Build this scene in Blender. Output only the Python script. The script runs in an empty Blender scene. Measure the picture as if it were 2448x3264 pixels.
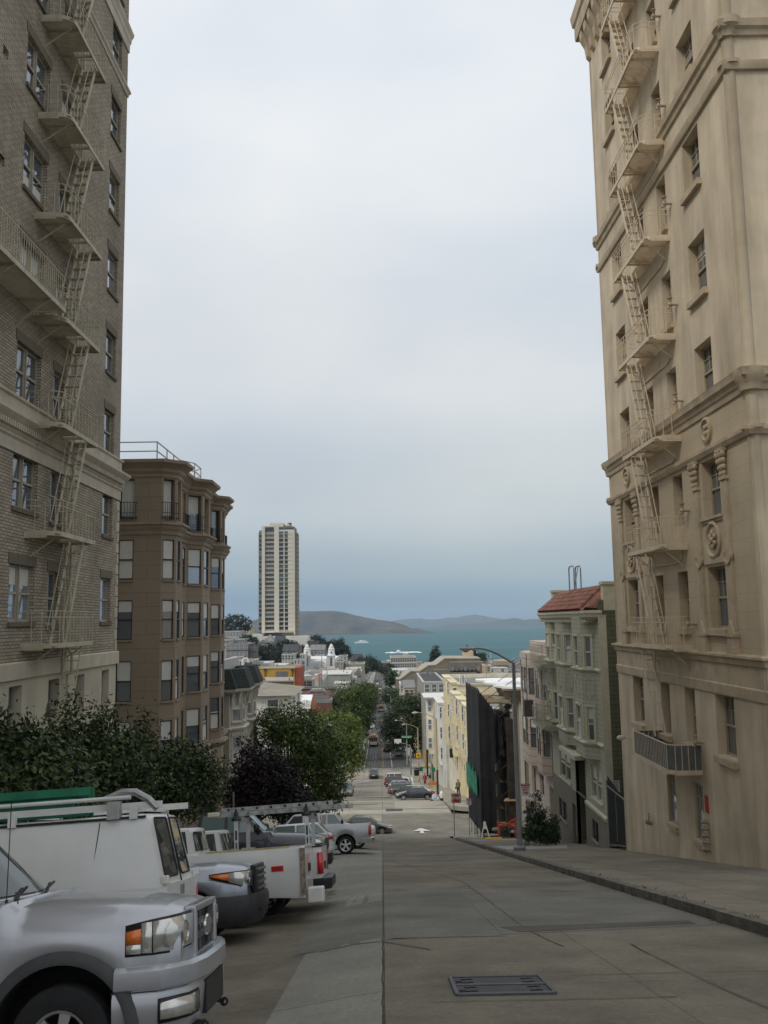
import bpy, math, random
from math import sin, cos, pi, radians as R
from mathutils import Vector, Matrix
random.seed(11)
S = bpy.context.scene
# ------------------------------------------------------------------ camera
EYE = Vector((0, 0, 1.6)); FPX = 2822.0; CXP, CYP = 1224.0, 1632.0
PITCH, ROLL, YAW = R(7.0), R(0.95), R(-0.398)
_M = Matrix.Rotation(YAW, 3, 'Z') @ Matrix.Rotation(PITCH, 3, 'X')
_r, _f, _u = _M.col[0].copy(), _M.col[1].copy(), _M.col[2].copy()
RIGHT = _r * cos(ROLL) - _u * sin(ROLL); UP = _r * sin(ROLL) + _u * cos(ROLL); FWD = _f
cam = bpy.data.objects.new('camera', bpy.data.cameras.new('camera')); S.collection.objects.link(cam)
cam.matrix_world = Matrix((( RIGHT.x, UP.x, -FWD.x, EYE.x), (RIGHT.y, UP.y, -FWD.y, EYE.y), (RIGHT.z, UP.z, -FWD.z, EYE.z), (0, 0, 0, 1)))
cam.data.sensor_fit = 'VERTICAL'; cam.data.sensor_height = 36; cam.data.lens = FPX / 3264 * 36
cam.data.clip_start = 0.1; cam.data.clip_end = 60000
S.camera = cam
S.render.resolution_x, S.render.resolution_y = 768, 1024
# ------------------------------------------------------------------ world + sun
SUN_EL, SUN_AZ = R(47), R(232)
W = bpy.data.worlds.new("World"); S.world = W; W.use_nodes = True
nt = W.node_tree; nt.nodes.clear()
def wn(t, **k):
 n = nt.nodes.new(t)
 for a, b in k.items(): setattr(n, a, b)
 return n
sky = wn('ShaderNodeTexSky', sky_type='NISHITA', sun_disc=False, sun_elevation=SUN_EL, sun_rotation=SUN_AZ, air_density=1.0, dust_density=2.0)
bg1 = wn('ShaderNodeBackground'); bg1.inputs[1].default_value = 0.08
bg2 = wn('ShaderNodeBackground'); bg2.inputs[1].default_value = 1.0
mixs = wn('ShaderNodeMixShader'); out = wn('ShaderNodeOutputWorld')
tc = wn('ShaderNodeTexCoord'); sep = wn('ShaderNodeSeparateXYZ')
nt.links.new(tc.outputs['Generated'], sep.inputs[0])
ramp = wn('ShaderNodeValToRGB'); cr = ramp.color_ramp; cr.interpolation = 'EASE'
# base tone of the cloud sheet by elevation (sin of elevation)
stops = [(0.0, (.33, .47, .58)), (0.022, (.31, .42, .50)), (0.06, (.42, .50, .545)), (0.13, (.60, .645, .655)), (0.27, (.72, .75, .765)), (0.55, (.87, .895, .91)), (1.0, (.90, .90, .89))]
while len(cr.elements) < len(stops): cr.elements.new(0.5)
for e, (p, c) in zip(cr.elements, stops): e.position = p; e.color = (*c, 1)
nt.links.new(sep.outputs[2], ramp.inputs[0])
mp = wn('ShaderNodeMapping'); mp.inputs['Scale'].default_value = (1.0, 1.0, 2.2); mp.inputs['Location'].default_value = (3.1, 0.4, 0.9)
nt.links.new(tc.outputs['Generated'], mp.inputs[0])
nz = wn('ShaderNodeTexNoise'); nz.inputs['Scale'].default_value = 2.9; nz.inputs['Detail'].default_value = 5; nz.inputs['Roughness'].default_value = .46
nt.links.new(mp.outputs[0], nz.inputs['Vector'])
cr2 = wn('ShaderNodeValToRGB'); e = cr2.color_ramp.elements
e[0].position, e[0].color = .28, (.80, .845, .92, 1); e[1].position, e[1].color = .68, (1.0, 1.0, 1.0, 1)
nt.links.new(nz.outputs['Fac'], cr2.inputs[0])
mul = wn('ShaderNodeMix', data_type='RGBA', blend_type='MULTIPLY'); mul.inputs[0].default_value = 1.0
nt.links.new(ramp.outputs[0], mul.inputs[6]); nt.links.new(cr2.outputs[0], mul.inputs[7])
nt.links.new(mul.outputs[2], bg2.inputs[0]); nt.links.new(sky.outputs[0], bg1.inputs[0])
mixs.inputs[0].default_value = .93
nt.links.new(bg1.outputs[0], mixs.inputs[1]); nt.links.new(bg2.outputs[0], mixs.inputs[2]); nt.links.new(mixs.outputs[0], out.inputs[0])
sl = bpy.data.lights.new('sun', 'SUN'); sl.energy = 1.5; sl.angle = R(14); sl.color = (1.0, .95, .86)
so = bpy.data.objects.new('sun', sl); S.collection.objects.link(so)
d = Vector((-sin(SUN_AZ) * cos(SUN_EL), -cos(SUN_AZ) * cos(SUN_EL), -sin(SUN_EL)))
so.rotation_euler = d.to_track_quat('-Z', 'Y').to_euler(); so.location = (-60, -60, 80)
S.view_settings.view_transform = 'Standard'; S.view_settings.look = 'None'; S.view_settings.exposure = 0.1; S.view_settings.gamma = 1.0
S.render.engine = 'CYCLES'; S.cycles.max_bounces = 6; S.cycles.diffuse_bounces = 3; S.cycles.glossy_bounces = 3; S.cycles.transmission_bounces = 4
S.cycles.volume_bounces = 0; S.cycles.use_denoising = True
# ------------------------------------------------------------------ pixel -> world (photo pixels, 2448 x 3264)
def ray(px, py): return RIGHT * ((px - CXP) / FPX) - UP * ((py - CYP) / FPX) + FWD
def at(px, py, Y=None, X=None, Z=None):
 v = ray(px, py)
 t = (Y - EYE.y) / v.y if Y is not None else ((X - EYE.x) / v.x if X is not None else (Z - EYE.z) / v.z)
 return EYE + v * t
# ------------------------------------------------------------------ street profile
PROF = [(-40, 8.52), (0, 0), (64, -13.63), (68, -14.42), (71, -15.0), (74, -15.42), (78, -15.75), (86, -16.2), (92, -16.8), (102, -18.25), (121, -21.4), (148, -25.05), (158, -25.7), (170, -25.95), (181, -26.4),
  (200, -28.1), (215, -29.0), (235, -29.9), (300, -32.9), (388, -37.1), (460, -39.2), (565, -43.2), (752, -48.6), (1000, -57.5), (1350, -68), (1600, -76), (1720, -79), (3000, -84)]
def prof(Y):
 for (a, za), (b, zb) in zip(PROF, PROF[1:]):
  if Y <= b: return za + (zb - za) * (Y - a) / (b - a)
 return PROF[-1][1]
def sstep(a, b, x):
 t = max(0, min(1, (x - a) / (b - a))); return t * t * (3 - 2 * t)
def road_z(X, Y):
 z = prof(Y)
 c = -.22 * (1 - sstep(15, 40, Y)) + .22 * sstep(30, 62, Y)
 c *= 1 - sstep(60, 71, Y)
 return z + c * sstep(.3, -1.6, X) + min(0, X + 1.5) * .05 * (1 - sstep(45, 66, Y))
def hill(X, Y):
 h = 44 * math.exp(-((X + 112) / 62) ** 2 - ((Y - 640) / 230) ** 2)
 return h * sstep(9, 26, -X) if X < 0 else 0
# ------------------------------------------------------------------ objects
COL = S.collection
OFF = {}
def thing(name, label, cat, loc=(0, 0, 0), group=None, rot=None, scale=None):
 o = bpy.data.objects.new(name, None); COL.objects.link(o); o.empty_display_size = .3
 o.location = loc; o['label'] = label; o['category'] = cat
 if group: o['group'] = group
 if rot is not None: o.rotation_euler = rot
 if scale: o.scale = (scale,) * 3
 OFF[o.name] = Vector(loc)
 return o
def tag(o, label, cat, group=None):
 o['label'] = label; o['category'] = cat
 if group: o['group'] = group
 return o
def root_of(o):
 while o.parent: o = o.parent
 return o
class MB:
 def __init__(s): s.v = []; s.f = []; s.mi = []; s.m = 0
 def _add(s, vs, fs):
  b = len(s.v); s.v += [tuple(p) for p in vs]
  for f in fs: s.f.append([b + i for i in f]); s.mi.append(s.m)
 def box(s, x0, x1, y0, y1, z0, z1):
  s._add([(x0, y0, z0), (x1, y0, z0), (x1, y1, z0), (x0, y1, z0), (x0, y0, z1), (x1, y0, z1), (x1, y1, z1), (x0, y1, z1)],
               [(0, 3, 2, 1), (4, 5, 6, 7), (0, 1, 5, 4), (1, 2, 6, 5), (2, 3, 7, 6), (3, 0, 4, 7)]); return s
 def obox(s, c, ax, ay, az, hx, hy, hz):
  c, ax, ay, az = map(Vector, (c, ax, ay, az)); P = []
  for k in (-1, 1):
   for (i, j) in ((-1, -1), (1, -1), (1, 1), (-1, 1)): P.append(c + ax * hx * i + ay * hy * j + az * hz * k)
  s._add(P, [(0, 3, 2, 1), (4, 5, 6, 7), (0, 1, 5, 4), (1, 2, 6, 5), (2, 3, 7, 6), (3, 0, 4, 7)]); return s
 def bar(s, a, b, w, h=None):
  a, b = Vector(a), Vector(b); h = h or w; d = b - a; L = d.length
  if L < 1e-6: return s
  d /= L; r = d.cross(Vector((0, 0, 1)))
  if r.length < 1e-3: r = Vector((1, 0, 0))
  r.normalize(); q = r.cross(d)
  return s.obox((a + b) / 2, r, d, q, w / 2, L / 2, h / 2)
 def poly(s, pts): s._add(pts, [tuple(range(len(pts)))]); return s
 def prism(s, base, vec):
  n = len(base); vec = Vector(vec); P = [Vector(p) for p in base]; Q = [p + vec for p in P]
  s._add(P + Q, [tuple(range(n - 1, -1, -1)), tuple(range(n, 2 * n))] + [(i, (i + 1) % n, n + (i + 1) % n, n + i) for i in range(n)]); return s
 def loft(s, rings, close=True, caps=True):
  n = len(rings[0]); vs = [p for r in rings for p in r]; fs = []
  for k in range(len(rings) - 1):
   for i in range(n if close else n - 1):
    j = (i + 1) % n; fs.append((k * n + i, k * n + j, (k + 1) * n + j, (k + 1) * n + i))
  if caps: fs.append(tuple(range(n - 1, -1, -1))); fs.append(tuple((len(rings) - 1) * n + i for i in range(n)))
  s._add(vs, fs); return s
 def tube(s, pts, r, n=8, caps=True, r2=None):
  P = [Vector(p) for p in pts]; rings = []; prev = None
  for i, p in enumerate(P):
   t = (P[min(i + 1, len(P) - 1)] - P[max(i - 1, 0)]).normalized()
   a = prev if prev is not None else (Vector((0, 0, 1)) if abs(t.z) < .9 else Vector((1, 0, 0)))
   x = (a - t * a.dot(t)).normalized(); y = t.cross(x); prev = x
   rr = r if r2 is None else r + (r2 - r) * i / (len(P) - 1)
   rings.append([p + (x * cos(2 * pi * k / n) + y * sin(2 * pi * k / n)) * rr for k in range(n)])
  return s.loft(rings, True, caps)
 def lathe(s, prof_, c=(0, 0, 0), axis='Z', n=24, a0=0, a1=2 * pi):
  c = Vector(c); full = abs(a1 - a0 - 2 * pi) < 1e-6; N = n if full else n + 1; rings = []
  for k in range(N):
   a = a0 + (a1 - a0) * k / n; ring = []
   for r, h in prof_:
    if axis == 'Z': ring.append(c + Vector((r * cos(a), r * sin(a), h)))
    elif axis == 'Y': ring.append(c + Vector((r * cos(a), h, r * sin(a))))
    else: ring.append(c + Vector((h, r * cos(a), r * sin(a))))
   rings.append(ring)
  m = len(prof_); vs = [p for r in rings for p in r]; fs = []
  for k in range(N if full else N - 1):
   q = (k + 1) % N
   for i in range(m - 1): fs.append((k * m + i, q * m + i, q * m + i + 1, k * m + i + 1))
  s._add(vs, fs); return s
 def sphere(s, c, r, n=12, m=8, sx=1, sy=1, sz=1):
  c = Vector(c); rings = []
  for i in range(1, m):
   a = pi * i / m
   rings.append([c + Vector((r * sx * sin(a) * cos(2 * pi * k / n), r * sy * sin(a) * sin(2 * pi * k / n), r * sz * cos(a))) for k in range(n)])
  return s.loft(rings, True, True)
 def build(s, name, mat, parent=None, world=True, smooth=None, bevel=None):
  me = bpy.data.meshes.new(name)
  vs = s.v
  if parent is not None and world:
   o = OFF[root_of(parent).name]; vs = [(p[0] - o.x, p[1] - o.y, p[2] - o.z) for p in vs]
  me.from_pydata(vs, [], s.f)
  mats = mat if isinstance(mat, (list, tuple)) else [mat]
  for m in mats: me.materials.append(m)
  if len(mats) > 1: me.polygons.foreach_set('material_index', s.mi)
  me.update()
  ob = bpy.data.objects.new(name, me); COL.objects.link(ob)
  if parent is not None: ob.parent = parent
  if bevel:
   b = ob.modifiers.new('edge', 'BEVEL'); b.width = bevel; b.segments = 2; b.limit_method = 'ANGLE'; b.angle_limit = R(35)
  if smooth is not None:
   me.polygons.foreach_set('use_smooth', [True] * len(me.polygons))
   me.set_sharp_from_angle(angle=R(smooth))
  return ob
def single(name, mb, mat, label, cat, loc=(0, 0, 0), group=None, smooth=None, bevel=None):
 o = mb.build(name, mat, None, smooth=smooth, bevel=bevel); loc = Vector(loc)
 if loc.length:
  for v in o.data.vertices: v.co -= loc
  o.location = loc
 return tag(o, label, cat, group)
def struct(name, mb, mat, kind='structure', smooth=None):
 o = mb.build(name, mat, None, smooth=smooth); o['kind'] = kind; return o
def copy_tree(o, parent=None):
 c = o.copy(); COL.objects.link(c); c.parent = parent
 for ch in list(o.children): copy_tree(ch, c)
 return c
# ------------------------------------------------------------------ materials
def newmat(name):
 m = bpy.data.materials.new(name); m.use_nodes = True
 return m, m.node_tree, m.node_tree.nodes['Principled BSDF']
def N(t, ty, **k):
 n = t.nodes.new(ty)
 for a, b in k.items(): setattr(n, a, b)
 return n
MATS = {}
def mat(name, c, rough=.7, var=.12, scale=2.0, metal=0.0, spec=.4, bump=0.0, bscale=40, coat=0.0, streak=False, var2=None):
 """painted / plain surface with two octaves of mottling; streak stretches the mottling down the wall"""
 if name in MATS: return MATS[name]
 m, t, b = newmat(name); b.inputs['Roughness'].default_value = rough; b.inputs['Metallic'].default_value = metal
 b.inputs['Specular IOR Level'].default_value = spec; b.inputs['Coat Weight'].default_value = coat; b.inputs['Coat Roughness'].default_value = .06
 if var > 0:
  co = N(t, 'ShaderNodeTexCoord'); n = N(t, 'ShaderNodeTexNoise'); n.inputs['Scale'].default_value = scale; n.inputs['Detail'].default_value = 6; n.inputs['Roughness'].default_value = .62
  src = co.outputs['Object']
  if streak:
   mp = N(t, 'ShaderNodeMapping'); mp.inputs['Scale'].default_value = (1, 1, .22); t.links.new(src, mp.inputs[0]); src = mp.outputs[0]
  t.links.new(src, n.inputs['Vector'])
  r = N(t, 'ShaderNodeValToRGB'); e = r.color_ramp.elements
  lo = var2 or tuple(x * (1 - var * 1.3) for x in c); hi = tuple(min(1, x * (1 + var)) for x in c)
  e[0].position, e[1].position = .3, .7; e[0].color = (*lo, 1); e[1].color = (*hi, 1)
  t.links.new(n.outputs['Fac'], r.inputs[0]); cout = r.outputs[0]
  if streak:
   for sc, lo_, hi_ in (((4, 4, .22), .95, 1.02), ((.35, .35, .45), .82, 1.10)):
    m2 = N(t, 'ShaderNodeMapping'); m2.inputs['Scale'].default_value = sc; t.links.new(co.outputs['Object'], m2.inputs[0])
    n3 = N(t, 'ShaderNodeTexNoise'); n3.inputs['Scale'].default_value = 1; n3.inputs['Detail'].default_value = 5; n3.inputs['Roughness'].default_value = .6; t.links.new(m2.outputs[0], n3.inputs['Vector'])
    q = N(t, 'ShaderNodeMapRange'); q.inputs[1].default_value = .3; q.inputs[2].default_value = .6; q.inputs[3].default_value = lo_; q.inputs[4].default_value = hi_; t.links.new(n3.outputs['Fac'], q.inputs[0])
    mx = N(t, 'ShaderNodeMix', data_type='RGBA', blend_type='MULTIPLY'); mx.inputs[0].default_value = 1; t.links.new(cout, mx.inputs[6]); t.links.new(q.outputs[0], mx.inputs[7]); cout = mx.outputs[2]
  t.links.new(cout, b.inputs['Base Color'])
  if bump:
   n2 = N(t, 'ShaderNodeTexNoise'); n2.inputs['Scale'].default_value = bscale; n2.inputs['Detail'].default_value = 3; t.links.new(co.outputs['Object'], n2.inputs['Vector'])
   bp = N(t, 'ShaderNodeBump'); bp.inputs['Strength'].default_value = bump; bp.inputs['Distance'].default_value = .02
   t.links.new(n2.outputs['Fac'], bp.inputs['Height']); t.links.new(bp.outputs[0], b.inputs['Normal'])
 else: b.inputs['Base Color'].default_value = (*c, 1)
 MATS[name] = m; return m
def wallmap(t, kx=1.0, ky=1.0):
 co = N(t, 'ShaderNodeTexCoord'); sp = N(t, 'ShaderNodeSeparateXYZ'); ad = N(t, 'ShaderNodeMath', operation='ADD'); cb = N(t, 'ShaderNodeCombineXYZ')
 t.links.new(co.outputs['Object'], sp.inputs[0]); t.links.new(sp.outputs[0], ad.inputs[0]); t.links.new(sp.outputs[1], ad.inputs[1])
 t.links.new(ad.outputs[0], cb.inputs[0]); t.links.new(sp.outputs[2], cb.inputs[1])
 return co, cb.outputs[0]
def brick(name, c1, c2, mortar, bw, bh, ms, bump=.4, offset=.5, stain=.25, rough=.85, sscale=.35):
 m, t, b = newmat(name); b.inputs['Roughness'].default_value = rough; b.inputs['Specular IOR Level'].default_value = .25
 co, v = wallmap(t); br = N(t, 'ShaderNodeTexBrick', offset=offset); br.inputs['Scale'].default_value = 1
 br.inputs['Brick Width'].default_value = bw; br.inputs['Row Height'].default_value = bh; br.inputs['Mortar Size'].default_value = ms; br.inputs['Mortar Smooth'].default_value = .2; br.inputs['Bias'].default_value = 0
 br.inputs['Color1'].default_value = (*c1, 1); br.inputs['Color2'].default_value = (*c2, 1); br.inputs['Mortar'].default_value = (*mortar, 1)
 t.links.new(v, br.inputs['Vector'])
 n = N(t, 'ShaderNodeTexNoise'); n.inputs['Scale'].default_value = sscale; n.inputs['Detail'].default_value = 7; n.inputs['Roughness'].default_value = .65; t.links.new(co.outputs['Object'], n.inputs['Vector'])
 r = N(t, 'ShaderNodeMapRange'); r.inputs[1].default_value = .3; r.inputs[2].default_value = .7; r.inputs[3].default_value = 1 - stain; r.inputs[4].default_value = 1 + stain * .5
 t.links.new(n.outputs['Fac'], r.inputs[0])
 mx = N(t, 'ShaderNodeMix', data_type='RGBA', blend_type='MULTIPLY'); mx.inputs[0].default_value = 1
 t.links.new(br.outputs['Color'], mx.inputs[6]); t.links.new(r.outputs[0], mx.inputs[7]); t.links.new(mx.outputs[2], b.inputs['Base Color'])
 if bump:
  bp = N(t, 'ShaderNodeBump'); bp.inputs['Strength'].default_value = bump; bp.inputs['Distance'].default_value = .012; bp.invert = True
  t.links.new(br.outputs['Fac'], bp.inputs['Height']); t.links.new(bp.outputs[0], b.inputs['Normal'])
 MATS[name] = m; return m
def leafmat(name, dark, light, rough=.55):
 m, t, b = newmat(name); b.inputs['Roughness'].default_value = rough; b.inputs['Specular IOR Level'].default_value = .3
 g = N(t, 'ShaderNodeNewGeometry'); r = N(t, 'ShaderNodeValToRGB'); e = r.color_ramp.elements
 e[0].color = (*dark, 1); e[1].color = (*light, 1); e[0].position = .15; e[1].position = .95
 t.links.new(g.outputs['Random Per Island'], r.inputs[0]); t.links.new(r.outputs[0], b.inputs['Base Color'])
 b.inputs['Transmission Weight'].default_value = 0
 MATS[name] = m; return m
def glass(name, c, rough=.04, spec=.9, metal=0):
 m, t, b = newmat(name); b.inputs['Base Color'].default_value = (*c, 1); b.inputs['Roughness'].default_value = rough; b.inputs['Specular IOR Level'].default_value = spec; b.inputs['Metallic'].default_value = metal
 co = N(t, 'ShaderNodeTexCoord'); n = N(t, 'ShaderNodeTexNoise'); n.inputs['Scale'].default_value = 1.3; n.inputs['Detail'].default_value = 2; t.links.new(co.outputs['Object'], n.inputs['Vector'])
 bp = N(t, 'ShaderNodeBump'); bp.inputs['Strength'].default_value = .04; bp.inputs['Distance'].default_value = .05; t.links.new(n.outputs['Fac'], bp.inputs['Height']); t.links.new(bp.outputs[0], b.inputs['Normal'])
 MATS[name] = m; return m
M_pane = glass('window_glass', (.20, .225, .26), .05, 1.0, .55)
M_pane2 = glass('window_glass_pale', (.42, .45, .50), .06, 1.0, .6)
M_blind = mat('blind', (.62, .62, .58), .7, .06, 6)
M_blinddk = mat('shade_dark', (.16, .16, .15), .7, .1, 6)
M_carglass = glass('car_glass', (.028, .04, .038), .03, 1.0)
M_carglass_pale = glass('car_glass_pale', (.10, .15, .14), .03, 1.0)
M_black = mat('black_plastic', (.018, .018, .02), .45, .2, 8)
M_tyre = mat('tyre_rubber', (.02, .02, .021), .85, .25, 10)
M_rim = mat('alloy', (.52, .53, .55), .3, .08, 8, metal=.85)
M_chrome = mat('chrome', (.72, .73, .75), .12, .03, 4, metal=1)
M_dark = mat('dark_void', (.012, .012, .013), .9, .1, 3)
M_head = mat('lamp_clear', (.62, .62, .58), .12, .15, 9, metal=.55, coat=.8)
M_amber = mat('lamp_amber', (.72, .17, .03), .25, .1, 20, coat=.6)
M_red = mat('lamp_red', (.55, .02, .025), .22, .15, 15, coat=.7)
M_white = mat('white_paint', (.78, .78, .75), .5, .05, 3)
M_steel = mat('galvanised_steel', (.30, .31, .31), .5, .15, 3, metal=.6)
M_polegrey = mat('pole_grey', (.22, .23, .24), .5, .12, 2)
# ================================================================== THE SETTING
def concrete(name, c, bw, bl, joint, jw=.012, stain=.35, rough=.9, dark=(.03, .03, .028), sscale=.5, fine=18, offset=0.0):
 """slabs with dark joints, oil-dark mottling and fine grain, laid out in ground x / y"""
 m, t, b = newmat(name); b.inputs['Roughness'].default_value = rough; b.inputs['Specular IOR Level'].default_value = .25
 co = N(t, 'ShaderNodeTexCoord'); br = N(t, 'ShaderNodeTexBrick', offset=offset); br.inputs['Scale'].default_value = 1
 wv = N(t, 'ShaderNodeTexNoise'); wv.inputs['Scale'].default_value = 1.7; wv.inputs['Detail'].default_value = 3; t.links.new(co.outputs['Object'], wv.inputs['Vector'])
 dm = N(t, 'ShaderNodeVectorMath', operation='MULTIPLY_ADD'); dm.inputs[1].default_value = (.05, .05, .05); t.links.new(wv.outputs['Color'], dm.inputs[0]); t.links.new(co.outputs['Object'], dm.inputs[2])
 br.inputs['Brick Width'].default_value = bw; br.inputs['Row Height'].default_value = bl; br.inputs['Mortar Size'].default_value = jw; br.inputs['Mortar Smooth'].default_value = .4; br.inputs['Bias'].default_value = 0
 c1 = tuple(x * .93 for x in c); c2 = tuple(x * 1.06 for x in c)
 br.inputs['Color1'].default_value = (*c1, 1); br.inputs['Color2'].default_value = (*c2, 1); br.inputs['Mortar'].default_value = (*joint, 1)
 t.links.new(dm.outputs[0], br.inputs['Vector'])
 prev = br.outputs['Color']
 for sc, lo, hi, det in ((sscale, 1 - stain, 1 + stain * .45, 7), (fine, .80, 1.16, 4), (90, .86, 1.12, 2)):
  n = N(t, 'ShaderNodeTexNoise'); n.inputs['Scale'].default_value = sc; n.inputs['Detail'].default_value = det; n.inputs['Roughness'].default_value = .66; t.links.new(co.outputs['Object'], n.inputs['Vector'])
  r = N(t, 'ShaderNodeMapRange'); r.inputs[1].default_value = .28; r.inputs[2].default_value = .72; r.inputs[3].default_value = lo; r.inputs[4].default_value = hi; t.links.new(n.outputs['Fac'], r.inputs[0])
  mx = N(t, 'ShaderNodeMix', data_type='RGBA', blend_type='MULTIPLY'); mx.inputs[0].default_value = 1
  t.links.new(prev, mx.inputs[6]); t.links.new(r.outputs[0], mx.inputs[7]); prev = mx.outputs[2]
 t.links.new(prev, b.inputs['Base Color']); MATS[name] = m; return m
M_road = concrete('street_concrete', (.212, .190, .148), 2.5, 4.6, (.14, .125, .10), .012, .50)
M_road2 = concrete('street_concrete_far', (.31, .285, .235), 3.2, 5.5, (.12, .115, .10), .03, .35, sscale=.25)  # lighter far concrete, brightened further: sunlight on that block put into the colour
M_patch_l = concrete('concrete_patch_pale', (.275, .265, .23), 9, 9, (.06, .06, .055), .01, .28)
M_patch_g = concrete('concrete_patch_grey', (.20, .193, .168), 9, 9, (.05, .05, .05), .01, .40)
M_patch_d = concrete('concrete_patch_dark', (.125, .115, .095), 9, 9, (.05, .05, .05), .01, .40)
M_patch_f = concrete('concrete_patch_sunlit_tone', (.38, .36, .30), 9, 9, (.1, .1, .09), .01, .25)  # pale patches: the far block's sunlight is put into this colour
M_walk = concrete('sidewalk_concrete', (.235, .21, .165), 1.25, 1.25, (.075, .07, .06), .012, .40)
M_cross = concrete('crossing_concrete', (.215, .20, .165), 4.0, 4.0, (.13, .12, .10), .012, .4)
M_walk2 = concrete('sidewalk_concrete_far', (.35, .33, .275), 1.4, 1.4, (.14, .13, .12), .02, .3)  # far pavement, its sunlit tone put into the colour
M_walk_new = concrete('sidewalk_new', (.36, .36, .34), 1.6, 1.6, (.16, .16, .15), .012, .18)
M_kerb = mat('kerb_stone', (.15, .138, .115), .9, .35, 3.5, bump=.5, bscale=30)
M_asph = concrete('asphalt', (.085, .085, .082), 60, 60, (.07, .07, .07), .01, .35)
M_ground = mat('earth', (.085, .08, .065), .95, .35, .05)
M_mark = mat('road_paint', (.62, .62, .58), .7, .22, 5)
M_yellow = mat('road_paint_yellow', (.42, .31, .09), .7, .25, 5)
M_crack = mat('tar_line', (.06, .055, .046), .95, .3, 6)
M_rail = mat('rail_steel', (.17, .17, .18), .5, .2, 4, metal=.3)
def strip(xs, ys, zf, mb=None):
 mb = mb or MB(); n = len(xs)
 vs = [(x, y, zf(x, y)) for y in ys for x in xs]
 mb._add(vs, [(j * n + i, j * n + i + 1, (j + 1) * n + i + 1, (j + 1) * n + i) for j in range(len(ys) - 1) for i in range(n - 1)]); return mb
def fr(a, b, n): return [a + (b - a) * i / n for i in range(n + 1)]
KERB_R, LINE_R, KERB_L, LINE_L = 5.0, 9.7, -6.7, -9.8
XS1 = [KERB_L, -5, -4, -3, -2, -1.5, -1, -.5, 0, .5, 2, 3.5, KERB_R]
struct('road', strip(XS1, fr(-12, 70, 82), road_z), M_road, smooth=30)
XS2 = [-6.6, -4, -2, 0, 2, 4, 6.4]
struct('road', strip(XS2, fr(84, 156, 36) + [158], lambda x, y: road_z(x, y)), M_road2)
struct('road', strip(XS2, [170, 176, 181, 190, 200, 215, 225, 235, 260, 280, 300, 340, 388, 430, 460, 520, 565, 650, 752, 860, 1000, 1200, 1350, 1500, 1600], lambda x, y: prof(y)), M_asph)
# cross streets
def cross_z(Y0):
 def f(x, y):
  z = road_z(max(-6.6, min(6.4, x)), y)
  if x < -6.6: z += (-6.6 - x) * .075
  if x > 6.4: z -= (x - 6.4) * .03
  return z
 return f
clay = cross_z(0)
struct('cross_street', strip([-90, -60, -30, -15, -6.6, -4, -2, 0, 2, 4, 6.4, 15, 40, 90], [70, 71, 74, 78, 82, 84], clay), M_cross)
struct('cross_street', strip([-80, -40, -15, -6.6, 0, 6.4, 15, 40, 80], [158, 162, 166, 170], lambda x, y: prof(y) + max(0, -6.6 - x) * .07), M_road2)
# pavements
def slab(xs, ys, zf, name, m, t=.15):
 mb = strip(xs, ys, lambda x, y: zf(x, y) + t)
 for x in (xs[0], xs[-1]): mb._add([(x, y, zf(x, y) + (t if k else -.3)) for y in ys for k in (0, 1)], [(2 * i, 2 * i + 1, 2 * i + 3, 2 * i + 2) for i in range(len(ys) - 1)])
 for y in (ys[0], ys[-1]): mb._add([(xs[0], y, zf(xs[0], y) - .3), (xs[-1], y, zf(xs[-1], y) - .3), (xs[-1], y, zf(xs[-1], y) + t), (xs[0], y, zf(xs[0], y) + t)], [(0, 1, 2, 3)])
 return struct(name, mb, m)
pz = lambda x, y: prof(y)
slab([5.22, 6.5, 8, LINE_R + .2, 14], fr(-12, 64, 38), pz, 'sidewalk', M_walk)
slab([-16, -11, LINE_L - .2, -8, KERB_L - .2], fr(-12, 64, 38), lambda x, y: road_z(x, y), 'sidewalk', M_walk)
def corner(cx, cy, r, a0, a1, outer, name, m, zf, t=.15):
 arc = [(cx + r * cos(a0 + (a1 - a0) * k / 10), cy + r * sin(a0 + (a1 - a0) * k / 10)) for k in range(11)]
 P = arc + outer; mb = MB(); mb.poly([(x, y, zf(x, y) + t) for x, y in P])
 for (x, y), (x2, y2) in zip(P, P[1:] + P[:1]): mb.poly([(x, y, zf(x, y) - .25), (x2, y2, zf(x2, y2) - .25), (x2, y2, zf(x2, y2) + t), (x, y, zf(x, y) + t)])
 return struct(name, mb, m)
corner(9.2, 65.4, 4.2, pi, pi / 2, [(30, 69.6), (30, 64.01), (5.0, 64.01)], 'sidewalk', M_walk2, lambda x, y: prof(min(y, 70)) , .13)
corner(10.6, 90.6, 4.2, pi * 1.5, pi, [(6.4, 95), (30, 95), (30, 86.4)], 'sidewalk', M_walk2, lambda x, y: prof(y) - max(0, x - 9) * .02)
corner(-10.8, 90.6, 4.2, pi * 1.5, 2 * pi, [(-6.6, 95), (-30, 95), (-30, 86.4)], 'sidewalk', M_walk2, lambda x, y: clay(x, y))
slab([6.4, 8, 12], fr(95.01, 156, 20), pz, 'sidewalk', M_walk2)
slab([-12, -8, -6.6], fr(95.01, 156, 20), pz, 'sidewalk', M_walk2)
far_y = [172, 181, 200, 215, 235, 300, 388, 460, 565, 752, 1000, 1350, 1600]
slab([5.6, 8, 11.5], far_y, pz, 'sidewalk', M_walk2); slab([-11.5, -8, -5.9], far_y, pz, 'sidewalk', M_walk2)
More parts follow.
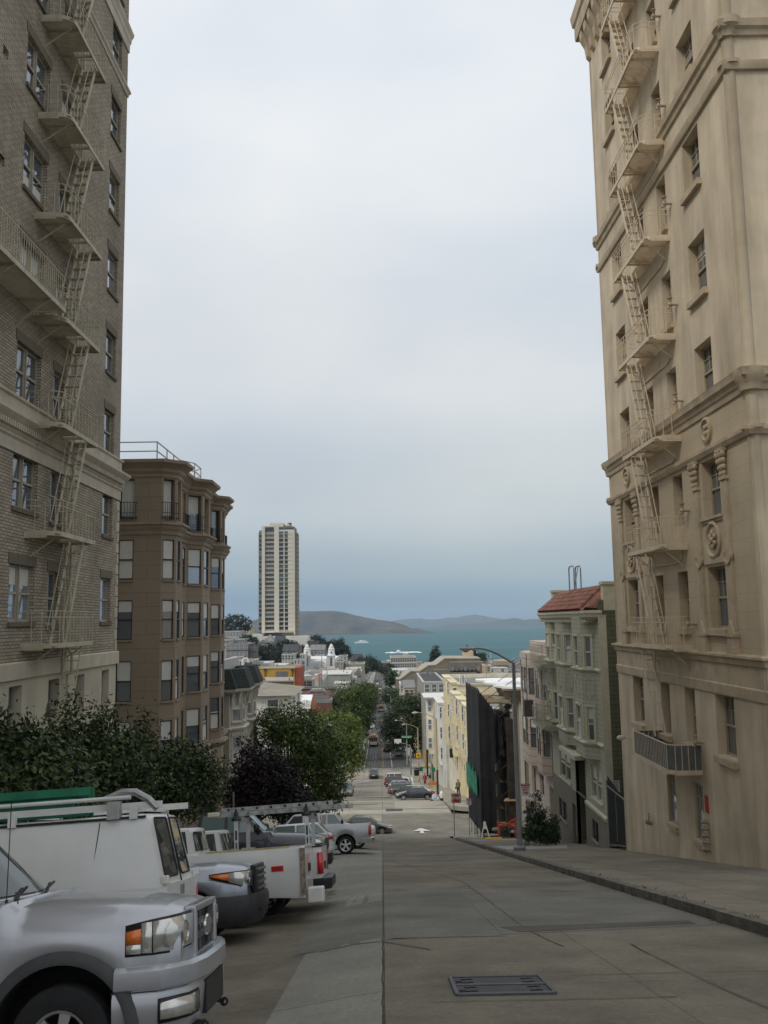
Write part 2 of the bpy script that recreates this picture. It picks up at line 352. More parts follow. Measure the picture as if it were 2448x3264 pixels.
# kerb stones along the right side, and the ragged gutter weed line
mb = MB(); random.seed(4)
y = -8.0
while y < 64:
 L = random.uniform(1.1, 2.4); y2 = min(64, y + L - .03); dz = random.uniform(-.008, .006); w = random.uniform(-.006, .006)
 a = [(5.0 + w, prof(y) - .2, y), (5.22, prof(y) - .2, y)]
 mb._add([(5.0 + w, y, prof(y) - .2), (5.22, y, prof(y) - .2), (5.22, y2, prof(y2) - .2), (5.0 + w, y2, prof(y2) - .2),
             (5.02 + w, y, prof(y) + .15 + dz), (5.22, y, prof(y) + .154), (5.22, y2, prof(y2) + .154), (5.02 + w, y2, prof(y2) + .15 + dz)],
   [(0, 3, 2, 1), (4, 5, 6, 7), (0, 1, 5, 4), (1, 2, 6, 5), (2, 3, 7, 6), (3, 0, 4, 7)]); y += L
struct('kerb', mb, M_kerb)
mb = MB()
for y in fr(-8, 156, 164): pass
mb = strip([-6.9, KERB_L], fr(-12, 64, 38), lambda x, y: road_z(x, y) + .152); struct('kerb', mb, M_kerb)
# patches, markings, cracks: sheets a few millimetres proud of the road
def gp(dx, dy):
 v = ray(dx * 2448 / 1659, dy * 2448 / 1659); t = -EYE.z / (v.z + .213 * v.y); return v.x * t, v.y * t
def sheet(name, pts, m, h=.004, zf=road_z, nx=6, ny=8):
 """quad patch a..d (a,b near edge; d,c far edge) draped over the road"""
 a, b, c, d_ = pts; mb = MB(); vs = []
 for j in range(ny + 1):
  for i in range(nx + 1):
   u, v = i / nx, j / ny
   x = (a[0] * (1 - u) + b[0] * u) * (1 - v) + (d_[0] * (1 - u) + c[0] * u) * v; y = (a[1] * (1 - u) + b[1] * u) * (1 - v) + (d_[1] * (1 - u) + c[1] * u) * v
   vs.append((x, y, zf(x, y) + h))
 mb._add(vs, [(j * (nx + 1) + i, j * (nx + 1) + i + 1, (j + 1) * (nx + 1) + i + 1, (j + 1) * (nx + 1) + i) for j in range(ny) for i in range(nx)])
 return struct(name, mb, m)
def quad(x0, x1, y0, y1): return [(x0, y0), (x1, y0), (x1, y1), (x0, y1)]
sheet('concrete_patch', quad(-1.08, -.02, 2.0, gp(700, 2026)[1]), M_patch_l)
sheet('concrete_patch', quad(-1.35, -.02, gp(700, 1946)[1], gp(800, 1838)[1]), M_patch_l)
sheet('concrete_patch', quad(-3.0, -1.36, gp(700, 1946)[1] + 3, gp(800, 1838)[1]), M_patch_l, .005)
y0, y1 = gp(1000, 2024)[1], gp(1000, 1925)[1]
sheet('concrete_patch', [(-1.35, y0), (1.62, y0), (1.62, y1 + .3), (-1.35, y1)], M_patch_g, .0045)
y2 = gp(1400, 2000)[1]
sheet('concrete_patch', [(1.63, y0 + .15), (4.95, y2), (4.95, y2 + 5.5), (1.63, y1)], M_patch_g, .004)
sheet('concrete_patch', [(1.9, y0 + .35), (4.6, y2 + .12), (4.6, y2 + .5), (1.7, y0 + 1.0)], M_patch_d, .008)
sheet('concrete_patch', quad(.6, 1.05, 2.6, 4.1), M_patch_d, .006)
yc0, yc1 = gp(1080, 2150)[1], gp(1080, 2108)[1]
def line(name, pts, w, m, h=.006, zf=road_z, wob=0):
 P = [Vector((x, y, 0)) for x, y in pts]; mb = MB(); L = []; random.seed(int(abs(pts[0][0] * 91 + pts[0][1] * 7)) + 3)
 fine = []
 for a, b in zip(P, P[1:]):
  n = max(2, int((b - a).length / .5))
  fine += [a + (b - a) * k / n for k in range(n)]
 fine.append(P[-1])
 for i, p in enumerate(fine):
  t = (fine[min(i + 1, len(fine) - 1)] - fine[max(i - 1, 0)]).normalized(); nrm = Vector((-t.y, t.x, 0)); ww = w * (1 + random.uniform(-.45, .6) if wob else 1)
  q = p + nrm * random.uniform(-wob, wob); L += [q - nrm * ww / 2, q + nrm * ww / 2]
 mb._add([(p.x, p.y, zf(p.x, p.y) + h) for p in L], [(2 * i, 2 * i + 1, 2 * i + 3, 2 * i + 2) for i in range(len(fine) - 1)])
 return struct(name, mb, m)
line('joint', [gp(845, 1860), gp(1000, 1905), gp(1140, 2010), gp(1215, 2045)], .016, M_crack, wob=.015)
line('joint', [gp(1360, 2040), gp(1480, 2100), gp(1659, 2180)], .014, M_crack, .012, wob=.02)
line('joint', [(-.01, 2), (-.01, 40), (0, 66)], .011, M_crack, .007, wob=.005)
for dy, xa, xb in ((2165, .4, 2.6), (2112, 1.9, 4.0), (2026, -1.2, 2.2)):
 yy = gp(1000, dy)[1]; line('joint', [(xa, yy), (xb, yy + .02)], .012, M_crack, .009, wob=.008)
# faint tyre curve in the foreground
line('tyre_mark', [gp(690, 2033), gp(760, 2029), gp(830, 2033), gp(930, 2052)], .03, M_patch_d, .010)
# white arrow, crossing lines, patches beyond with sunlight in their colour
def flat(name, pts, m, h=.02, zf=clay): 
 mb = MB(); mb.poly([(x, y, zf(x, y) + h) for x, y in pts]); return struct(name, mb, m)
ax, ay = 3.15, 73.0
flat('road_arrow', [(ax - .17, ay), (ax + .17, ay), (ax + .14, ay + 1.6), (ax - .14, ay + 1.6)], M_mark, .05)
flat('road_arrow', [(ax - .72, ay + 1.5), (ax - .14, ay + 1.61), (ax + .14, ay + 1.61), (ax + .72, ay + 1.5), (ax + .1, ay + 3.1), (ax - .1, ay + 3.1)], M_mark, .055)
sheet('concrete_patch', quad(-2.5, -.1, 74, 84), M_road2, .02, clay)
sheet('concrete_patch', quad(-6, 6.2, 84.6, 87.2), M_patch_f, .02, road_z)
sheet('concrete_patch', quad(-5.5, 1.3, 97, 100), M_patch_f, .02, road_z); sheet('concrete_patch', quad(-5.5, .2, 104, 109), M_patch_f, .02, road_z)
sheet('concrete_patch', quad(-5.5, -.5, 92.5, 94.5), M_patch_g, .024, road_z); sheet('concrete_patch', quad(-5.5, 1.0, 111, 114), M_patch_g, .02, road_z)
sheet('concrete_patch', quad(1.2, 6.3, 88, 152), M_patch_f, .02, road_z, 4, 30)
for pts in ([(-6, 156.4), (6.2, 156.4)], [(-6, 150.5), (1.2, 150.5)], [(-5.8, 150.8), (-2.2, 156)], [(-6.2, 171), (6.2, 171)], [(5.0, 148), (5.2, 160)], [(8.2, 150), (8.8, 160)]): line('road_line', pts, .34, M_mark, .03)
zp = lambda x, y: prof(y)
for x, m, w in ((-3.35, M_mark, .08), (1.95, M_mark, .08), (.1, M_yellow, .05), (.36, M_yellow, .05)):
 line('road_line', [(x, 172.5), (x, 390), (x, 1100)], w, m, .04, zp)
for x0 in (-2.45, .75):
 for dx in (0, .55, 1.1): line('rail', [(x0 + dx, 173), (x0 + dx, 1300)], .06 if dx != .55 else .05, M_rail, .05, zp)
line('rail', [(-1.35, 205), (-1.1, 190), (.4, 178), (3.4, 171), (9, 167)], .09, M_rail, .055, zp); line('rail', [(-1.9, 203), (-1.6, 188), (0, 176), (3, 169), (8.6, 165)], .09, M_rail, .055, zp)
# terrain sheet under everything
def terr(x, y):
 z = prof(y) - .45 + hill(x, y)
 if y < 95: z += max(0, -12 - x) * .05 * sstep(95, 60, y)
 return max(z, -79.6 if y < 1690 else -86) if y > 1500 else z
xs = [-1400, -700, -450, -330, -260] + list(range(-220, -10, 8)) + [-6, 0, 6, 12, 30, 60, 120, 200, 320, 500, 800, 1400]
ys = [-60, -20, 0, 30, 64, 70, 78, 86, 95, 110, 130, 148, 158, 170, 185, 200, 215, 235] + list(range(260, 1000, 20)) + [1040, 1120, 1200, 1300, 1400, 1500, 1600, 1680, 1720, 1760]
struct('ground', strip(xs, ys, terr), M_ground, smooth=60)
# the bay
m, t, b = newmat('bay_water'); b.inputs['Roughness'].default_value = .55; b.inputs['Specular IOR Level'].default_value = .12
co = N(t, 'ShaderNodeTexCoord'); mp = N(t, 'ShaderNodeMapping'); mp.inputs['Scale'].default_value = (.0009, .004, 1); t.links.new(co.outputs['Object'], mp.inputs[0])
n = N(t, 'ShaderNodeTexNoise'); n.inputs['Scale'].default_value = 1; n.inputs['Detail'].default_value = 8; n.inputs['Roughness'].default_value = .62; t.links.new(mp.outputs[0], n.inputs['Vector'])
r = N(t, 'ShaderNodeValToRGB'); e = r.color_ramp.elements; e[0].position, e[1].position = .33, .68; e[0].color = (.011, .078, .090, 1); e[1].color = (.028, .125, .132, 1)
t.links.new(n.outputs['Fac'], r.inputs[0]); t.links.new(r.outputs[0], b.inputs['Base Color'])
n2 = N(t, 'ShaderNodeTexNoise'); n2.inputs['Scale'].default_value = .08; n2.inputs['Detail'].default_value = 6; t.links.new(co.outputs['Object'], n2.inputs['Vector'])
bp = N(t, 'ShaderNodeBump'); bp.inputs['Strength'].default_value = .9; bp.inputs['Distance'].default_value = 6; t.links.new(n2.outputs['Fac'], bp.inputs['Height']); t.links.new(bp.outputs[0], b.inputs['Normal'])
mb = MB(); mb.poly([(-30000, 1650, -80), (30000, 1650, -80), (30000, 40000, -80), (-30000, 40000, -80)]); struct('water', mb, m)
# islands and the far shore: height fields with their own distance and depth
def vnoise(x, seed=0):
 i = math.floor(x); f = x - i; h = lambda k: (math.sin((k + seed * 17.3) * 127.1) * 43758.5453) % 1
 f = f * f * (3 - 2 * f); return h(i) * (1 - f) + h(i + 1) * f
def range_hills(name, pts, Yr, Y0, Y1, m, amp, nx=140, ny=26, reg=(900, 1900, .51236)):
 P = [at(reg[0] + x * reg[2], reg[1] + y * reg[2], Y=Yr) for x, y in pts]
 X = [p.x for p in P]; H = [p.z + 80 for p in P]
 def h(x):
  for a, b, u, v in zip(X, X[1:], H, H[1:]):
   if x <= b: return u + (v - u) * max(0, (x - a)) / (b - a)
  return H[-1]
 vs = []
 for j in range(ny + 1):
  y = Y0 + (Y1 - Y0) * j / ny; f = (y - Y0) / (Yr - Y0) if y < Yr else 1 - (y - Yr) / (Y1 - Yr) * .8; f = max(0, f); f = f ** .75
  for i in range(nx + 1):
   x = X[0] + (X[-1] - X[0]) * i / nx
   g = f * h(x) + amp * (vnoise(x / 260 + y / 900, 1) + .5 * vnoise(x / 90 + y / 300, 2) + .35 * vnoise(y / 150 - x / 200, 3) - .9) * min(1, f * 3) * min(1, h(x) / 60)
   vs.append((x, y, -82 + max(0, g)))
 mb = MB(); mb._add(vs, [(j * (nx + 1) + i, j * (nx + 1) + i + 1, (j + 1) * (nx + 1) + i + 1, (j + 1) * (nx + 1) + i) for j in range(ny) for i in range(nx)])
 return struct(name, mb, m, smooth=60)
M_isl = mat('island_scrub', (.085, .068, .047), .95, .4, .008, var2=(.008, .016, .018))
M_far1 = mat('far_hills_scrub', (.06, .06, .045), .95, .45, .004, var2=(.03, .035, .03))
range_hills('island', [(-260, 200), (-200, 165), (-100, 130), (0, 108), (90, 98), (200, 96), (300, 92), (400, 100), (460, 108), (520, 128), (600, 152), (680, 168), (760, 184), (815, 205), (830, 196), (860, 204), (900, 216), (935, 220), (960, 231), (975, 238)], 5900, 5480, 6900, M_isl, 26)
range_hills('hills', [(620, 170), (700, 152), (820, 140), (900, 146), (1000, 136), (1080, 130), (1150, 117), (1200, 115), (1260, 124), (1340, 138), (1450, 148), (1700, 150), (1900, 155)], 15500, 13500, 18000, M_far1, 20)
range_hills('hills', [(960, 196), (1030, 184), (1080, 172), (1150, 177), (1230, 165), (1290, 168), (1340, 155), (1400, 145), (1450, 140), (1500, 150), (1560, 147), (1650, 150), (1800, 160)], 10600, 9700, 12500, M_far1, 22)
# ================================================================== BUILDING KIT
class Face:
 """a vertical wall plane: s runs along u with outward normal n = up x u"""
 def __init__(s, P, n):
  l = math.hypot(*n); s.P = Vector((P[0], P[1], 0)); s.n = Vector((n[0] / l, n[1] / l, 0)); s.u = Vector((s.n.y, -s.n.x, 0)); s.ang = math.atan2(s.u.y, s.u.x)
 def pt(s, a, z, d=0): p = s.P + s.u * a + s.n * d; return Vector((p.x, p.y, z))
 def s_of(s, x, y): return (Vector((x, y, 0)) - s.P).dot(s.u)
def wall(mb, F, s0, s1, z0, z1, holes=(), rev=.18):
 ss = sorted({s0, s1} | {h[0] for h in holes} | {h[1] for h in holes}); zs = sorted({z0, z1} | {h[2] for h in holes} | {h[3] for h in holes})
 ss = [x for x in ss if s0 <= x <= s1]; zs = [x for x in zs if z0 <= x <= z1]
 for a, b in zip(ss, ss[1:]):
  for c, d_ in zip(zs, zs[1:]):
   mx, mz = (a + b) / 2, (c + d_) / 2
   if any(h[0] < mx < h[1] and h[2] < mz < h[3] for h in holes): continue
   mb.poly([F.pt(a, c), F.pt(b, c), F.pt(b, d_), F.pt(a, d_)])
 for a, b, c, d_ in [h[:4] for h in holes]:
  for q in ([(a, c), (a, d_)], [(b, d_), (b, c)], [(a, d_), (b, d_)], [(b, c), (a, c)]):
   (sa, za), (sb, zb) = q; mb.poly([F.pt(sa, za), F.pt(sb, zb), F.pt(sb, zb, -rev), F.pt(sa, za, -rev)])
 return mb
WIN = {}
def window(parent, F, hole, style='dh', frame=None, rev=.18, pane=None, blind=0, sill=None, sillmat=None, fw=.07, blmat=None, lint=None):
 """window set at the back of its recess; its own mesh is the frame, children: pane, blind, sill"""
 a, b, c, d_ = hole[:4]; w, h = round(b - a, 2), round(d_ - c, 2); pane = pane or M_pane
 key = (w, h, style, frame.name, pane.name, blind, sill, sillmat.name if sillmat else '', rev, fw, blmat.name if blmat else '')
 loc = F.pt(a, c) - OFF[root_of(parent).name]
 if key in WIN:
  o = copy_tree(WIN[key], parent); o.location = loc; o.rotation_euler = (0, 0, F.ang); return o
 y = -rev; mb = MB(); t = .05
 def fr_(x0, x1, z0, z1, yy, f=fw):
  mb.box(x0, x0 + f, yy, yy + t, z0, z1); mb.box(x1 - f, x1, yy, yy + t, z0, z1); mb.box(x0 + f, x1 - f, yy, yy + t, z0, z0 + f); mb.box(x0 + f, x1 - f, yy, yy + t, z1 - f, z1)
 cols = [(0, w)]
 if style.startswith('pair'): cols = [(0, w / 2 - .03), (w / 2 + .03, w)]; mb.box(w / 2 - .03, w / 2 + .03, y, y + .09, 0, h)
 if style.startswith('trip'): cols = [(0, w / 3 - .02), (w / 3 + .02, 2 * w / 3 - .02), (2 * w / 3 + .02, w)]
 for x0, x1 in cols:
  fr_(x0, x1, 0, h, y)
  if 'fix' not in style:
   m = h * .5; mb.box(x0 + fw, x1 - fw, y + .02, y + .075, m - .03, m + .03)
  if 'grid' in style:
   for k in (1, 2): mb.box(x0 + fw + (x1 - x0 - 2 * fw) * k / 3 - .01, x0 + fw + (x1 - x0 - 2 * fw) * k / 3 + .01, y + .021, y + .05, h * .5 + .03, h - fw)
   mb.box(x0 + fw, x1 - fw, y + .022, y + .048, h * .75 - .01, h * .75 + .01)
 o = mb.build('window', frame, parent, world=False)
 g = MB(); g.poly([(fw * .5, y + .012, fw * .5), (w - fw * .5, y + .012, fw * .5), (w - fw * .5, y + .012, h - fw * .5), (fw * .5, y + .012, h - fw * .5)])
 g.build('pane', pane, o, world=False)
 if blind:
  z0 = h - blind * h if blind > 0 else fw; z1 = h - fw if blind > 0 else -blind * h
  bb = MB()
  for x0, x1 in cols: bb.box(x0 + fw, x1 - fw, y + .013, y + .018, max(fw, z0), z1)
  bb.build('blind', blmat or M_blind, o, world=False)
 if sill:
  sb = MB(); e, dpt, th = sill; sb.box(-e, w + e, -rev, dpt, -th, -.001); sb.build('sill', sillmat or frame, o, world=False, bevel=.012)
 if lint: sb = MB(); sb.box(-.1, w + .1, -.004, .02, h + .002, h + .298); sb.build('lintel', lint, o, world=False)
 o.location = loc; o.rotation_euler = (0, 0, F.ang); WIN[key] = o; return o
def offs_path(path, d, closed=False):
 P = [Vector((x, y)) for x, y in path]; out = []
 for i, p in enumerate(P):
  dirs = []
  if i > 0 or closed: dirs.append((p - P[i - 1]).normalized())
  if i < len(P) - 1 or closed: dirs.append((P[(i + 1) % len(P)] - p).normalized())
  ns = [Vector((-t.y, t.x)) for t in dirs]
  if len(ns) == 1: q = p + ns[0] * d
  else:
   m = (ns[0] + ns[1]); m = m.normalized() if m.length > 1e-6 else ns[0]; q = p + m * (d / max(.35, m.dot(ns[0])))
  out.append((q.x, q.y))
 return out
def cornice(mb, path, prof_, closed=False, caps=True):
 """sweep a (projection, height) profile along the wall path; outward = left of travel"""
 rings = []
 cols = [offs_path(path, d, closed) for d, z in prof_]
 for i in range(len(path)): rings.append([(cols[k][i][0], cols[k][i][1], prof_[k][1]) for k in range(len(prof_))])
 if closed: rings.append(rings[0])
 mb.loft(rings, True, caps and not closed); return mb
def pathwall(mb, path, z0, z1, close_top=False):
 for (x0, y0), (x1, y1) in zip(path, path[1:]): mb.poly([(x0, y0, z0), (x1, y1, z0), (x1, y1, z1), (x0, y0, z1)])
 return mb
def fire_escape(b, xw, sg, y0, y1, dep, levels, m, stair, skip=(), up=1, drop=None, screen=()):
 """iron fire escape hung on the wall x = xw, projecting along sg; sub-parts: platforms, railings, stairs"""
 fe = MB(); xo = xw + sg * dep
 root = None
 ya, yb, xa, xb = stair
 fe.bar((xw + sg * .12, y1 - .25, levels[0] - 1.2), (xw + sg * .12, y1 - .25, levels[-1] + 1), .05); root = fe.build('fire_escape', m, b)
 for li, z in enumerate(levels):
  if li in skip: continue
  p = MB(); r = .32
  out = [(xw, y0), (xo - sg * r, y0)] + [(xo - sg * r + sg * r * sin(k * pi / 8), y0 + r - r * cos(k * pi / 8)) for k in range(1, 5)] + [(xo, y1), (xw, y1)]
  for (ax_, ay_), (bx_, by_) in zip(out, out[1:]): p.bar((ax_, ay_, z), (bx_, by_, z), .035, .13)
  p.box(min(xw, xw + sg * .62), max(xw, xw + sg * .62), y0 - .012, y0 + .012, z - .12, z + .085)
  y = y0 + .06; hx0, hx1 = sorted((xa + sg * .06, xb - sg * .1))
  while y < y1 - .03:
   if li > 0 and ya + (yb - ya) * .35 < y < yb + .1:
    p.box(min(xw, xa), max(xw, xa), y - .019, y + .019, z - .02, z + .01)
   else: p.box(min(xw, xo), max(xw, xo), y - .019, y + .019, z - .02, z + .01)
   y += .068
  for yy in (y0 + .55, (y0 + y1) / 2 + .2, y1 - .3):
   p.bar((xw, yy, z - .05), (xo, yy, z - .05), .04, .08); 
  for yy in (y0 + .4, y1 - .35): p.bar((xw, yy, z - .62), (xw + sg * dep * .8, yy, z - .08), .035)
  p.build('platform', m, root)
  q = MB(); top = out
  for hgt in (.78, .95):
   for (ax_, ay_), (bx_, by_) in zip(top, top[1:]): q.bar((ax_, ay_, z + hgt), (bx_, by_, z + hgt), .022)
  acc = 0
  for (ax_, ay_), (bx_, by_) in zip(top, top[1:]):
   L = math.hypot(bx_ - ax_, by_ - ay_); s_ = .28 - acc
   while s_ < L: t = s_ / L; q.bar((ax_ + (bx_ - ax_) * t, ay_ + (by_ - ay_) * t, z), (ax_ + (bx_ - ax_) * t, ay_ + (by_ - ay_) * t, z + .95), .018); s_ += .28
   acc = (acc + L) % .28
  q.build('railing', m, root)
  if li in screen: continue
 pairs = list(zip(levels, levels[1:]))
 for li, (za, zb) in enumerate(pairs):
  st = MB()
  for x in (xa, xb):
   st.bar((x, ya, za), (x, yb, zb), .03, .11)
   o_ = Vector((0, -(zb - za), yb - ya)).normalized() * .42 * (1 if yb > ya else -1)
   if o_.z < 0: o_ = -o_
   st.bar((x, ya + o_.y + (yb - ya) * .08, za + o_.z + (zb - za) * .08), (x, yb + o_.y - (yb - ya) * .1, zb + o_.z - (zb - za) * .1), .022)
   for t in (.1, .5, .88): st.bar((x, ya + (yb - ya) * t, za + (zb - za) * t), (x, ya + (yb - ya) * t + o_.y, za + (zb - za) * t + o_.z), .02)
  n = int((zb - za) / .36)
  for k in range(1, n): t = k / n; st.obox(((xa + xb) / 2, ya + (yb - ya) * t, za + (zb - za) * t), (1, 0, 0), (0, 1, 0), (0, 0, 1), abs(xb - xa) / 2, .085, .014)
  st.build('stair', m, root)
 if drop is not None:
  st = MB(); z1 = levels[0]; z0 = drop
  for x in (xa, xb): st.bar((x, yb + .05, z1 + .2), (x, ya + (yb - ya) * .2, z0), .035)
  n = int((z1 - z0) / .3)
  for k in range(n): t = k / n; st.bar((xa, yb + .05 + (ya + (yb - ya) * .2 - yb - .05) * t, z1 + .2 + (z0 - z1 - .2) * t), (xb, yb + .05 + (ya + (yb - ya) * .2 - yb - .05) * t, z1 + .2 + (z0 - z1 - .2) * t), .025)
  st.build('drop_ladder', m, root)
 return root
# ================================================================== LEFT: BRICK APARTMENT TOWER
M_brick = brick('grey_buff_brick', (.47, .41, .315), (.33, .285, .22), (.17, .148, .12), .27, .09, .014, .5, stain=.3)
M_lstone = mat('cream_terracotta', (.50, .45, .36), .75, .14, 1.2, bump=.1)
M_lbase = mat('cream_stucco_base', (.52, .47, .37), .85, .12, .8, bump=.2, bscale=60, streak=True)
M_lframe = mat('buff_window_frame', (.36, .325, .25), .6, .1, 3)
M_lintel = brick('lintel_brick', (.22, .185, .145), (.19, .16, .125), (.11, .10, .085), .088, .5, .013, .4, offset=0)
M_iron_l = mat('buff_iron', (.47, .42, .31), .6, .18, 3)
bA = thing('apartment_tower', 'tall grey-buff brick apartment tower with cream ground floor and buff iron fire escape', 'building', (-9.8, 20, -5))
XL, YL0, YL1 = -9.8, -6.0, 33.3
FA = Face((XL, YL1), (1, 0)); sA = lambda y: YL1 - y
sills = [1.73, 4.82, 7.86, 10.82, 13.9, 16.97, 20.0, 23.05, 26.1, 29.2]
H = []
def hole(ya, yb, za, zb): return (sA(yb), sA(ya), za, zb)
for z in sills:
 for off in (0, -12.2):
  H.append((hole(31.3 + off, 32.5 + off, z, z + 1.55), 'dh')); H.append((hole(23.55 + off, 25.28 + off, z, z + 1.55), 'pair')); H.append((hole(26.32 + off, 27.2 + off, z - .1, z + 1.5), 'dh'))
 if z > 13: H.append((hole(21.98, 22.33, z - .18, z + .1), 'fix')); H.append((hole(20.6, 20.95, z - .18, z + .1), 'fix'))
ZB = .23
wl = MB(); wall(wl, FA, 0, sA(YL0), ZB, 31.5, [h for h, _ in H], .2)
wl.poly([(XL, YL1, ZB), (XL, YL1, 31.5), (-30, YL1, 31.5), (-30, YL1, ZB)]); wl.poly([(XL, YL0, -8), (-30, YL0, -8), (-30, YL0, 31.5), (XL, YL0, 31.5)])
wl.poly([(XL, YL0, 31.5), (-30, YL0, 31.5), (-30, YL1, 31.5), (XL, YL1, 31.5)])
wl.build('brick_wall', M_brick, bA)
random.seed(3)
for h, st in H:
 bl = random.choice([0, 0, .35, .5, -.35]); pn = random.choice([M_pane, M_pane, M_pane2])
 if st == 'fix': window(bA, FA, h, 'fix', M_lframe, .12, M_pane, fw=.03)
 else:
  window(bA, FA, h, st, M_lframe, .17, pn, bl if random.random() < .5 else 0, (.06, .07, .13), M_lintel, fw=.075, lint=M_lintel)
# ground floor: cream stucco with tall windows, projecting string band
HB = [hole(a, b, -2.35 if b > 30 else -3.0, .02) for a, b in ((31.65, 32.5), (28.88, 29.82), (26.6, 27.5), (23.78, 24.65), (21, 21.9), (17.5, 18.4), (14, 14.9))]
HB = [(a, b, -1.37, .02) for a, b, c, d_ in HB]
wb = MB(); wall(wb, FA, 0, sA(YL0), -9, ZB, HB, .3)
wb.poly([(XL, YL1, -9), (XL, YL1, ZB), (-30, YL1, ZB), (-30, YL1, -9)]); wb.build('stucco_base', M_lbase, bA)
for h in HB: window(bA, FA, h, 'dh', M_lframe, .27, M_pane, 0, None, fw=.07)
cn = MB(); pth = [(XL - 8, YL1), (XL, YL1), (XL, YL0)]
cornice(cn, pth, [(-.02, .2), (.09, .2), (.09, .62), (.05, .66), (-.02, .66)]); cn.build('string_band', M_lbase, bA)
cn = MB(); cornice(cn, pth, [(-.02, 6.28), (.05, 6.28), (.05, 6.62), (.10, 6.68), (.09, 6.74), (.13, 6.8), (.13, 6.98), (.24, 7.06), (.34, 7.2), (.34, 7.28), (.10, 7.34), (.06, 7.40), (.06, 7.72), (.12, 7.76), (.12, 7.82), (-.02, 7.82)]); cn.build('cornice_band', M_lstone, bA, smooth=25)
dn = MB(); y = YL1 - .1
while y > 8: dn.box(XL + .15, XL + .245, y - .07, y, 6.86, 7.02); y -= .145
dn.build('dentil_course', M_lstone, bA); dn = MB(); x = XL - .1
while x > XL - 3: dn.box(x, x + .07, YL1 + .15, YL1 + .245, 6.86, 7.02); x -= .145
dn.build('dentil_course', M_lstone, bA)
qn = MB(); z = .68; k = 0
while z < 6.2:
 w = .34 if k % 2 else .2; qn.box(XL - .3, XL + .022, YL1 - w, YL1 + .022, z, z + .36); z += .40; k += 1
qn.build('quoins', M_lstone, bA, bevel=.015)
cn = MB(); cornice(cn, pth, [(-.02, 22.62), (.04, 22.62), (.06, 22.74), (.12, 22.82), (.12, 22.9), (-.02, 22.95)]); cn.build('string_band', M_lstone, bA)
cn = MB(); cornice(cn, pth, [(-.02, 24.55), (.05, 24.55), (.06, 24.9), (.1, 25.0), (.11, 25.15), (.17, 25.3), (.19, 25.42), (-.02, 25.5)]); cn.build('string_band', M_lstone, bA)
levels = [1.07 + 3.09 * k for k in range(9)]
fe = fire_escape(bA, XL, 1, 24.45, 27.62, .94, levels, M_iron_l, (25.55, 26.95, -9.4, -8.98), drop=-2.2)
# long gallery beside the escape, with lattice rail and brackets
lb = MB(); z = 10.55; ya, yb = 14.0, 24.5
for yy in [ya + .068 * k for k in range(int((yb - ya) / .068))]: lb.box(XL, XL + .94, yy - .018, yy + .018, z - .02, z + .01)
lb.bar((XL + .94, ya, z), (XL + .94, yb, z), .035, .13); lb.bar((XL, yb, z), (XL + .94, yb, z), .03, .1); 
for yy in (16, 18.5, 21, 23.4): lb.bar((XL, yy, z - .06), (XL + .94, yy, z - .06), .05, .09); lb.bar((XL, yy, z - .75), (XL + .85, yy, z - .08), .05)
lb.build('platform', M_iron_l, fe)
lb = MB(); lb.bar((XL + .94, ya, z + .95), (XL + .94, yb, z + .95), .025); lb.bar((XL + .94, ya, z + .12), (XL + .94, yb, z + .12), .02)
for k in range(int((yb - ya) / .15)): lb.bar((XL + .94, ya + .15 * k, z), (XL + .94, ya + .15 * k, z + .95), .016)
for yy in (18.5, 21.2, 23.2): lb.bar((XL + .94, yy, z + .95), (XL + .1, yy + .1, z + .02), .03)
lb.build('railing', M_iron_l, fe)
pp = MB(); pp.tube([(XL + .1, 27.9, -4), (XL + .1, 27.9, .1), (XL + .22, 27.9, .15), (XL + .22, 27.9, .72), (XL + .12, 27.9, .9), (XL + .12, 27.9, 29)], .045, 8); pp.build('drain_pipe', M_iron_l, bA)
# ================================================================== RIGHT: CREAM STUCCO TOWER
M_rst = mat('sand_stucco', (.66, .555, .41), .85, .06, 1.0, bump=.25, bscale=70, streak=True, var2=(.44, .36, .25))
M_rtrim = mat('sand_trim', (.52, .42, .29), .8, .14, 1.8, bump=.15, bscale=50, var2=(.38, .305, .21))
M_rash = brick('scored_stucco', (.56, .46, .32), (.545, .45, .315), (.46, .375, .26), .95, .48, .010, .15, stain=.2)
M_rframe = mat('sand_window_frame', (.42, .34, .235), .6, .1, 3)
M_iron_r = mat('sand_iron', (.66, .55, .40), .6, .12, 3)
XR, YR0, YR1 = 9.7, 22.45, 36.55
bB = thing('stucco_tower', 'tall sand coloured stucco tower with roundels, cornices and iron fire escape', 'building', (XR, 30, -6))
FB = Face((XR, YR0), (-1, 0)); sB = lambda y: y - YR0
rows = [(-2.38, -.66), (1.22, 3.0), (4.45, 6.12), (7.98, 9.63), (11.1, 12.9), (14.45, 16.2), (18.05, 19.55), (21.1, 22.7), (24.2, 25.8)]
colsB = [(24.75, 26.1), (27.8, 28.72), (30.22, 31.15), (33.2, 34.52)]
HBm, kinds = [], []
for ri, (za, zb) in enumerate(rows):
 for ci, (ya, yb) in enumerate(colsB): HBm.append((sB(ya), sB(yb), za, zb)); kinds.append((ri, ci))
HBb = [(sB(30.12), sB(31.0), -5.3, -3.56), (sB(27.58), sB(28.42), -5.25, -3.52)]
up = MB(); wall(up, FB, 0, sB(YR1), 7.6, 28.6, [h for h in HBm if h[2] > 7], .34)
up.poly([(XR, YR0, -8), (XR, YR0, 28.6), (30, YR0, 28.6), (30, YR0, -8)]); up.poly([(XR, YR1, -12), (30, YR1, -12), (30, YR1, 28.6), (XR, YR1, 28.6)]); up.poly([(XR, YR0, 28.6), (XR, YR1, 28.6), (30, YR1, 28.6), (30, YR0, 28.6)])
up.build('stucco_wall', M_rst, bB)
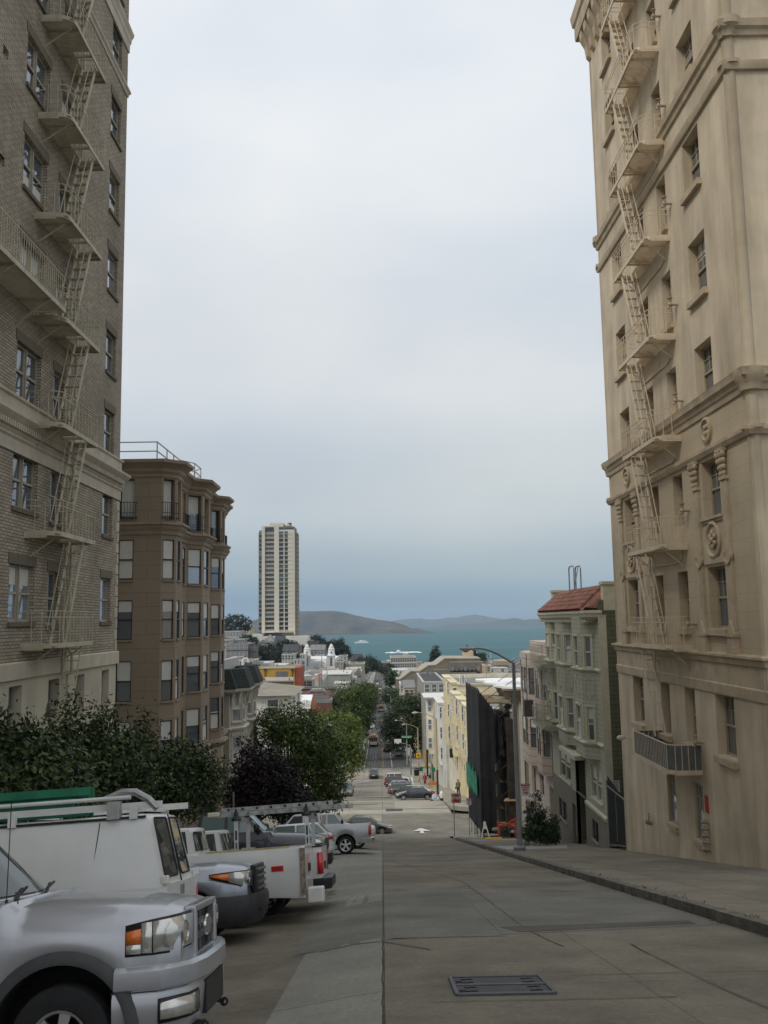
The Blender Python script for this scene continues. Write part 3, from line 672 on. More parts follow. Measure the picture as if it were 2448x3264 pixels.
md = MB(); wall(md, FB, 0, sB(YR1), .48, 7.6, [h for h in HBm if 1 < h[2] < 7], .34); md.build('scored_wall', M_rash, bB)
lo = MB(); wall(lo, FB, 0, sB(YR1), -12, .48, [h for h in HBm if h[2] < 1] + HBb, .34); lo.build('base_wall', M_rst, bB)
random.seed(9)
for h, (ri, ci) in zip(HBm, kinds):
 window(bB, FB, h, 'dhgrid' if ci in (0, 3) or ri < 3 else 'dh', M_rframe, .3, random.choice([M_pane, M_pane, M_pane2]), random.choice([0, 0, .3]) if ri > 2 else 0, (.06, .14, .2) if not (ri == 2) else None, M_rtrim, fw=.07)
for h in HBb: window(bB, FB, h, 'fixgrid', M_rframe, .12, M_pane2, 0, (.05, .1, .17), M_rtrim, fw=.05)
pB = [(30, YR1), (XR, YR1), (XR, YR0), (30, YR0)][::-1]
pB = [(30, YR1), (XR, YR1), (XR, YR0), (30, YR0)]
def rcorn(name, prof_):
 c = MB(); cornice(c, [(p[0], p[1]) for p in [(30, YR0), (XR, YR0), (XR, YR1), (30, YR1)]], prof_); return c.build(name, M_rtrim, bB, smooth=25)
rcorn('base_ledge', [(-.02, -.62), (.05, -.62), (.07, -.34), (.03, -.30), (.03, .22), (.1, .28), (.12, .4), (.2, .46), (.2, .52), (-.02, .56)])
rcorn('belt_band', [(-.02, 6.2), (.08, 6.24), (.14, 6.36), (.14, 6.46), (-.02, 6.52)])
rcorn('belt_cornice', [(-.02, 7.4), (.05, 7.42), (.07, 7.56), (.12, 7.62), (.14, 7.72), (.22, 7.78), (.24, 7.92), (.26, 7.98), (-.02, 8.02)])
rcorn('belt_band', [(-.02, 16.3), (.08, 16.34), (.13, 16.5), (.13, 16.58), (-.02, 16.64)])
rcorn('belt_cornice', [(-.02, 17.3), (.07, 17.34), (.1, 17.48), (.17, 17.55), (.2, 17.75), (-.02, 17.85)])
rcorn('roof_cornice', [(-.02, 26.9), (.06, 26.9), (.08, 27.2), (.46, 27.35), (.48, 27.5), (.48, 28.0), (.56, 28.1), (.62, 28.55), (-.02, 28.75)])
y = YR1 - .1
while y > 22.6:
 br_ = MB(); br_.loft([[(XR - d, y - w, z), (XR - d, y, z), (XR, y, z2), (XR, y - w, z2)] for d, z, z2, w in ((.04, 26.0, 26.0, .3), (.16, 26.15, 26.02, .3), (.22, 26.6, 26.4, .32), (.40, 26.95, 26.8, .34), (.42, 27.32, 27.3, .34))], True); br_.build('bracket', M_rtrim, bB); y -= .72
x = XR + .4
while x < 14: br_ = MB(); br_.box(x, x + .32, YR0 - .4, YR0, 26.7, 27.34); br_.build('bracket', M_rtrim, bB); x += .72
for (cx, cy) in ((XR + .13, YR0 + .13), (XR + .13, YR1 - .13)):
 cp = MB(); cp.lathe([(.17, -6 if cy < 30 else -9), (.17, 26.2), (.22, 26.3), (.2, 26.45), (.26, 26.7), (.26, 26.9)], (cx, cy, 0), 'Z', 20); cp.build('corner_shaft', M_rst, bB, smooth=40)
for (cx, cy) in ((XR + .13, YR0 + .13), (XR + .13, YR1 - .13)):
 for z0, z1, r in ((7.4, 8.0, .42), (6.24, 6.5, .31), (16.34, 16.62, .31), (17.3, 17.84, .38), (.3, .54, .29)):
  cpr = MB(); cpr.lathe([(.15, z0), (r - .14, z0 + .02), (r - .10, z0 + (z1 - z0) * .4), (r, z0 + (z1 - z0) * .6), (r, z1), (.15, z1 + .02)], (cx, cy, 0), 'Z', 20); cpr.build('band_return', M_rtrim, bB, smooth=40)
for ya, yb in ((24.75, 26.1), (33.2, 34.52)):  # two storey pilasters with leafy capitals beside the paired windows, medallions between
 for yc in (ya - .42, yb + .42):
  p = MB(); p.box(XR - .16, XR, yc - .3, yc + .3, .53, .72); p.box(XR - .13, XR, yc - .26, yc + .26, .72, 1.0); p.box(XR - .16, XR, yc - .29, yc + .29, 1.0, 1.08)
  p.prism([(XR - .15, yc - .2, 1.08), (XR - .15, yc + .2, 1.08), (XR - .15, yc, 1.45)], (.15, 0, 0))
  p.box(XR - .075, XR, yc - .17, yc + .17, 1.08, 5.35); p.box(XR - .12, XR, yc - .22, yc + .22, 5.35, 5.45)
  p.lathe([(.26, -.045), (.26, .045), (.18, .045), (.18, -.045), (.26, -.045)], (XR - .08, yc, 3.25), 'X', 20, pi * .9, pi * 2.1)
  for k in range(4):
   z = 5.52 + k * .18; w = .2 + .035 * k
   for q in (-1, 0, 1): p.sphere((XR - .08 - .015 * k, yc + q * w * .72, z), .055 + .008 * k, 8, 6, 1, 1, 1.25)
  p.box(XR - .17, XR, yc - .26, yc + .26, 6.14, 6.22)
  p.build('pilaster', M_rtrim, bB, smooth=35)
 ym = (ya + yb) / 2
 md = MB(); md.box(XR - .05, XR - .002, ya - .12, yb + .12, 3.08, 3.25); md.box(XR - .05, XR - .002, ya - .12, yb + .12, 4.28, 4.40); md.box(XR - .1, XR - .002, ya - .14, yb + .14, 4.36, 4.44)
 md.lathe([(.54, 0), (.55, -.06), (.48, -.09), (.43, -.06), (.42, -.02), (.2, -.02)], (XR, ym, 3.76), 'X', 28)
 for k in range(6): a = pi / 2 + k * pi / 3; md.sphere((XR - .06, ym + .2 * cos(a), 3.76 + .2 * sin(a)), .09, 8, 6, .6)
 md.sphere((XR - .08, ym, 3.76), .1, 8, 6, .7); md.build('medallion', M_rtrim, bB, smooth=40)
 md = MB(); md.lathe([(.38, 0), (.38, -.08), (.3, -.1), (.27, -.03), (.1, -.02)], (XR, ym, 7.0), 'X', 24)
 for k in range(4): a = pi / 4 + k * pi / 2; md.sphere((XR - .05, ym + .13 * cos(a), 7.0 + .13 * sin(a)), .075, 8, 6, .6)
 md.build('roundel', M_rtrim, bB, smooth=40)
lev = [.62, 3.78, 7.24, 10.58, 13.92, 17.26, 20.6, 23.95, 27.3]
feb = fire_escape(bB, XR, -1, 27.65, 31.45, .82, lev, M_iron_r, (29.25, 30.75, 9.3, 8.95), drop=-2.3)
# lowest balcony: closed with grey sheet and bars
M_screen = mat('grey_mesh_sheet', (.13, .138, .138), .7, .2, 3)
z = -3.12; bal = MB(); out = [(XR, 27.5), (8.9, 27.5), (8.72, 27.75), (8.72, 31.2), (XR, 31.2)]
for (a, b_), (c, d_) in zip(out, out[1:]): bal.bar((a, b_, z), (c, d_, z), .05, .14); bal.bar((a, b_, z + .82), (c, d_, z + .82), .035)
yy = 27.5
while yy < 31.2: bal.box(8.72, XR, yy, yy + .04, z - .02, z + .01); yy += .075
for (a, b_), (c, d_) in zip(out, out[1:]):
 n_ = max(1, int(math.hypot(c - a, d_ - b_) / .16))
 for k in range(n_): bal.bar((a + (c - a) * k / n_, b_ + (d_ - b_) * k / n_, z), (a + (c - a) * k / n_, b_ + (d_ - b_) * k / n_, z + .82), .02)
for yy in (28.4, 30.4): bal.bar((XR, yy, z - .06), (8.72, yy, z - .06), .06, .1)
bal.build('platform', M_iron_r, feb)
sc_ = MB()
for (a, b_), (c, d_) in zip(out[:-1], out[1:]): sc_.prism([(a, b_, z + .07), (c, d_, z + .07), (c, d_, z + .8), (a, b_, z + .8)], (.012 if abs(c - a) < .01 else 0, .012, 0))
sc_.build('screen', M_screen, feb)
# standpipe with hose valves at each landing, wall cables
M_brass = mat('painted_valve', (.40, .33, .24), .5, .2, 8)
for z in (1.35, 4.85, 8.35, 11.5, 14.9, 18.3, 21.5, -2.2):
 v = MB(); yv = 27.3; v.tube([(XR, yv, z), (XR - .22, yv, z)], .045, 8); v.sphere((XR - .24, yv, z), .075, 8, 6); v.tube([(XR - .24, yv, z), (XR - .3, yv, z - .12)], .04, 8); v.tube([(XR - .24, yv, z), (XR - .24, yv, z + .22)], .022, 6); v.lathe([(.02, 0), (.09, .005), (.09, .025), (.02, .03)], (XR - .24, yv, z + .2), 'Z', 10); v.build('hose_valve', M_brass, bB, smooth=50)
for z in (3.3, 6.6, 9.9, 13.3, 16.8): 
 v = MB(); v.tube([(XR - .03, 28.2, z + .35), (XR - .03, 28.2, z + .1), (XR - .03, 28.5, z), (XR - .03, 31.3, z + .02)], .022, 6); v.build('wall_conduit', M_iron_r, bB)
v = MB(); v.tube([(XR, 33.0, -5.8), (XR - .14, 33.0, -5.8)], .07, 10); v.sphere((XR - .16, 33.0, -5.75), .09, 8, 6); v.sphere((XR - .12, 32.9, -5.55), .04, 6, 5); v.tube([(XR - .1, 33.0, -5.75), (XR - .1, 33.0, -5.45)], .03, 6); v.build('hose_valve', M_brass, bB, smooth=50)
v = MB()
for k in range(5): v.tube([(XR, 27.28, -5.3 + k * .2), (XR - .13, 27.28, -5.3 + k * .2)], .075, 10); v.sphere((XR - .15, 27.28, -5.3 + k * .2), .07, 8, 6)
v.build('fire_hose_inlet', M_brass, bB, smooth=50)
v = MB(); v.box(XR - .02, XR, 27.15, 27.42, -4.25, -3.75); v.build('fire_notice', mat('sign_red', (.45, .03, .035), .5, .08, 5), bB)
v = MB(); v.tube([(XR, 26.95, -5.95), (XR - .08, 26.95, -5.95)], .05, 8); v.build('wall_spigot', M_black, bB)
M_cam = mat('camera_shell', (.62, .6, .55), .4, .05, 5)
v = MB(); v.tube([(XR, 35.3, -3.1), (XR - .2, 35.3, -3.08)], .03, 6); v.sphere((XR - .36, 35.3, -3.08), .1, 10, 8, 1.7, 1, 1); v.build('security_camera', M_cam, bB, smooth=50)
# ================================================================== LEFT: BROWN BAY-WINDOWED APARTMENTS
M_brn = mat('brown_stucco', (.30, .242, .18), .85, .10, .8, bump=.2, bscale=60, streak=True)
M_brns = brick('brown_scored', (.30, .242, .18), (.288, .232, .172), (.20, .16, .12), 3.5, .62, .012, .2, stain=.12)
M_bframe = mat('dark_bronze_frame', (.035, .033, .032), .5, .1, 5)
M_blackrail = mat('black_iron', (.02, .02, .021), .5, .15, 5)
M_whiterail = mat('white_pipe_rail', (.40, .39, .37), .5, .1, 3)
bC = thing('apartment_house', 'brown stucco apartment house with faceted bays and a pipe rail on its roof', 'building', (-9.8, 48, -10))
NS = [(-9.8, 39.86), (-9.25, 40.41), (-9.25, 41.5), (-9.8, 42.05), (-9.8, 45.1), (-9.1, 45.8), (-9.1, 47.77), (-9.8, 48.47), (-9.8, 51.45), (-9.24, 52.01), (-9.24, 53.2), (-9.8, 53.76), (-9.8, 56.4)]
PC = NS[::-1] + [(-16, 39.86)]
rowsC = [(3.6, 5.42), (.94, 2.7), (-1.78, 0), (-4.38, -2.63)]
wc = MB(); wpent = MB(); random.seed(21); todo = []
for (x0, y0), (x1, y1) in zip(PC, PC[1:]):
 L = math.hypot(x1 - x0, y1 - y0); n = (-(y1 - y0) / L, (x1 - x0) / L); F = Face((x0, y0), n)
 holes, ph = [], []
 if L > 5: wins = [(F.s_of(-11.04, 39.86), F.s_of(-11.72, 39.86)), (F.s_of(-13.2, 39.86), F.s_of(-13.9, 39.86))]; wins = [tuple(sorted(w)) for w in wins]
 elif n[0] > .9 and L > 2.5: wins = [(.25, .8)] if L < 3.2 else [(.22, .8)]
 elif n[0] > .9: wins = [(L * .2, L * .8)]
 else: wins = [(.1, L - .1)]
 if L > 6 or (n[0] > .9 and L > 2.5): pass
 for a, b in wins:
  for z0, z1 in rowsC: holes.append((a, b, z0, z1))
  ph.append((a, b, 6.35, 8.2))
 wall(wc, F, 0, L, -5.0, 5.75, holes, .1); wall(wpent, F, 0, L, 5.75, 8.9, ph, .3); todo.append((F, holes, ph, L))
wc.poly([(x, y, 8.9) for x, y in [(-16, 39.86), (-16, 56.4), (-9.8, 56.4)] + NS[::-1][1:]][::-1]); wc.poly([(-9.8, 56.4, -14), (-9.8, 56.4, 8.9), (-16, 56.4, 8.9), (-16, 56.4, -14)])
wc.build('stucco_wall', M_brns, bC); wpent.build('upper_wall', M_brns, bC)
for F, holes, ph, L in todo:
 for h in holes: window(bC, F, h, 'dh' if h[1] - h[0] < 1.2 else 'dh', M_bframe, .08, random.choice([M_pane, M_pane, M_pane2]), random.choice([.45, .5, .95, 0, .3, -.55]), (.03, .07, .09), M_brn, fw=.04)
 for h in ph:
  window(bC, F, h, 'fix', M_bframe, .25, M_pane, random.choice([0, .5, .9]), None, fw=.05)
wbs = MB(); NB = [(-9.95, 56.3), (-9.95, 39.9), (-16, 39.9)]; pathwall(wbs, NB, -16, -5.0); wbs.build('ground_floor', M_brn, bC)
def bc(name, prof_): c = MB(); cornice(c, PC, prof_); return c.build(name, M_brn, bC, smooth=30)
bc('floor_moulding', [(-.02, 5.62), (.06, 5.64), (.1, 5.8), (.22, 5.92), (.26, 6.02), (.34, 6.08), (.34, 6.18), (-.02, 6.22)])
bc('roof_cornice', [(-.02, 8.25), (.05, 8.27), (.07, 8.4), (.18, 8.52), (.2, 8.62), (.36, 8.8), (.5, 8.88), (.52, 9.02), (-.02, 9.06)])
c = MB(); cornice(c, PC, [(-.1, -5.35), (.05, -5.38), (.2, -5.28), (.26, -5.12), (.2, -4.98), (-.02, -4.95)]); c.build('bay_foot_moulding', M_brn, bC, smooth=40)
for F, holes, ph, L in todo:
 if L > 5 or (F.n.x > .9 and L > 2.5) or (F.n.x < .9 and F.n.y < 0 and L < 1.2):
  for h in ph[:1]:
   r_ = MB(); a, b = h[0] - .12, h[1] + .12
   for z in (6.4, 6.62, 7.1): r_.bar(F.pt(a, z, .16), F.pt(b, z, .16), .025)
   k = a
   while k <= b + .001: r_.bar(F.pt(k, 6.25, .16), F.pt(k, 7.1, .16), .018); k += (b - a) / 7
   for q in (a, b): r_.bar(F.pt(q, 7.1, .16), F.pt(q, 7.1, 0), .025); r_.bar(F.pt(q, 6.4, .16), F.pt(q, 6.4, 0), .025)
   r_.build('balcony_rail', M_blackrail, bC)
rl = MB(); rp = [(-16, 40.3), (-10.15, 40.3), (-10.15, 42.2), (-10.15, 45), (-9.6, 46), (-9.6, 47.6), (-10.1, 48.3)]
for z in (9.55, 9.98):
 for (a, b_), (c_, d_) in zip(rp, rp[1:]): rl.bar((a, b_, z), (c_, d_, z), .045)
for x, y in rp + [(-12, 40.3), (-14, 40.3), (-10.15, 43.6)]: rl.bar((x, y, 9.0), (x, y, 9.98), .045)
rl.build('roof_railing', M_whiterail, bC)
# ------------------------------------------------------------------ LEFT: CREAM VICTORIAN CORNER FLATS
M_vic = mat('cream_clapboard', (.46, .42, .34), .75, .1, 1.5, streak=True)
M_vict = mat('cream_trim', (.56, .53, .46), .7, .08, 3)
M_slate = brick('dark_green_shingle', (.035, .048, .045), (.05, .062, .055), (.02, .026, .025), .3, .2, .012, .4)
M_vroof = mat('pale_roof_membrane', (.50, .50, .48), .8, .12, 1)
bD = thing('victorian_flats', 'cream Victorian flats with bracketed dark green shingle eaves below the brown apartments', 'building', (-9.5, 62, -14))
VP_ = [(-9.6, 57.2), (-9.6, 57.6), (-8.9, 58.3), (-8.9, 60.3), (-9.6, 61.0), (-9.6, 62.2), (-8.9, 62.9), (-8.9, 64.6), (-9.6, 65.3), (-9.6, 67)]
PD = VP_[::-1] + [(-9.6, 57.2), (-18, 57.2)]
PD = [p for i, p in enumerate(PD) if i == 0 or p != PD[i - 1]]
wv = MB(); todo = []
for (x0, y0), (x1, y1) in zip(PD, PD[1:]):
 L = math.hypot(x1 - x0, y1 - y0)
 if L < .05: continue
 F = Face((x0, y0), (-(y1 - y0) / L, (x1 - x0) / L)); holes = []
 if L > .9 and L < 5:
  k = 2 if L > 1.9 else 1
  for q in range(k):
   a = L * (q + .5) / k - min(.36, L * .36); b = L * (q + .5) / k + min(.36, L * .36)
   for z0, z1 in ((-4.65, -3.1), (-7.1, -5.6), (-10.3, -8.8)): holes.append((a, b, z0, z1))
 wall(wv, F, 0, L, -18, -2.6, holes, .1); todo.append((F, holes))
wv.poly([(x, y, -2.6) for x, y in PD + [(-18, 67)]][::-1])
wv.build('clapboard_wall', M_vic, bD)
for F, holes in todo:
 for h in holes: window(bD, F, h, 'dh', M_vict, .07, M_pane2, random.choice([.5, .5, -.5, .3]), (.06, .08, .1), M_vict, fw=.06, blmat=M_blind)
def vc(name, prof_, m=M_vict): c = MB(); cornice(c, PD, prof_); return c.build(name, m, bD, smooth=25)
vc('band', [(-.02, -5.2), (.1, -5.18), (.14, -5.05), (.06, -4.98), (-.02, -4.95)]); vc('band', [(-.02, -7.55), (.1, -7.52), (.14, -7.4), (.06, -7.3), (-.02, -7.28)])
vc('eave', [(-.02, -2.95), (.08, -2.92), (.45, -2.72), (.5, -2.55), (-.02, -2.5)])
vc('shingle_roof', [(-.02, -2.5), (.5, -2.5), (.42, -2.3), (.05, -1.35), (-.25, -1.3), (-.3, -1.5)], M_slate)
rt = MB(); rt.box(-18, -9.9, 57.2, 66.8, -2.5, -1.5); rt.box(-18, -10.2, 57.3, 57.7, -1.5, -1.0); rt.box(-10.4, -10.0, 57.3, 63.5, -1.5, -.75); rt.build('roof', M_vroof, bD)
for (x, y), n in (((-8.9, 58.5), (1, 0)), ((-8.9, 60.1), (1, 0)), ((-9.15, 58.05), (.7, -.7)), ((-9.55, 57.65), (.7, -.7)), ((-8.9, 63.1), (1, 0)), ((-8.9, 64.4), (1, 0)), ((-9.2, 62.6), (.7, -.7))):
 F = Face((x, y), n); bk = MB()
 for z, d_, w in ((-2.75, .34, .09), (-2.95, .26, .085), (-3.15, .17, .08), (-3.35, .16, .085), (-3.5, .11, .07)): bk.obox(F.pt(0, z, d_ / 2), F.u, F.n, (0, 0, 1), w, d_ / 2, .1)
 bk.build('bracket', M_vict, bD)
pl_ = MB()
for (x, y), n in (((-8.9, 59.3), (1, 0)), ((-8.9, 63.7), (1, 0)), ((-9.25, 57.95), (.7, -.7))):
 F = Face((x, y), n)
 for k in range(5): pl_.obox(F.pt((k - 2) * .16, -5.45 - .03 * (k % 2), .02), F.u, F.n, (0, 0, 1), .05, .02, .1)
pl_.build('swag_frieze', M_vict, bD)
# ================================================================== RIGHT: SAGE GREEN HOUSE WITH RED TILES
M_grn = brick('sage_clapboard', (.47, .465, .365), (.455, .45, .352), (.28, .28, .215), 6, .21, .012, .35, stain=.12)
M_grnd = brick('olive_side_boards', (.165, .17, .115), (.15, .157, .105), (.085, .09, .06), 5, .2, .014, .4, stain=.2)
M_grnt = mat('sage_trim', (.58, .56, .43), .7, .08, 3)
M_tile = mat('terracotta', (.27, .115, .078), .85, .35, 2.2, bump=.2, var2=(.12, .06, .045))
M_gbrick = brick('grey_brown_brick', (.23, .205, .165), (.20, .18, .145), (.28, .26, .22), .26, .085, .01, .3, stain=.2)
bE = thing('row_house', 'sage green clapboard row house with a red clay tile roof', 'house', (9.7, 45, -9))
XG = 9.7
PE = [(XG, 39.45), (XG, 40.36), (9.17, 40.89), (9.17, 42.7), (XG, 43.3), (XG, 44.75), (9.28, 45.5), (9.28, 47.3), (XG, 47.85), (XG, 49.0), (9.4, 49.35), (9.4, 50.8), (XG, 51.15), (XG, 51.6)]
we = MB(); todo = []
for (x0, y0), (x1, y1) in zip(PE, PE[1:]):
 L = math.hypot(x1 - x0, y1 - y0); F = Face((x0, y0), (-(y1 - y0) / L, (x1 - x0) / L)); holes = []
 front = abs(F.n.y) < .2
 if (not front and F.n.y < 0 and L > .45) or (front and x0 < 9.6):
  m_ = .2 if not front else max(.2, L / 2 - .42)
  if L < .6: m_ = .1
  for z0, z1 in ((-.66, .74), (-3.9, -2.42)): holes.append((m_, L - m_, z0, z1))
 wall(we, F, 0, L, -4.7, 1.75, holes, .08); todo.append((F, holes, L, front))
we.poly([(x, y, -4.7) for x, y in PE + [(10.2, 51.6), (10.2, 39.45)]])
we.build('clapboard_wall', M_grn, bE)
for F, holes, L, front in todo:
 for h in holes:
  sg_ = MB()
  window(bE, F, h, 'dh', M_grnt, .06, random.choice([M_pane, M_pane2]), random.choice([.5, -.6, .35, 0]), (.08, .1, .09), M_grnt, fw=.05)
  for a, b in ((h[0] - .09, h[0] - .01), (h[1] + .01, h[1] + .09)): sg_.obox(F.pt((a + b) / 2, (h[2] + h[3]) / 2, .015), F.u, F.n, (0, 0, 1), .04, .02, (h[3] - h[2]) / 2)
  sg_.obox(F.pt((h[0] + h[1]) / 2, h[3] + .06, .02), F.u, F.n, (0, 0, 1), (h[1] - h[0]) / 2 + .12, .03, .05); sg_.build('window_casing', M_grnt, bE)
 if holes and L > .4: 
  sg_ = MB()
  a, b = L * .22, L * .78; z0, z1 = -2.05, -1.0
  if L > 1.2: a, b = L / 2 - .38, L / 2 + .38
  w = .035
  seq = [(a, z0 + .18), (a, z1 - .18), ((a * 2 + b) / 3, z1 - .18), ((a * 2 + b) / 3, z1), ((a + 2 * b) / 3, z1), ((a + 2 * b) / 3, z1 - .18), (b, z1 - .18), (b, z0 + .18), ((a + 2 * b) / 3, z0 + .18), ((a + 2 * b) / 3, z0), ((a * 2 + b) / 3, z0), ((a * 2 + b) / 3, z0 + .18), (a, z0 + .18)]
  for (s0, q0), (s1, q1) in zip(seq, seq[1:]): sg_.bar(F.pt(s0, q0, .012), F.pt(s1, q1, .012), w, w)
  sg_.build('shield_panel', M_grnt, bE)
def gc(name, prof_, m=M_grnt, P=PE): c = MB(); cornice(c, P, prof_); return c.build(name, m, bE, smooth=25)
gc('sill_band', [(-.02, -.84), (.07, -.83), (.12, -.74), (.04, -.70), (-.02, -.68)]); gc('sill_band', [(-.02, -4.12), (.07, -4.1), (.12, -4.0), (.04, -3.94), (-.02, -3.92)])
PR = [(XG + .2, 39.55), (XG - .35, 39.75), (XG - .35, 51.3), (XG + .2, 51.6)]
gc('eave', [(-.3, 1.5), (.0, 1.5), (.18, 1.62), (.2, 1.74), (.26, 1.78), (.26, 1.9), (-.3, 1.92)], M_grnt, PR)
md = MB(); y = 40.0
while y < 51.2: md.box(9.2, 9.7, y - .05, y + .05, 1.38, 1.5); y += .3
md.build('eave_modillions', M_grnt, bE)
# clay tile roof: rows of half-round tiles
tl = MB(); ex, ez, tx, tz = 9.08, 1.93, 10.35, 3.0
def tilerow(p0, p1, r):
 for k in range(5):
  a = Vector(p0).lerp(Vector(p1), k / 5); b = Vector(p0).lerp(Vector(p1), (k + 1.08) / 5); d_ = (b - a).normalized()
  side = d_.cross(Vector((0, 0, 1))).normalized(); nn = side.cross(d_)
  if nn.z < 0: nn = -nn
  rings = [[q + side * (rr * cos(t)) + nn * (rr * sin(t)) for t in [pi * j / 5 for j in range(6)]] for q, rr in ((a, r * 1.12), (b, r * .92))]
  tl.loft(rings, False, False)
y = 40.55
while y < 51.0:
 tilerow((ex, y, ez), (tx, min(max(y, 41.2), 50.6), tz), .115); y += .215
y = 39.72
for k in range(6): tilerow((ex + .15 + k * .2, 39.78, ez), (ex + .55 + k * .18, 40.6 - k * .06, ez + .15 + .15 * k), .11)
tl.poly([(ex, 39.8, ez - .03), (ex, 51.2, ez - .03), (tx, 50.4, tz - .03), (tx, 41.2, tz - .03)]); tl.poly([(ex, 39.8, ez - .03), (tx, 41.2, tz - .03), (tx, 39.8, ez)])
tl.build('tile_roof', M_tile, bE, smooth=40)
sw = MB()
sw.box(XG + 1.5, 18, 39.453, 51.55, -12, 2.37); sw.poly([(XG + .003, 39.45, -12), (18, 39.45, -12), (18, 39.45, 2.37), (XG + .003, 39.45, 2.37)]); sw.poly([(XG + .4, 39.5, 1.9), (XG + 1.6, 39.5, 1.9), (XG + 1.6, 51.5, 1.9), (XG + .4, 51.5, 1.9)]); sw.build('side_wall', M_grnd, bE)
pr_ = MB()
for y0, y1 in ((39.43, 39.85), (51.0, 51.45)): pr_.box(9.95, 10.6, y0, y1, 1.9, 3.05); pr_.box(9.88, 10.67, y0 - .06, y1 + .06, 3.05, 3.18)
pr_.box(XG - .03, XG + .32, 39.42, 39.449, -8.2, 1.7)
pr_.build('parapet_piers', M_grnt, bE)
# ground storey: windows over a brick base that steps with the hill, recessed entrance with canopy
g = MB(); FE_ = Face((XG + .02, 39.45), (-1, 0)); gs = lambda y: y - 39.45
gh = [(gs(40.3), gs(42.2), -6.6, -5.2), (gs(46.9), gs(49.6), -6.9, -5.35), (gs(43.5), gs(45.5), -10.5, -5.1)]
wall(g, FE_, 0, 12.1, -7.1, -4.7, gh, .12); g.build('ground_wall', M_grn, bE)
g = MB(); bh_ = [(gs(41.1), gs(42.3), -8.5, -7.6), (gs(47.9), gs(50.0), -9.1, -8.1), (gs(43.5), gs(45.5), -10.5, -7.0), (gs(45.6), gs(46.5), -10.4, -7.75)]
F2 = Face((XG - .04, 39.45), (-1, 0)); wall(g, F2, 0, 12.1, -12, -7.1, bh_, .15); g.build('brick_base', M_gbrick, bE)
for h in gh[:2]: window(bE, FE_, h, 'pair', M_grnt, .1, M_pane, .4, (.05, .08, .1), M_grnt, fw=.06)
for h in bh_[:2]: window(bE, F2, h, 'pairfix', M_bframe, .12, M_pane2, 0, (.05, .06, .1), M_gbrick, fw=.04)
g = MB(); g.box(XG + .14, XG + .2, 45.6, 46.5, -10.4, -7.75); g.build('service_door', M_bframe, bE)
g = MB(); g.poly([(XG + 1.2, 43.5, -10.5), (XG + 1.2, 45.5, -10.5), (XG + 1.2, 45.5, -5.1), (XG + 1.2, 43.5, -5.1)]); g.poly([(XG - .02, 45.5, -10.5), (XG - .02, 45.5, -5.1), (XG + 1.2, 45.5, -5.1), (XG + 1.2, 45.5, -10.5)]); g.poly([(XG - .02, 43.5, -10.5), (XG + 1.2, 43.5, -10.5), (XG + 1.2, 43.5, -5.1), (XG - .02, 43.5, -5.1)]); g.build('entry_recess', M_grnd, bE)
g = MB(); g.box(XG - .55, XG, 43.2, 46.9, -5.15, -4.95); g.build('canopy', M_grnt, bE)
g = MB()
for k in range(6): g.box(XG - .35 + k * .2, XG + 1.2, 43.6, 45.4, -9.9 + k * .14, -9.76 + k * .14)
g.build('entry_steps', mat('red_brick_steps', (.20, .10, .07), .85, .2, 4), bE)
gc('base_band', [(-.02, -7.2), (.08, -7.18), (.1, -7.05), (-.02, -7.0)], M_grnt, [(XG, 39.45), (XG, 43.4)]); 
rl = MB()
for dx in (0, .35):
 y0, y1 = 46.3, 47.5; rl.tube([(10.2 + dx, y0, 2.6), (10.2 + dx, y0, 4.15), (10.2 + dx, y0 + .15, 4.3), (10.2 + dx, y1 - .15, 4.3), (10.2 + dx, y1, 4.15), (10.2 + dx, y1, 2.6)], .035, 6)
rl.tube([(10.2, 46.8, 2.7), (10.55, 46.8, 4.3)], .025, 5); rl.build('ladder_hoops', M_steel, bE)
fire_escape(bE, 9.45, -1, 48.6, 51.9, .75, [-4.3, -.95], mat('sage_iron', (.36, .36, .28), .6, .1, 4), (49.2, 50.8, 9.2, 8.9))
# side passage gate with notice
M_gate = mat('gate_mesh', (.06, .062, .062), .6, .2, 8)
tg = thing('passage_gate', 'grey wire mesh gate with a sloping top rail in the gap beside the green house', 'gate', (9.7, 38, -8))
g = MB()
for (ya, za, yb, zb) in ((36.65, -5.3, 39.35, -4.9),): pass
za, zb = prof(36.6) + .15, prof(39.3) + .15
g.bar((9.72, 36.62, za), (9.72, 36.62, za + 1.95), .06); g.bar((9.72, 39.35, zb), (9.72, 39.35, zb + 2.75), .08); g.bar((9.72, 36.62, za + 1.95), (9.72, 39.35, zb + 2.6), .06); g.bar((9.72, 36.62, za + .15), (9.72, 39.35, zb + .15), .05); g.bar((9.72, 38.0, za), (9.72, 38.0, zb + 2.5), .04)
g.sphere((9.72, 39.35, zb + 2.8), .08, 8, 6); g.build('gate_frame', M_steel, tg)
g = MB(); y = 36.66
while y < 39.3: g.box(9.715, 9.725, y, y + .012, za - (y - 36.6) * .2 + .15, za + 1.9 - .213 * (y - 36.6) + (y - 36.6) * .42); y += .045
z = 0
g.prism([(9.735, 36.65, za + .15), (9.735, 39.32, zb + .15), (9.735, 39.32, zb + 2.55), (9.735, 36.65, za + 1.9)], (.01, 0, 0))
g.build('gate_mesh', M_gate, tg)
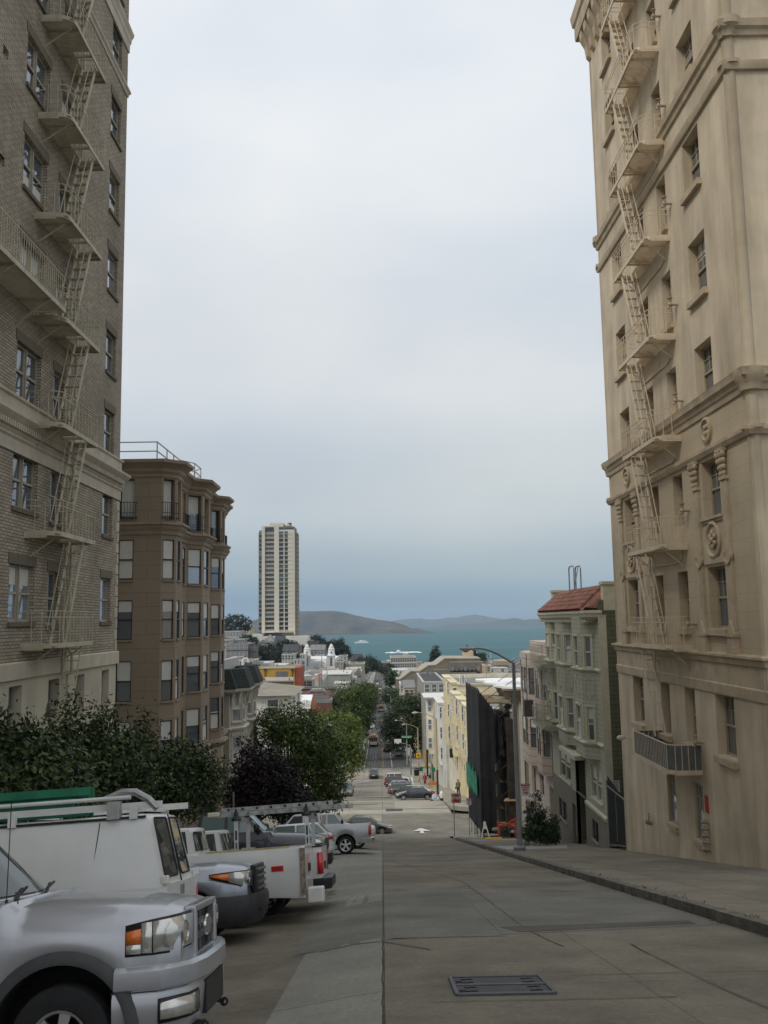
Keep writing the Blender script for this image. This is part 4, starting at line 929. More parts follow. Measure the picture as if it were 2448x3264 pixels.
# ------------------------------------------------------------------ RIGHT: PINK HOUSE
M_pnk = brick('pink_clapboard', (.50, .42, .365), (.48, .405, .35), (.22, .185, .16), 8, .42, .022, .4, stain=.10)  # dark lap lines between the boards
M_pnkt = mat('pink_trim', (.50, .44, .385), .7, .08, 3)
M_oframe = mat('olive_window_frame', (.16, .15, .11), .6, .1, 4)
bF = thing('row_house', 'pale pink clapboard house with wide dark lap lines below the green house', 'house', (9.7, 56, -11))
PF = [(9.7, 51.75), (9.22, 52.2), (9.22, 53.9), (9.6, 54.3), (9.6, 55.4), (9.12, 55.9), (9.12, 58.6), (9.6, 59.2), (9.6, 60.4)]
wf = MB(); todo = []
for (x0, y0), (x1, y1) in zip(PF, PF[1:]):
 L = math.hypot(x1 - x0, y1 - y0); F = Face((x0, y0), (-(y1 - y0) / L, (x1 - x0) / L)); holes = []
 m_ = .1 if L < .9 else .25
 k = 2 if L > 1.6 else 1
 for z0, z1 in ((-3.1, -1.45), (-6.3, -4.55)):
  for q in range(k): holes.append((m_ + (L - 2 * m_) * q / k + (.04 if k > 1 else 0), m_ + (L - 2 * m_) * (q + 1) / k - (.04 if k > 1 else 0), z0, z1))
 if L < .5: holes = []
 wall(wf, F, 0, L, -7.35, -.55, holes, .08); todo.append((F, holes))
wf.poly([(x, y, -7.35) for x, y in PF + [(10.2, 60.4), (10.2, 51.75)]]); wf.poly([(x, y, -.55) for x, y in PF + [(18, 60.4), (18, 51.75)]][::-1]); wf.box(9.9, 18, 53.6, 59.2, -.55, .15)
wf.build('clapboard_wall', M_pnk, bF)
for F, holes in todo:
 for h in holes: window(bF, F, h, 'dh', M_oframe, .07, M_pane, random.choice([0, .3, .5]), None, fw=.05)
g = MB(); FF = Face((9.75, 51.7), (-1, 0)); gh = [(.2, 1.5, -10.6, -8.1), (3.2, 4.6, -9.2, -7.6), (6.0, 7.6, -9.6, -7.9)]; wall(g, FF, 0, 8.7, -14, -7.35, gh, .3); g.poly([(9.75, 60.4, -14), (18, 60.4, -14), (18, 60.4, -.55), (9.75, 60.4, -.55)]); g.build('ground_wall', M_pnkt, bF)
for h in gh[1:]: window(bF, FF, h, 'pair', M_oframe, .2, M_pane, 0, (.05, .06, .08), M_pnkt, fw=.05)
g = MB()
for k in range(9): g.box(10.02, 10.06, 51.9, 53.2, -10.6 + .28 * k, -10.6 + .28 * k + .26)
g.build('garage_door', mat('brown_garage_door', (.17, .13, .10), .7, .12, 5), bF)
M_tubes_ = mat('dark_iron_ladder', (.075, .07, .065), .6, .2, 5); fp = MB(); z = -4.05; fp.box(8.45, 8.98, 53.1, 53.7, z - .1, z + .85); fp.bar((8.4, 53.2, z + .9), (8.7, 55.6, -.9), .06); fp.bar((8.6, 53.0, z + .9), (9.0, 55.2, -.6), .06); fp.build('folded_fire_ladder', M_tubes_, bF)
# ------------------------------------------------------------------ RIGHT: BEIGE CORNER HOUSE BEHIND THE SCAFFOLD
M_bge = mat('beige_stucco', (.36, .315, .24), .85, .1, 1, streak=True); M_wht = mat('white_trim', (.66, .65, .61), .6, .06, 3); M_roofw = mat('white_roof_coating', (.82, .82, .80), .7, .05, 1)
bG = thing('corner_house', 'beige corner house with a brilliant white flat roof behind dark scaffold netting', 'house', (10, 66, -13))
zt = at(1900 / 1659 * 1220 + 0, 2160, Y=64).z if False else at(1560, 2172, Y=66).z
g = MB(); FGc = Face((8.9, 60.9), (-1, 0)); gh = [(.5 + 1.7 * k, 1.5 + 1.7 * k, z, z + 1.5) for k in range(4) for z in (-4.6, -7.6, -10.4)]
wall(g, FGc, 0, 7.2, -16, zt - .35, gh, .1); g.poly([(8.9, 60.9, -16), (8.9, 60.9, zt - .35), (20, 60.9, zt - .35), (20, 60.9, -16)][::-1]); g.poly([(8.9, 68.1, -16), (20, 68.1, -16), (20, 68.1, zt - .35), (8.9, 68.1, zt - .35)]); g.build('stucco_wall', M_bge, bG)
for h in gh: window(bG, FGc, h, 'dh', M_wht, .07, M_pane, random.choice([0, .4]), (.06, .08, .09), M_wht, fw=.06)
rf = MB()
o1 = [(20, 60.2), (8.9, 60.2), (8.2, 61.2), (7.75, 62.2), (8.3, 63.4), (7.6, 64.6), (7.5, 65.8), (7.9, 66.8), (7.2, 67.8), (7.3, 69.2), (8.6, 69.8), (20, 69.8)]
rf.prism([(x, y, zt - .12) for x, y in o1], (0, 0, .12)); rf.build('flat_roof', M_roofw, bG)
rf = MB(); cornice(rf, [(20, 60.9), (8.9, 60.9), (8.9, 68.1), (20, 68.1)], [(-.02, zt - 1.0), (.1, zt - .98), (.15, zt - .7), (.3, zt - .6), (.4, zt - .35), (.7, zt - .25), (.72, zt - .125), (-.02, zt - .125)]); rf.build('eave_cornice', M_bge, bG)
g = MB(); g.box(9.3, 9.55, 60.82, 60.89, -13, zt - 1.0); g.build('corner_board', M_wht, bG)
g = MB(); g.box(8.5, 8.88, 61.0, 68.0, -16, zt - 2.2); g.build('shade_backing', mat('shade_backing_dark', (.05, .042, .034), .9, .4, 1.5), bG)  # added dark slab: shade inside the scaffold put into its colour
for z_ in (-4.2, -1.6): g = MB(); g.prism([(8.9, 61.6, z_), (8.0, 62.3, z_), (8.0, 64.2, z_), (8.9, 64.9, z_)], (0, 0, .3)); g.build('bay_moulding', M_bge, bG)
rl = MB()
for dx in (0, .5): rl.tube([(10.8 + dx, 62.5, zt), (10.8 + dx, 62.5, zt + 1.5), (10.95 + dx, 62.9, zt + 1.7), (11 + dx, 63.6, zt + 1.7), (11 + dx, 63.8, zt)], .05, 6)
rl.bar((10.2, 61.6, zt), (10.9, 62.5, zt + 1.3), .05); rl.bar((10.5, 61.6, zt), (11.2, 62.5, zt + 1.3), .05); rl.build('roof_ladder', M_white, bG)
# ------------------------------------------------------------------ SCAFFOLD
M_net = mat('black_debris_net', (.017, .018, .020), .9, .4, 1.2); M_netg = mat('green_debris_net', (.028, .21, .125), .8, .25, 2); M_tubes = mat('scaffold_tube', (.10, .085, .07), .6, .3, 5, metal=.4); M_plank = mat('scaffold_plank', (.30, .21, .12), .8, .25, 5)
zs_ = prof(64) + .15
tS = thing('scaffold', 'builders scaffold shrouded in torn black netting on the corner pavement', 'scaffold', (8.3, 64, zs_))
C0 = at(1533, 2500, Y=61.6); C1 = at(1493, 2500, Y=68.0); C2 = at(1581, 2500, Y=61.4)
def net(name, A, B, topA, topB, botA, botB, m, folds, amp, seed, parent, nx=40, nz=36, tear=0):
 random.seed(seed); mb = MB(); vs = []; d_ = Vector((B.x - A.x, B.y - A.y, 0)); L = d_.length; d_.normalize(); nr = Vector((-d_.y, d_.x, 0)); ph = [random.uniform(0, 6) for _ in range(6)]
 for j in range(nz + 1):
  for i in range(nx + 1):
   u, v = i / nx, j / nz; zt_ = topA + (topB - topA) * u; zb_ = botA + (botB - botA) * u
   tw = tear * (abs(sin(u * 19 + ph[0])) * .5 + abs(sin(u * 47 + ph[1])) * .5)
   z = zb_ + tw * .5 + (zt_ - tw - zb_ - tw * .5) * v
   o = amp * max(0, sin(pi * u)) ** .5 * (sin(u * folds * 2 * pi + ph[2]) * .6 + sin(u * folds * 5 + v * 3 + ph[3]) * .3 + sin(v * 14 + u * 4 + ph[4]) * .25)
   p = Vector((A.x, A.y, 0)) + d_ * (L * u) + nr * o; vs.append((p.x, p.y, z))
 mb._add(vs, [(j * (nx + 1) + i, j * (nx + 1) + i + 1, (j + 1) * (nx + 1) + i + 1, (j + 1) * (nx + 1) + i) for j in range(nz) for i in range(nx)])
 ob = mb.build(name, m, parent, smooth=60); sd = ob.modifiers.new('thick', 'SOLIDIFY'); sd.thickness = .012; return ob
zt0, zt1, zt2 = at(1533, 2190, Y=61.6).z, at(1491, 2166, Y=68).z, at(1581, 2252, Y=61.4).z
zb0, zb1, zb2 = at(1533, 2660, Y=61.6).z, at(1500, 2606, Y=68).z, at(1585, 2664, Y=61.4).z
net('netting', C1, C0, zt1, zt0, zb1, zb0, M_net, 2, .05, 1, tS, tear=.25); net('netting', C0, C2, zt0, zt2, zb0, zb2, M_net, 1.5, .05, 2, tS, tear=.3)
C3 = Vector((9.4, 62.2, 0)); net('netting', C2, C3, zt2 + .5, zt2 - 3.2, zb2 + 4.2, zb2 + 6.5, M_net, 3, .15, 5, tS, tear=1.2)
ga = C1 + Vector((-.14, -.1, 0)); gb = C0 + (C1 - C0) * .12 + Vector((-.16, 0, 0))
net('green_netting', ga, gb, at(1497, 2392, Y=68).z, at(1532, 2432, Y=62).z - .3, at(1502, 2512, Y=68).z, at(1536, 2556, Y=62).z, M_netg, 2, .07, 8, tS, 26, 26, tear=1.0)
sc = MB(); 
for x in (C0.x + .12, 9.35):
 for y in (61.7, 63.7, 65.7, 67.8): sc.tube([(x, y, prof(y) + .1), (x, y, zt2 - .5)], .03, 6)
for k in range(6):
 z = zs_ + .6 + k * 1.75
 for x in (C0.x + .12, 9.35): sc.tube([(x, 61.7, z), (x, 67.8, z)], .025, 6); sc.tube([(x, 61.7, z + .5), (x, 67.8, z + .5)], .02, 6)
 for y in (61.7, 63.7, 65.7, 67.8): sc.tube([(C0.x + .12, y, z), (9.35, y, z)], .025, 6)
 for y in (61.7, 65.7): sc.tube([(C0.x + .12, y, z), (9.35, y, z + 1.7)], .02, 6)
sc.build('frame', M_tubes, tS)
pk = MB()
for k in (1, 2, 3, 4, 5):
 z = zs_ + .62 + k * 1.75
 for q in range(4): pk.box(C0.x + .35 + q * .3, C0.x + .6 + q * .3, 61.75, 67.6, z, z + .05)
pk.build('planks', M_plank, tS)
# ================================================================== HOUSES OF THE TOWN
SW_ = {}
def swin(parent, F, s, z, w, h, fm, pm, fr_=.12):
 """small distant window: one mesh, frame and pane"""
 k = (round(w, 2), round(h, 2), fm.name, pm.name)
 loc = F.pt(s, z) - OFF[root_of(parent).name]
 if k in SW_: o = SW_[k].copy(); COL.objects.link(o); o.parent = parent
 else:
  m = MB(); m.m = 1; m.box(0, w, -.02, .03, 0, h); m.m = 0; f = fr_ * min(1, w)
  m.box(-f, 0, -.02, .07, -f, h + f); m.box(w, w + f, -.02, .07, -f, h + f); m.box(0, w, -.02, .07, h, h + f); m.box(0, w, -.02, .10, -f, 0); m.box(0, w, .031, .05, h * .47, h * .53)
  o = m.build('window', [fm, pm], parent, world=False); SW_[k] = o
 o.location = loc; o.rotation_euler = (0, 0, F.ang); return o
HM = {}
def hm(c, streak=True):
 k = tuple(round(x, 3) for x in c)
 if k not in HM: HM[k] = mat('house_paint_%d' % len(HM), c, .8, .10, .6, streak=streak)
 return HM[k]
M_rgrey = mat('grey_roofing', (.20, .20, .19), .85, .2, .5); M_rdark = mat('dark_roofing', (.055, .058, .065), .85, .25, .6); M_rtan = mat('tan_roofing', (.26, .235, .19), .85, .15, .5); M_rwht = mat('pale_roofing', (.55, .55, .53), .8, .12, .4); M_rred = mat('red_roofing', (.13, .055, .05), .85, .2, .5)
def house(label, x0, x1, y0, y1, z0, z1, c, trim=None, rows=0, cols=0, side=0, roof='flat', rm=None, par=.35, wh=1.5, ww=.9, group=None, name='town_house', cat='house', rh=1.5, zw=None, sideface=None, over=.25, stack=False, pane=None):
 b = thing(name, label, cat, ((x0 + x1) / 2, (y0 + y1) / 2, z0), group)
 m_ = hm(c); tm = hm(trim) if trim else M_wht; rm = rm or M_rgrey; w = MB(); pane = pane or M_pane
 w.poly([(x0, y0, z0), (x1, y0, z0), (x1, y0, z1), (x0, y0, z1)]); w.poly([(x1, y0, z0), (x1, y1, z0), (x1, y1, z1), (x1, y0, z1)]); w.poly([(x1, y1, z0), (x0, y1, z0), (x0, y1, z1), (x1, y1, z1)]); w.poly([(x0, y1, z0), (x0, y0, z0), (x0, y0, z1), (x0, y1, z1)])
 if roof == 'flat' and par > 0:
  t = .25
  for a, b_ in (((x0, y0), (x1, y0)), ((x1, y0), (x1, y1)), ((x1, y1), (x0, y1)), ((x0, y1), (x0, y0))):
   pass
  w.poly([(x0 + t, y0 + t, z1), (x0 + t, y1 - t, z1), (x0 + t, y1 - t, z1 - par), (x0 + t, y0 + t, z1 - par)]); w.poly([(x1 - t, y1 - t, z1), (x1 - t, y0 + t, z1), (x1 - t, y0 + t, z1 - par), (x1 - t, y1 - t, z1 - par)])
  w.poly([(x0 + t, y1 - t, z1), (x1 - t, y1 - t, z1), (x1 - t, y1 - t, z1 - par), (x0 + t, y1 - t, z1 - par)]); w.poly([(x1 - t, y0 + t, z1), (x0 + t, y0 + t, z1), (x0 + t, y0 + t, z1 - par), (x1 - t, y0 + t, z1 - par)])
  for q in ([(x0, y0), (x1, y0), (x1 - t, y0 + t), (x0 + t, y0 + t)], [(x1, y0), (x1, y1), (x1 - t, y1 - t), (x1 - t, y0 + t)], [(x1, y1), (x0, y1), (x0 + t, y1 - t), (x1 - t, y1 - t)], [(x0, y1), (x0, y0), (x0 + t, y0 + t), (x0 + t, y1 - t)]): w.poly([(x, y, z1) for x, y in q])
 w.build('wall', m_, b)
 r = MB(); o = over
 if roof == 'flat': r.box(x0 + .25, x1 - .25, y0 + .25, y1 - .25, z1 - par - .1, z1 - par) if par > 0 else r.box(x0 - o, x1 + o, y0 - o, y1 + o, z1 - .02, z1 + .25)
 elif roof == 'gable':
  xm = (x0 + x1) / 2; r.prism([(x0 - o, y0 - o, z1), (x1 + o, y0 - o, z1), (xm, y0 - o, z1 + rh)], (0, y1 - y0 + 2 * o, 0))
 elif roof == 'gablex':
  ym = (y0 + y1) / 2; r.prism([(x0 - o, y0 - o, z1), (x0 - o, ym, z1 + rh), (x0 - o, y1 + o, z1)], (x1 - x0 + 2 * o, 0, 0))
 elif roof == 'hip':
  xm, ym = (x0 + x1) / 2, (y0 + y1) / 2; A = [(x0 - o, y0 - o, z1), (x1 + o, y0 - o, z1), (x1 + o, y1 + o, z1), (x0 - o, y1 + o, z1)]; L = max(0, (x1 - x0) - (y1 - y0)) / 2; B = [(xm - L, ym, z1 + rh), (xm + L + .1, ym, z1 + rh)]
  r.poly([A[0], A[1], B[1], B[0]]); r.poly([A[1], A[2], B[1]]); r.poly([A[2], A[3], B[0], B[1]]); r.poly([A[3], A[0], B[0]]); r.poly(A[::-1])
 ro = r.build('roof', rm, b)
 if roof == 'flat' and x1 - x0 > 3:
  rn = random.Random(int(x0 * 7 + y0 * 3)); zr = z1 - max(par, 0)
  for _ in range(rn.randint(1, 4)):
   v = MB(); vx, vy = rn.uniform(x0 + .8, x1 - .8), rn.uniform(y0 + 1, y1 - 1); q = rn.random()
   if q < .45: v.tube([(vx, vy, zr - .1), (vx, vy, zr + rn.uniform(.5, 1.3))], .14, 6)
   elif q < .8: s2 = rn.uniform(.4, 1.1); v.box(vx - s2, vx + s2, vy - s2, vy + s2, zr - .1, zr + rn.uniform(.4, 1.2))
   else: v.bar((vx, vy, zr), (vx, vy, zr + 2.6), .07); v.bar((vx - .6, vy, zr + 2.3), (vx + .6, vy, zr + 2.3), .06); v.bar((vx - .4, vy, zr + 2.0), (vx + .4, vy, zr + 2.0), .06)
   v.build('roof_vent', M_rgrey if q < .5 else M_steel, b)
 if stack: s_ = MB(); s_.box(x0 + (x1 - x0) * .7, x0 + (x1 - x0) * .7 + .5, y0 + 2, y0 + 2.6, z1 - .4, z1 + 1.1); s_.tube([(x0 + (x1 - x0) * .3, y0 + 1.5, z1 - .5), (x0 + (x1 - x0) * .3, y0 + 1.5, z1 + .7)], .12, 6); s_.build('chimney', tm, b)
 if roof == 'flat' and par > 0: c_ = MB(); cornice(c_, [(x1, y0), (x0, y0), (x0, y1), (x1, y1)], [(-.01, z1 - .35), (.06, z1 - .33), (.14, z1 - .12), (.16, z1 + .02), (-.01, z1 + .03)], True); c_.build('parapet_cap', tm, b)
 zt_ = zw if zw is not None else z1 - .55 - wh
 fh = wh + 1.25
 if rows and cols:
  F = Face((x1, y0), (0, -1)); L = x1 - x0
  for k in range(rows):
   for q in range(cols): swin(b, F, L * (q + .5) / cols - ww / 2, zt_ - k * fh, ww, wh, tm, pane)
 if side:
  nx = -1 if (x0 + x1) / 2 > 0 else 1; F = Face((x0, y0), (-1, 0)) if nx < 0 else Face((x1, y1), (1, 0)); L = y1 - y0
  for k in range(max(rows, 2)):
   for q in range(side): swin(b, F, L * (q + .5) / side - ww / 2, zt_ - k * fh, ww, wh, tm, pane)
 return b
def hpx(label, xa, xb, yt, Y, dep, c, yb=None, reg=(0, 0, 1), **k):
 """house whose south front spans photo columns xa..xb with its top edge at row yt, standing at distance Y"""
 X0, X1, yt_ = reg[0] + xa * reg[2], reg[0] + xb * reg[2], reg[1] + yt * reg[2]
 a, b_ = at(X0, yt_, Y=Y), at(X1, yt_, Y=Y); z1 = (a.z + b_.z) / 2
 z0 = at((X0 + X1) / 2, reg[1] + yb * reg[2], Y=Y).z - 1 if yb is not None else terr((a.x + b_.x) / 2, Y) - 2
 z0 = min(z0, terr((a.x + b_.x) / 2, Y) - .5, z1 - 2)
 return house(label, a.x, b_.x, Y, Y + dep, z0, z1, c, **k)
R5 = (1220, 2050, 500 / 1659.); R3 = (950, 2000, 300 / 1659.); R2 = (700, 2000, 300 / 1659.); RT = (700, 1640, 300 / 1327.); RV = (700, 2080, 450 / 1605.); R7 = (900, 1900, .51236)
YEL = (.66, .56, .34); CRM = (.66, .61, .49); WHT = (.66, .65, .60)
# --- block 2, right-hand row: each with projecting bays
def bayhouse(label, y0, y1, xf, pt_near, c, trim, bays, rows, x1=22, bc_=None, capm=None, proj=.8, par=.5):
 z1 = at(pt_near[0], pt_near[1], Y=y0).z; z0 = prof(y1) - 3
 b = house(label, xf, x1, y0, y1, z0, z1, c, trim, 0, 0, 0, par=par)
 tm = hm(trim); bm = hm(bc_ or c); L = (y1 - y0) / bays
 for k in range(bays):
  ya, yb = y0 + L * (k + .12), y0 + L * (k + .88); P = [(xf, ya), (xf - proj, ya + proj * .9), (xf - proj, yb - proj * .9), (xf, yb)]; zb = z1 - .2 - rows * 3.0
  m_ = MB(); pathwall(m_, P, zb, z1 + .1); m_.poly([(x, y, zb) for x, y in P]); m_.poly([(x, y, z1 + .1) for x, y in P][::-1]); bo = m_.build('bay', bm, b)
  cm = MB(); cornice(cm, P, [(-.02, z1 - .3), (.1, z1 - .28), (.22, z1 + .02), (.24, z1 + .12), (-.02, z1 + .14)]); cm.build('bay_cap', tm, bo)
  for (xa, ya_), (xb, yb_) in zip(P, P[1:]):
   l = math.hypot(xb - xa, yb_ - ya_); F = Face((xa, ya_), (-(yb_ - ya_) / l, (xb - xa) / l)); w = min(1.0, l * .55)
   for r in range(rows): swin(b, F, l / 2 - w / 2, z1 - 2.2 - r * 3.0, w, 1.6, M_wht, M_pane)
 F = Face((xf, y0), (-1, 0))
 for q in range(int((y1 - y0) / 3)): swin(b, F, 1 + q * 3, z1 - 2.4 - rows * 3.0, 1.1, 1.7, tm, M_pane)
 return b
h1 = bayhouse('yellow bay fronted house with white window trim right beyond the scaffold', 90.5, 113, 9.5, (1490, 2258), YEL, (.66, .60, .45), 3, 2, proj=.75)
h2 = bayhouse('taller yellow house with cream south wall rising behind the lower yellow bays', 114, 134, 9.9, (1452, 2180), CRM, (.68, .62, .45), 2, 3, bc_=YEL, proj=.7)
h3 = bayhouse('white fronted house with tall pilasters next to the cream corner house', 135, 149, 9.6, (1400, 2246), WHT, (.70, .69, .65), 1, 3, proj=.8)
h4 = bayhouse('cream corner house with overhanging white cornice beside the big dark tree', 149.5, 157, 8.6, (1365, 2226), CRM, (.70, .68, .62), 1, 3, proj=.9, par=.3)
g = MB(); zz = at(1365, 2226, Y=149.5).z; cornice(g, [(22, 149.4), (7.6, 149.4), (7.6, 157.2), (22, 157.2)], [(-.1, zz - .1), (.4, zz), (.5, zz + .2), (-.1, zz + .3)]); g.box(7.5, 22, 149.3, 157.3, zz + .05, zz + .28); g.build('white_cornice', M_wht, h4)
for k in range(4): pl_ = MB(); yy = 136.2 + k * 3.6; pl_.box(9.15, 9.6, yy, yy + .55, prof(149) - 2, at(1400, 2246, Y=135).z - .7); pl_.build('pilaster', M_wht, h3)
hp = MB(); z2_ = at(1452, 2180, Y=114).z
for dx in (0, .6): hp.tube([(10.2 + dx, 116, z2_ - .6), (10.2 + dx, 116, z2_ + .7), (10.3 + dx, 116.4, z2_ + .9), (10.5 + dx, 117.2, z2_ + .9), (10.6 + dx, 117.6, z2_ + .6), (10.6 + dx, 117.6, z2_ - .6)], .04, 6)
hp.build('roof_ladder', M_white, h2)
dish = MB(); dish.lathe([(.05, 0), (.45, .12), (.7, .32)], (14.6, 113.8, z2_ - 2.6), 'Y', 14); dish.bar((14.6, 113.9, z2_ - 3.2), (14.6, 113.9, z2_ - 2.6), .08); dish.build('satellite_dish', M_white, h2)
shop = MB(); shop.box(8.5, 8.62, 150, 156.5, prof(156) - .2, prof(156) + 3.0); shop.build('shop_front', mat('dark_shop_front', (.05, .05, .06), .4, .3, 2), h4)
fe2 = MB(); fe2.box(8.85, 9.3, 118, 118.5, prof(118) + 4.7, prof(118) + 5.8); fe2.bar((8.9, 118, prof(118) + 5.8), (9.3, 123, prof(118) + 9.3), .05); fe2.bar((9.1, 118, prof(118) + 5.8), (9.5, 122.5, prof(118) + 9.3), .05); fe2.build('fire_ladder', M_blackrail, h2)
# --- right-hand side beyond the second crossing
hpx('grey flat-roofed house with a dark membrane roof behind the cream corner house', 430, 655, 405, 178, 30, (.32, .31, .29), reg=R5, rm=M_rdark, par=.2, rows=1, cols=3)
g = hpx('peach gabled house with white trim on the right of the cable car street', 225, 335, 470, 232, 14, (.58, .42, .28), reg=R5, roof='gablex', rm=M_rgrey, rows=2, cols=2, side=2)
hpx('pale blue grey house with a single upright window beside the far street trees', 185, 226, 430, 265, 12, (.50, .52, .55), reg=R5, rows=2, cols=1, side=3, roof='flat')
hpx('white flat-roofed house in front of the long cream school', 100, 395, 285, 430, 20, (.62, .63, .64), reg=R5, rows=2, cols=5, side=3, rm=M_rwht)
# tan terraced block: stepped wall line
tb = thing('terraced_block', 'tan concrete housing block stepping down with long balcony bands and a peach stair tower', 'building', (50, 330, -34))
st = [(140, 385), (185, 385), (300, 300), (395, 300), (480, 240), (560, 235), (655, 165), (1030, 165), (1030, 420), (140, 420)]
P = [at(R5[0] + x * R5[2], R5[1] + y * R5[2], Y=318) for x, y in st]; P[-1].z -= 22; P[-2].z -= 22
g = MB(); g.prism([(p.x, 318, p.z) for p in P], (0, 20, 0)); g.build('stepped_wall', hm((.22, .19, .145)), tb)
cap = MB()
for a, b_ in zip(P[:7], P[1:8]): cap.obox(((a.x + b_.x) / 2, 328, (a.z + b_.z) / 2 + .1), (b_ - a).normalized(), (0, 1, 0), Vector((-(b_ - a).normalized().z, 0, (b_ - a).normalized().x)), (b_ - a).length / 2, 10.2, .2)
cap.build('parapet_cap', hm((.36, .33, .27)), tb)
for (xa, xb, y0_, y1_) in ((715, 1080, 205, 300), (540, 1000, 285, 380)):
 A, B = at(R5[0] + xa * R5[2], R5[1] + y0_ * R5[2], Y=311), at(R5[0] + xb * R5[2], R5[1] + y1_ * R5[2], Y=311)
 g = MB(); g.box(A.x, B.x, 311, 318, B.z, A.z); bo = g.build('balcony_block', hm((.17, .15, .125)), tb)
 hz = (A.z - B.z); n_ = 8
 for q in range(n_):
  w = (B.x - A.x) / n_; g = MB(); g.box(A.x + w * q + .25, A.x + w * (q + 1) - .25, 310.93, 311.05, B.z + hz * .12, B.z + hz * .55); g.build('window', M_blinddk if q % 3 else M_pane2, tb)
A, B = at(R5[0] + 862 * R5[2], R5[1] + 85 * R5[2], Y=330), at(R5[0] + 960 * R5[2], R5[1] + 165 * R5[2], Y=330); g = MB(); g.box(A.x, B.x, 330, 338, B.z - 3, A.z); g.build('stair_tower', hm((.52, .40, .27)), tb)
A, B = at(R5[0] + 1080 * R5[2], R5[1] + 235 * R5[2], Y=300), at(R5[0] + 1150 * R5[2], R5[1] + 290 * R5[2], Y=300); hpx('small peach flat-roofed house at the right end of the tan terraces', 1085, 1150, 235, 300, 10, (.52, .38, .24), reg=R5, rows=1, cols=1)
sc = hpx('long cream school with a rooftop pavilion facing the bay', 85, 350, 150, 720, 40, (.62, .54, .36), reg=R5, rows=2, cols=11, ww=1.9, wh=3.0, side=5, rm=M_rtan, name='school', cat='school')
A, B = at(R5[0] + 220 * R5[2], R5[1] + 115 * R5[2], Y=735), at(R5[0] + 272 * R5[2], R5[1] + 150 * R5[2], Y=735); g = MB(); g.box(A.x, B.x, 735, 745, B.z - 1, A.z); g.build('roof_pavilion', hm((.55, .45, .33)), sc)
# --- left: beige hipped house, white shed, brick car barn, orange block
house('white clapboard house with a beige hipped roof behind the dark green shingle eaves', -24.5, -11.2, 112, 126, prof(112) - 2, at(920, 2216, Y=112).z, (.60, .585, .54), (.62, .6, .55), 2, 3, 2, roof='hip', rm=M_rtan, rh=1.5, over=.6, wh=1.7, ww=1.3)
ws = thing('white_shed', 'white fabric-like shed roof with an orange flank in front of the brick car barn', 'shed', (-13, 140, -20))
pts = [(845, 545), (1045, 545), (1030, 640), (890, 640)]; A = [at(RV[0] + x * RV[2], RV[1] + y * RV[2], Y=138) for x, y in pts]; T = [at(RV[0] + x * RV[2], RV[1] + y * RV[2], Y=148) for x, y in ((845, 480), (1060, 478))]
g = MB(); g.poly([A[3], A[2], A[1], A[0]]); g.poly([A[0], A[1], T[1], T[0]]); g.box(A[3].x + .5, A[2].x - .3, 138.2, 148, prof(140) - 2, A[3].z); g.build('white_roof', M_roofw, ws)
g = MB(); e1 = at(RV[0] + 1105 * RV[2], RV[1] + 560 * RV[2], Y=146); g.poly([A[1], A[2], (A[2].x + .4, 138, A[2].z - 2), (e1.x, 146, e1.z), T[1]]); g.build('orange_flank', hm((.30, .10, .03)), ws)
g = MB(); q = at(RV[0] + 872 * RV[2], RV[1] + 430 * RV[2], Y=142); g.box(q.x - .35, q.x + .35, 141.6, 142.4, A[0].z, q.z); g.build('chimney', M_wht, ws)
M_redbrick = brick('red_brick', (.17, .062, .045), (.14, .05, .04), (.20, .13, .11), .35, .13, .018, .3, stain=.3)
bb = thing('car_barn', 'red brick barn with dark red roof, rooftop skylights and two flags by the second crossing', 'building', (-20, 198, -28))
zb = -14.0; bx0, bx1, by0, by1 = -48, -9.8, 180, 218
g = MB(); 
for q in ([(bx0, by0), (bx1, by0)], [(bx1, by0), (bx1, by1)], [(bx1, by1), (bx0, by1)], [(bx0, by1), (bx0, by0)]): (xa, ya), (xb, yb) = q; g.poly([(xa, ya, -34), (xb, yb, -34), (xb, yb, zb), (xa, ya, zb)])
g.build('brick_wall', M_redbrick, bb)
g = MB(); g.box(bx0 + .5, bx1 - .5, by0 + .5, by1 - .5, zb - 1.2, zb - .8); g.build('roof', M_rred, bb)
g = MB()
for a in ((bx0, bx1, by0 - .05, by0 + .5), (bx0, bx1, by1 - .5, by1 + .05), (bx0 - .05, bx0 + .5, by0 + .51, by1 - .51), (bx1 - .5, bx1 + .05, by0 + .51, by1 - .51)): g.box(*a, zb - .5, zb + .12)
g.box(bx1 - 6, bx1 - .6, by0 + 1.6, by0 + 1.9, zb - .8, zb + .7); g.build('parapet', M_rgrey, bb)
for (x, y) in ((-22, 192), (-19.5, 202), (-14.5, 206), (-28, 200)): g = MB(); g.box(x - 1.6, x + 1.6, y - 1.4, y + 1.4, zb - .9, zb - .1); g.prism([(x - 1.9, y - 1.7, zb - .1), (x + 1.9, y - 1.7, zb - .1), (x + 1.2, y - 1.7, zb + .45), (x - 1.2, y - 1.7, zb + .45)], (0, 3.4, 0)); g.build('skylight', mat('skylight_grey', (.30, .27, .26), .6, .1, 1), bb)
F = Face((bx1, by1), (1, 0))
for q in range(7): swin(bb, F, 2.5 + q * 5, -21, 2.2, 3.4, M_rgrey, M_pane)
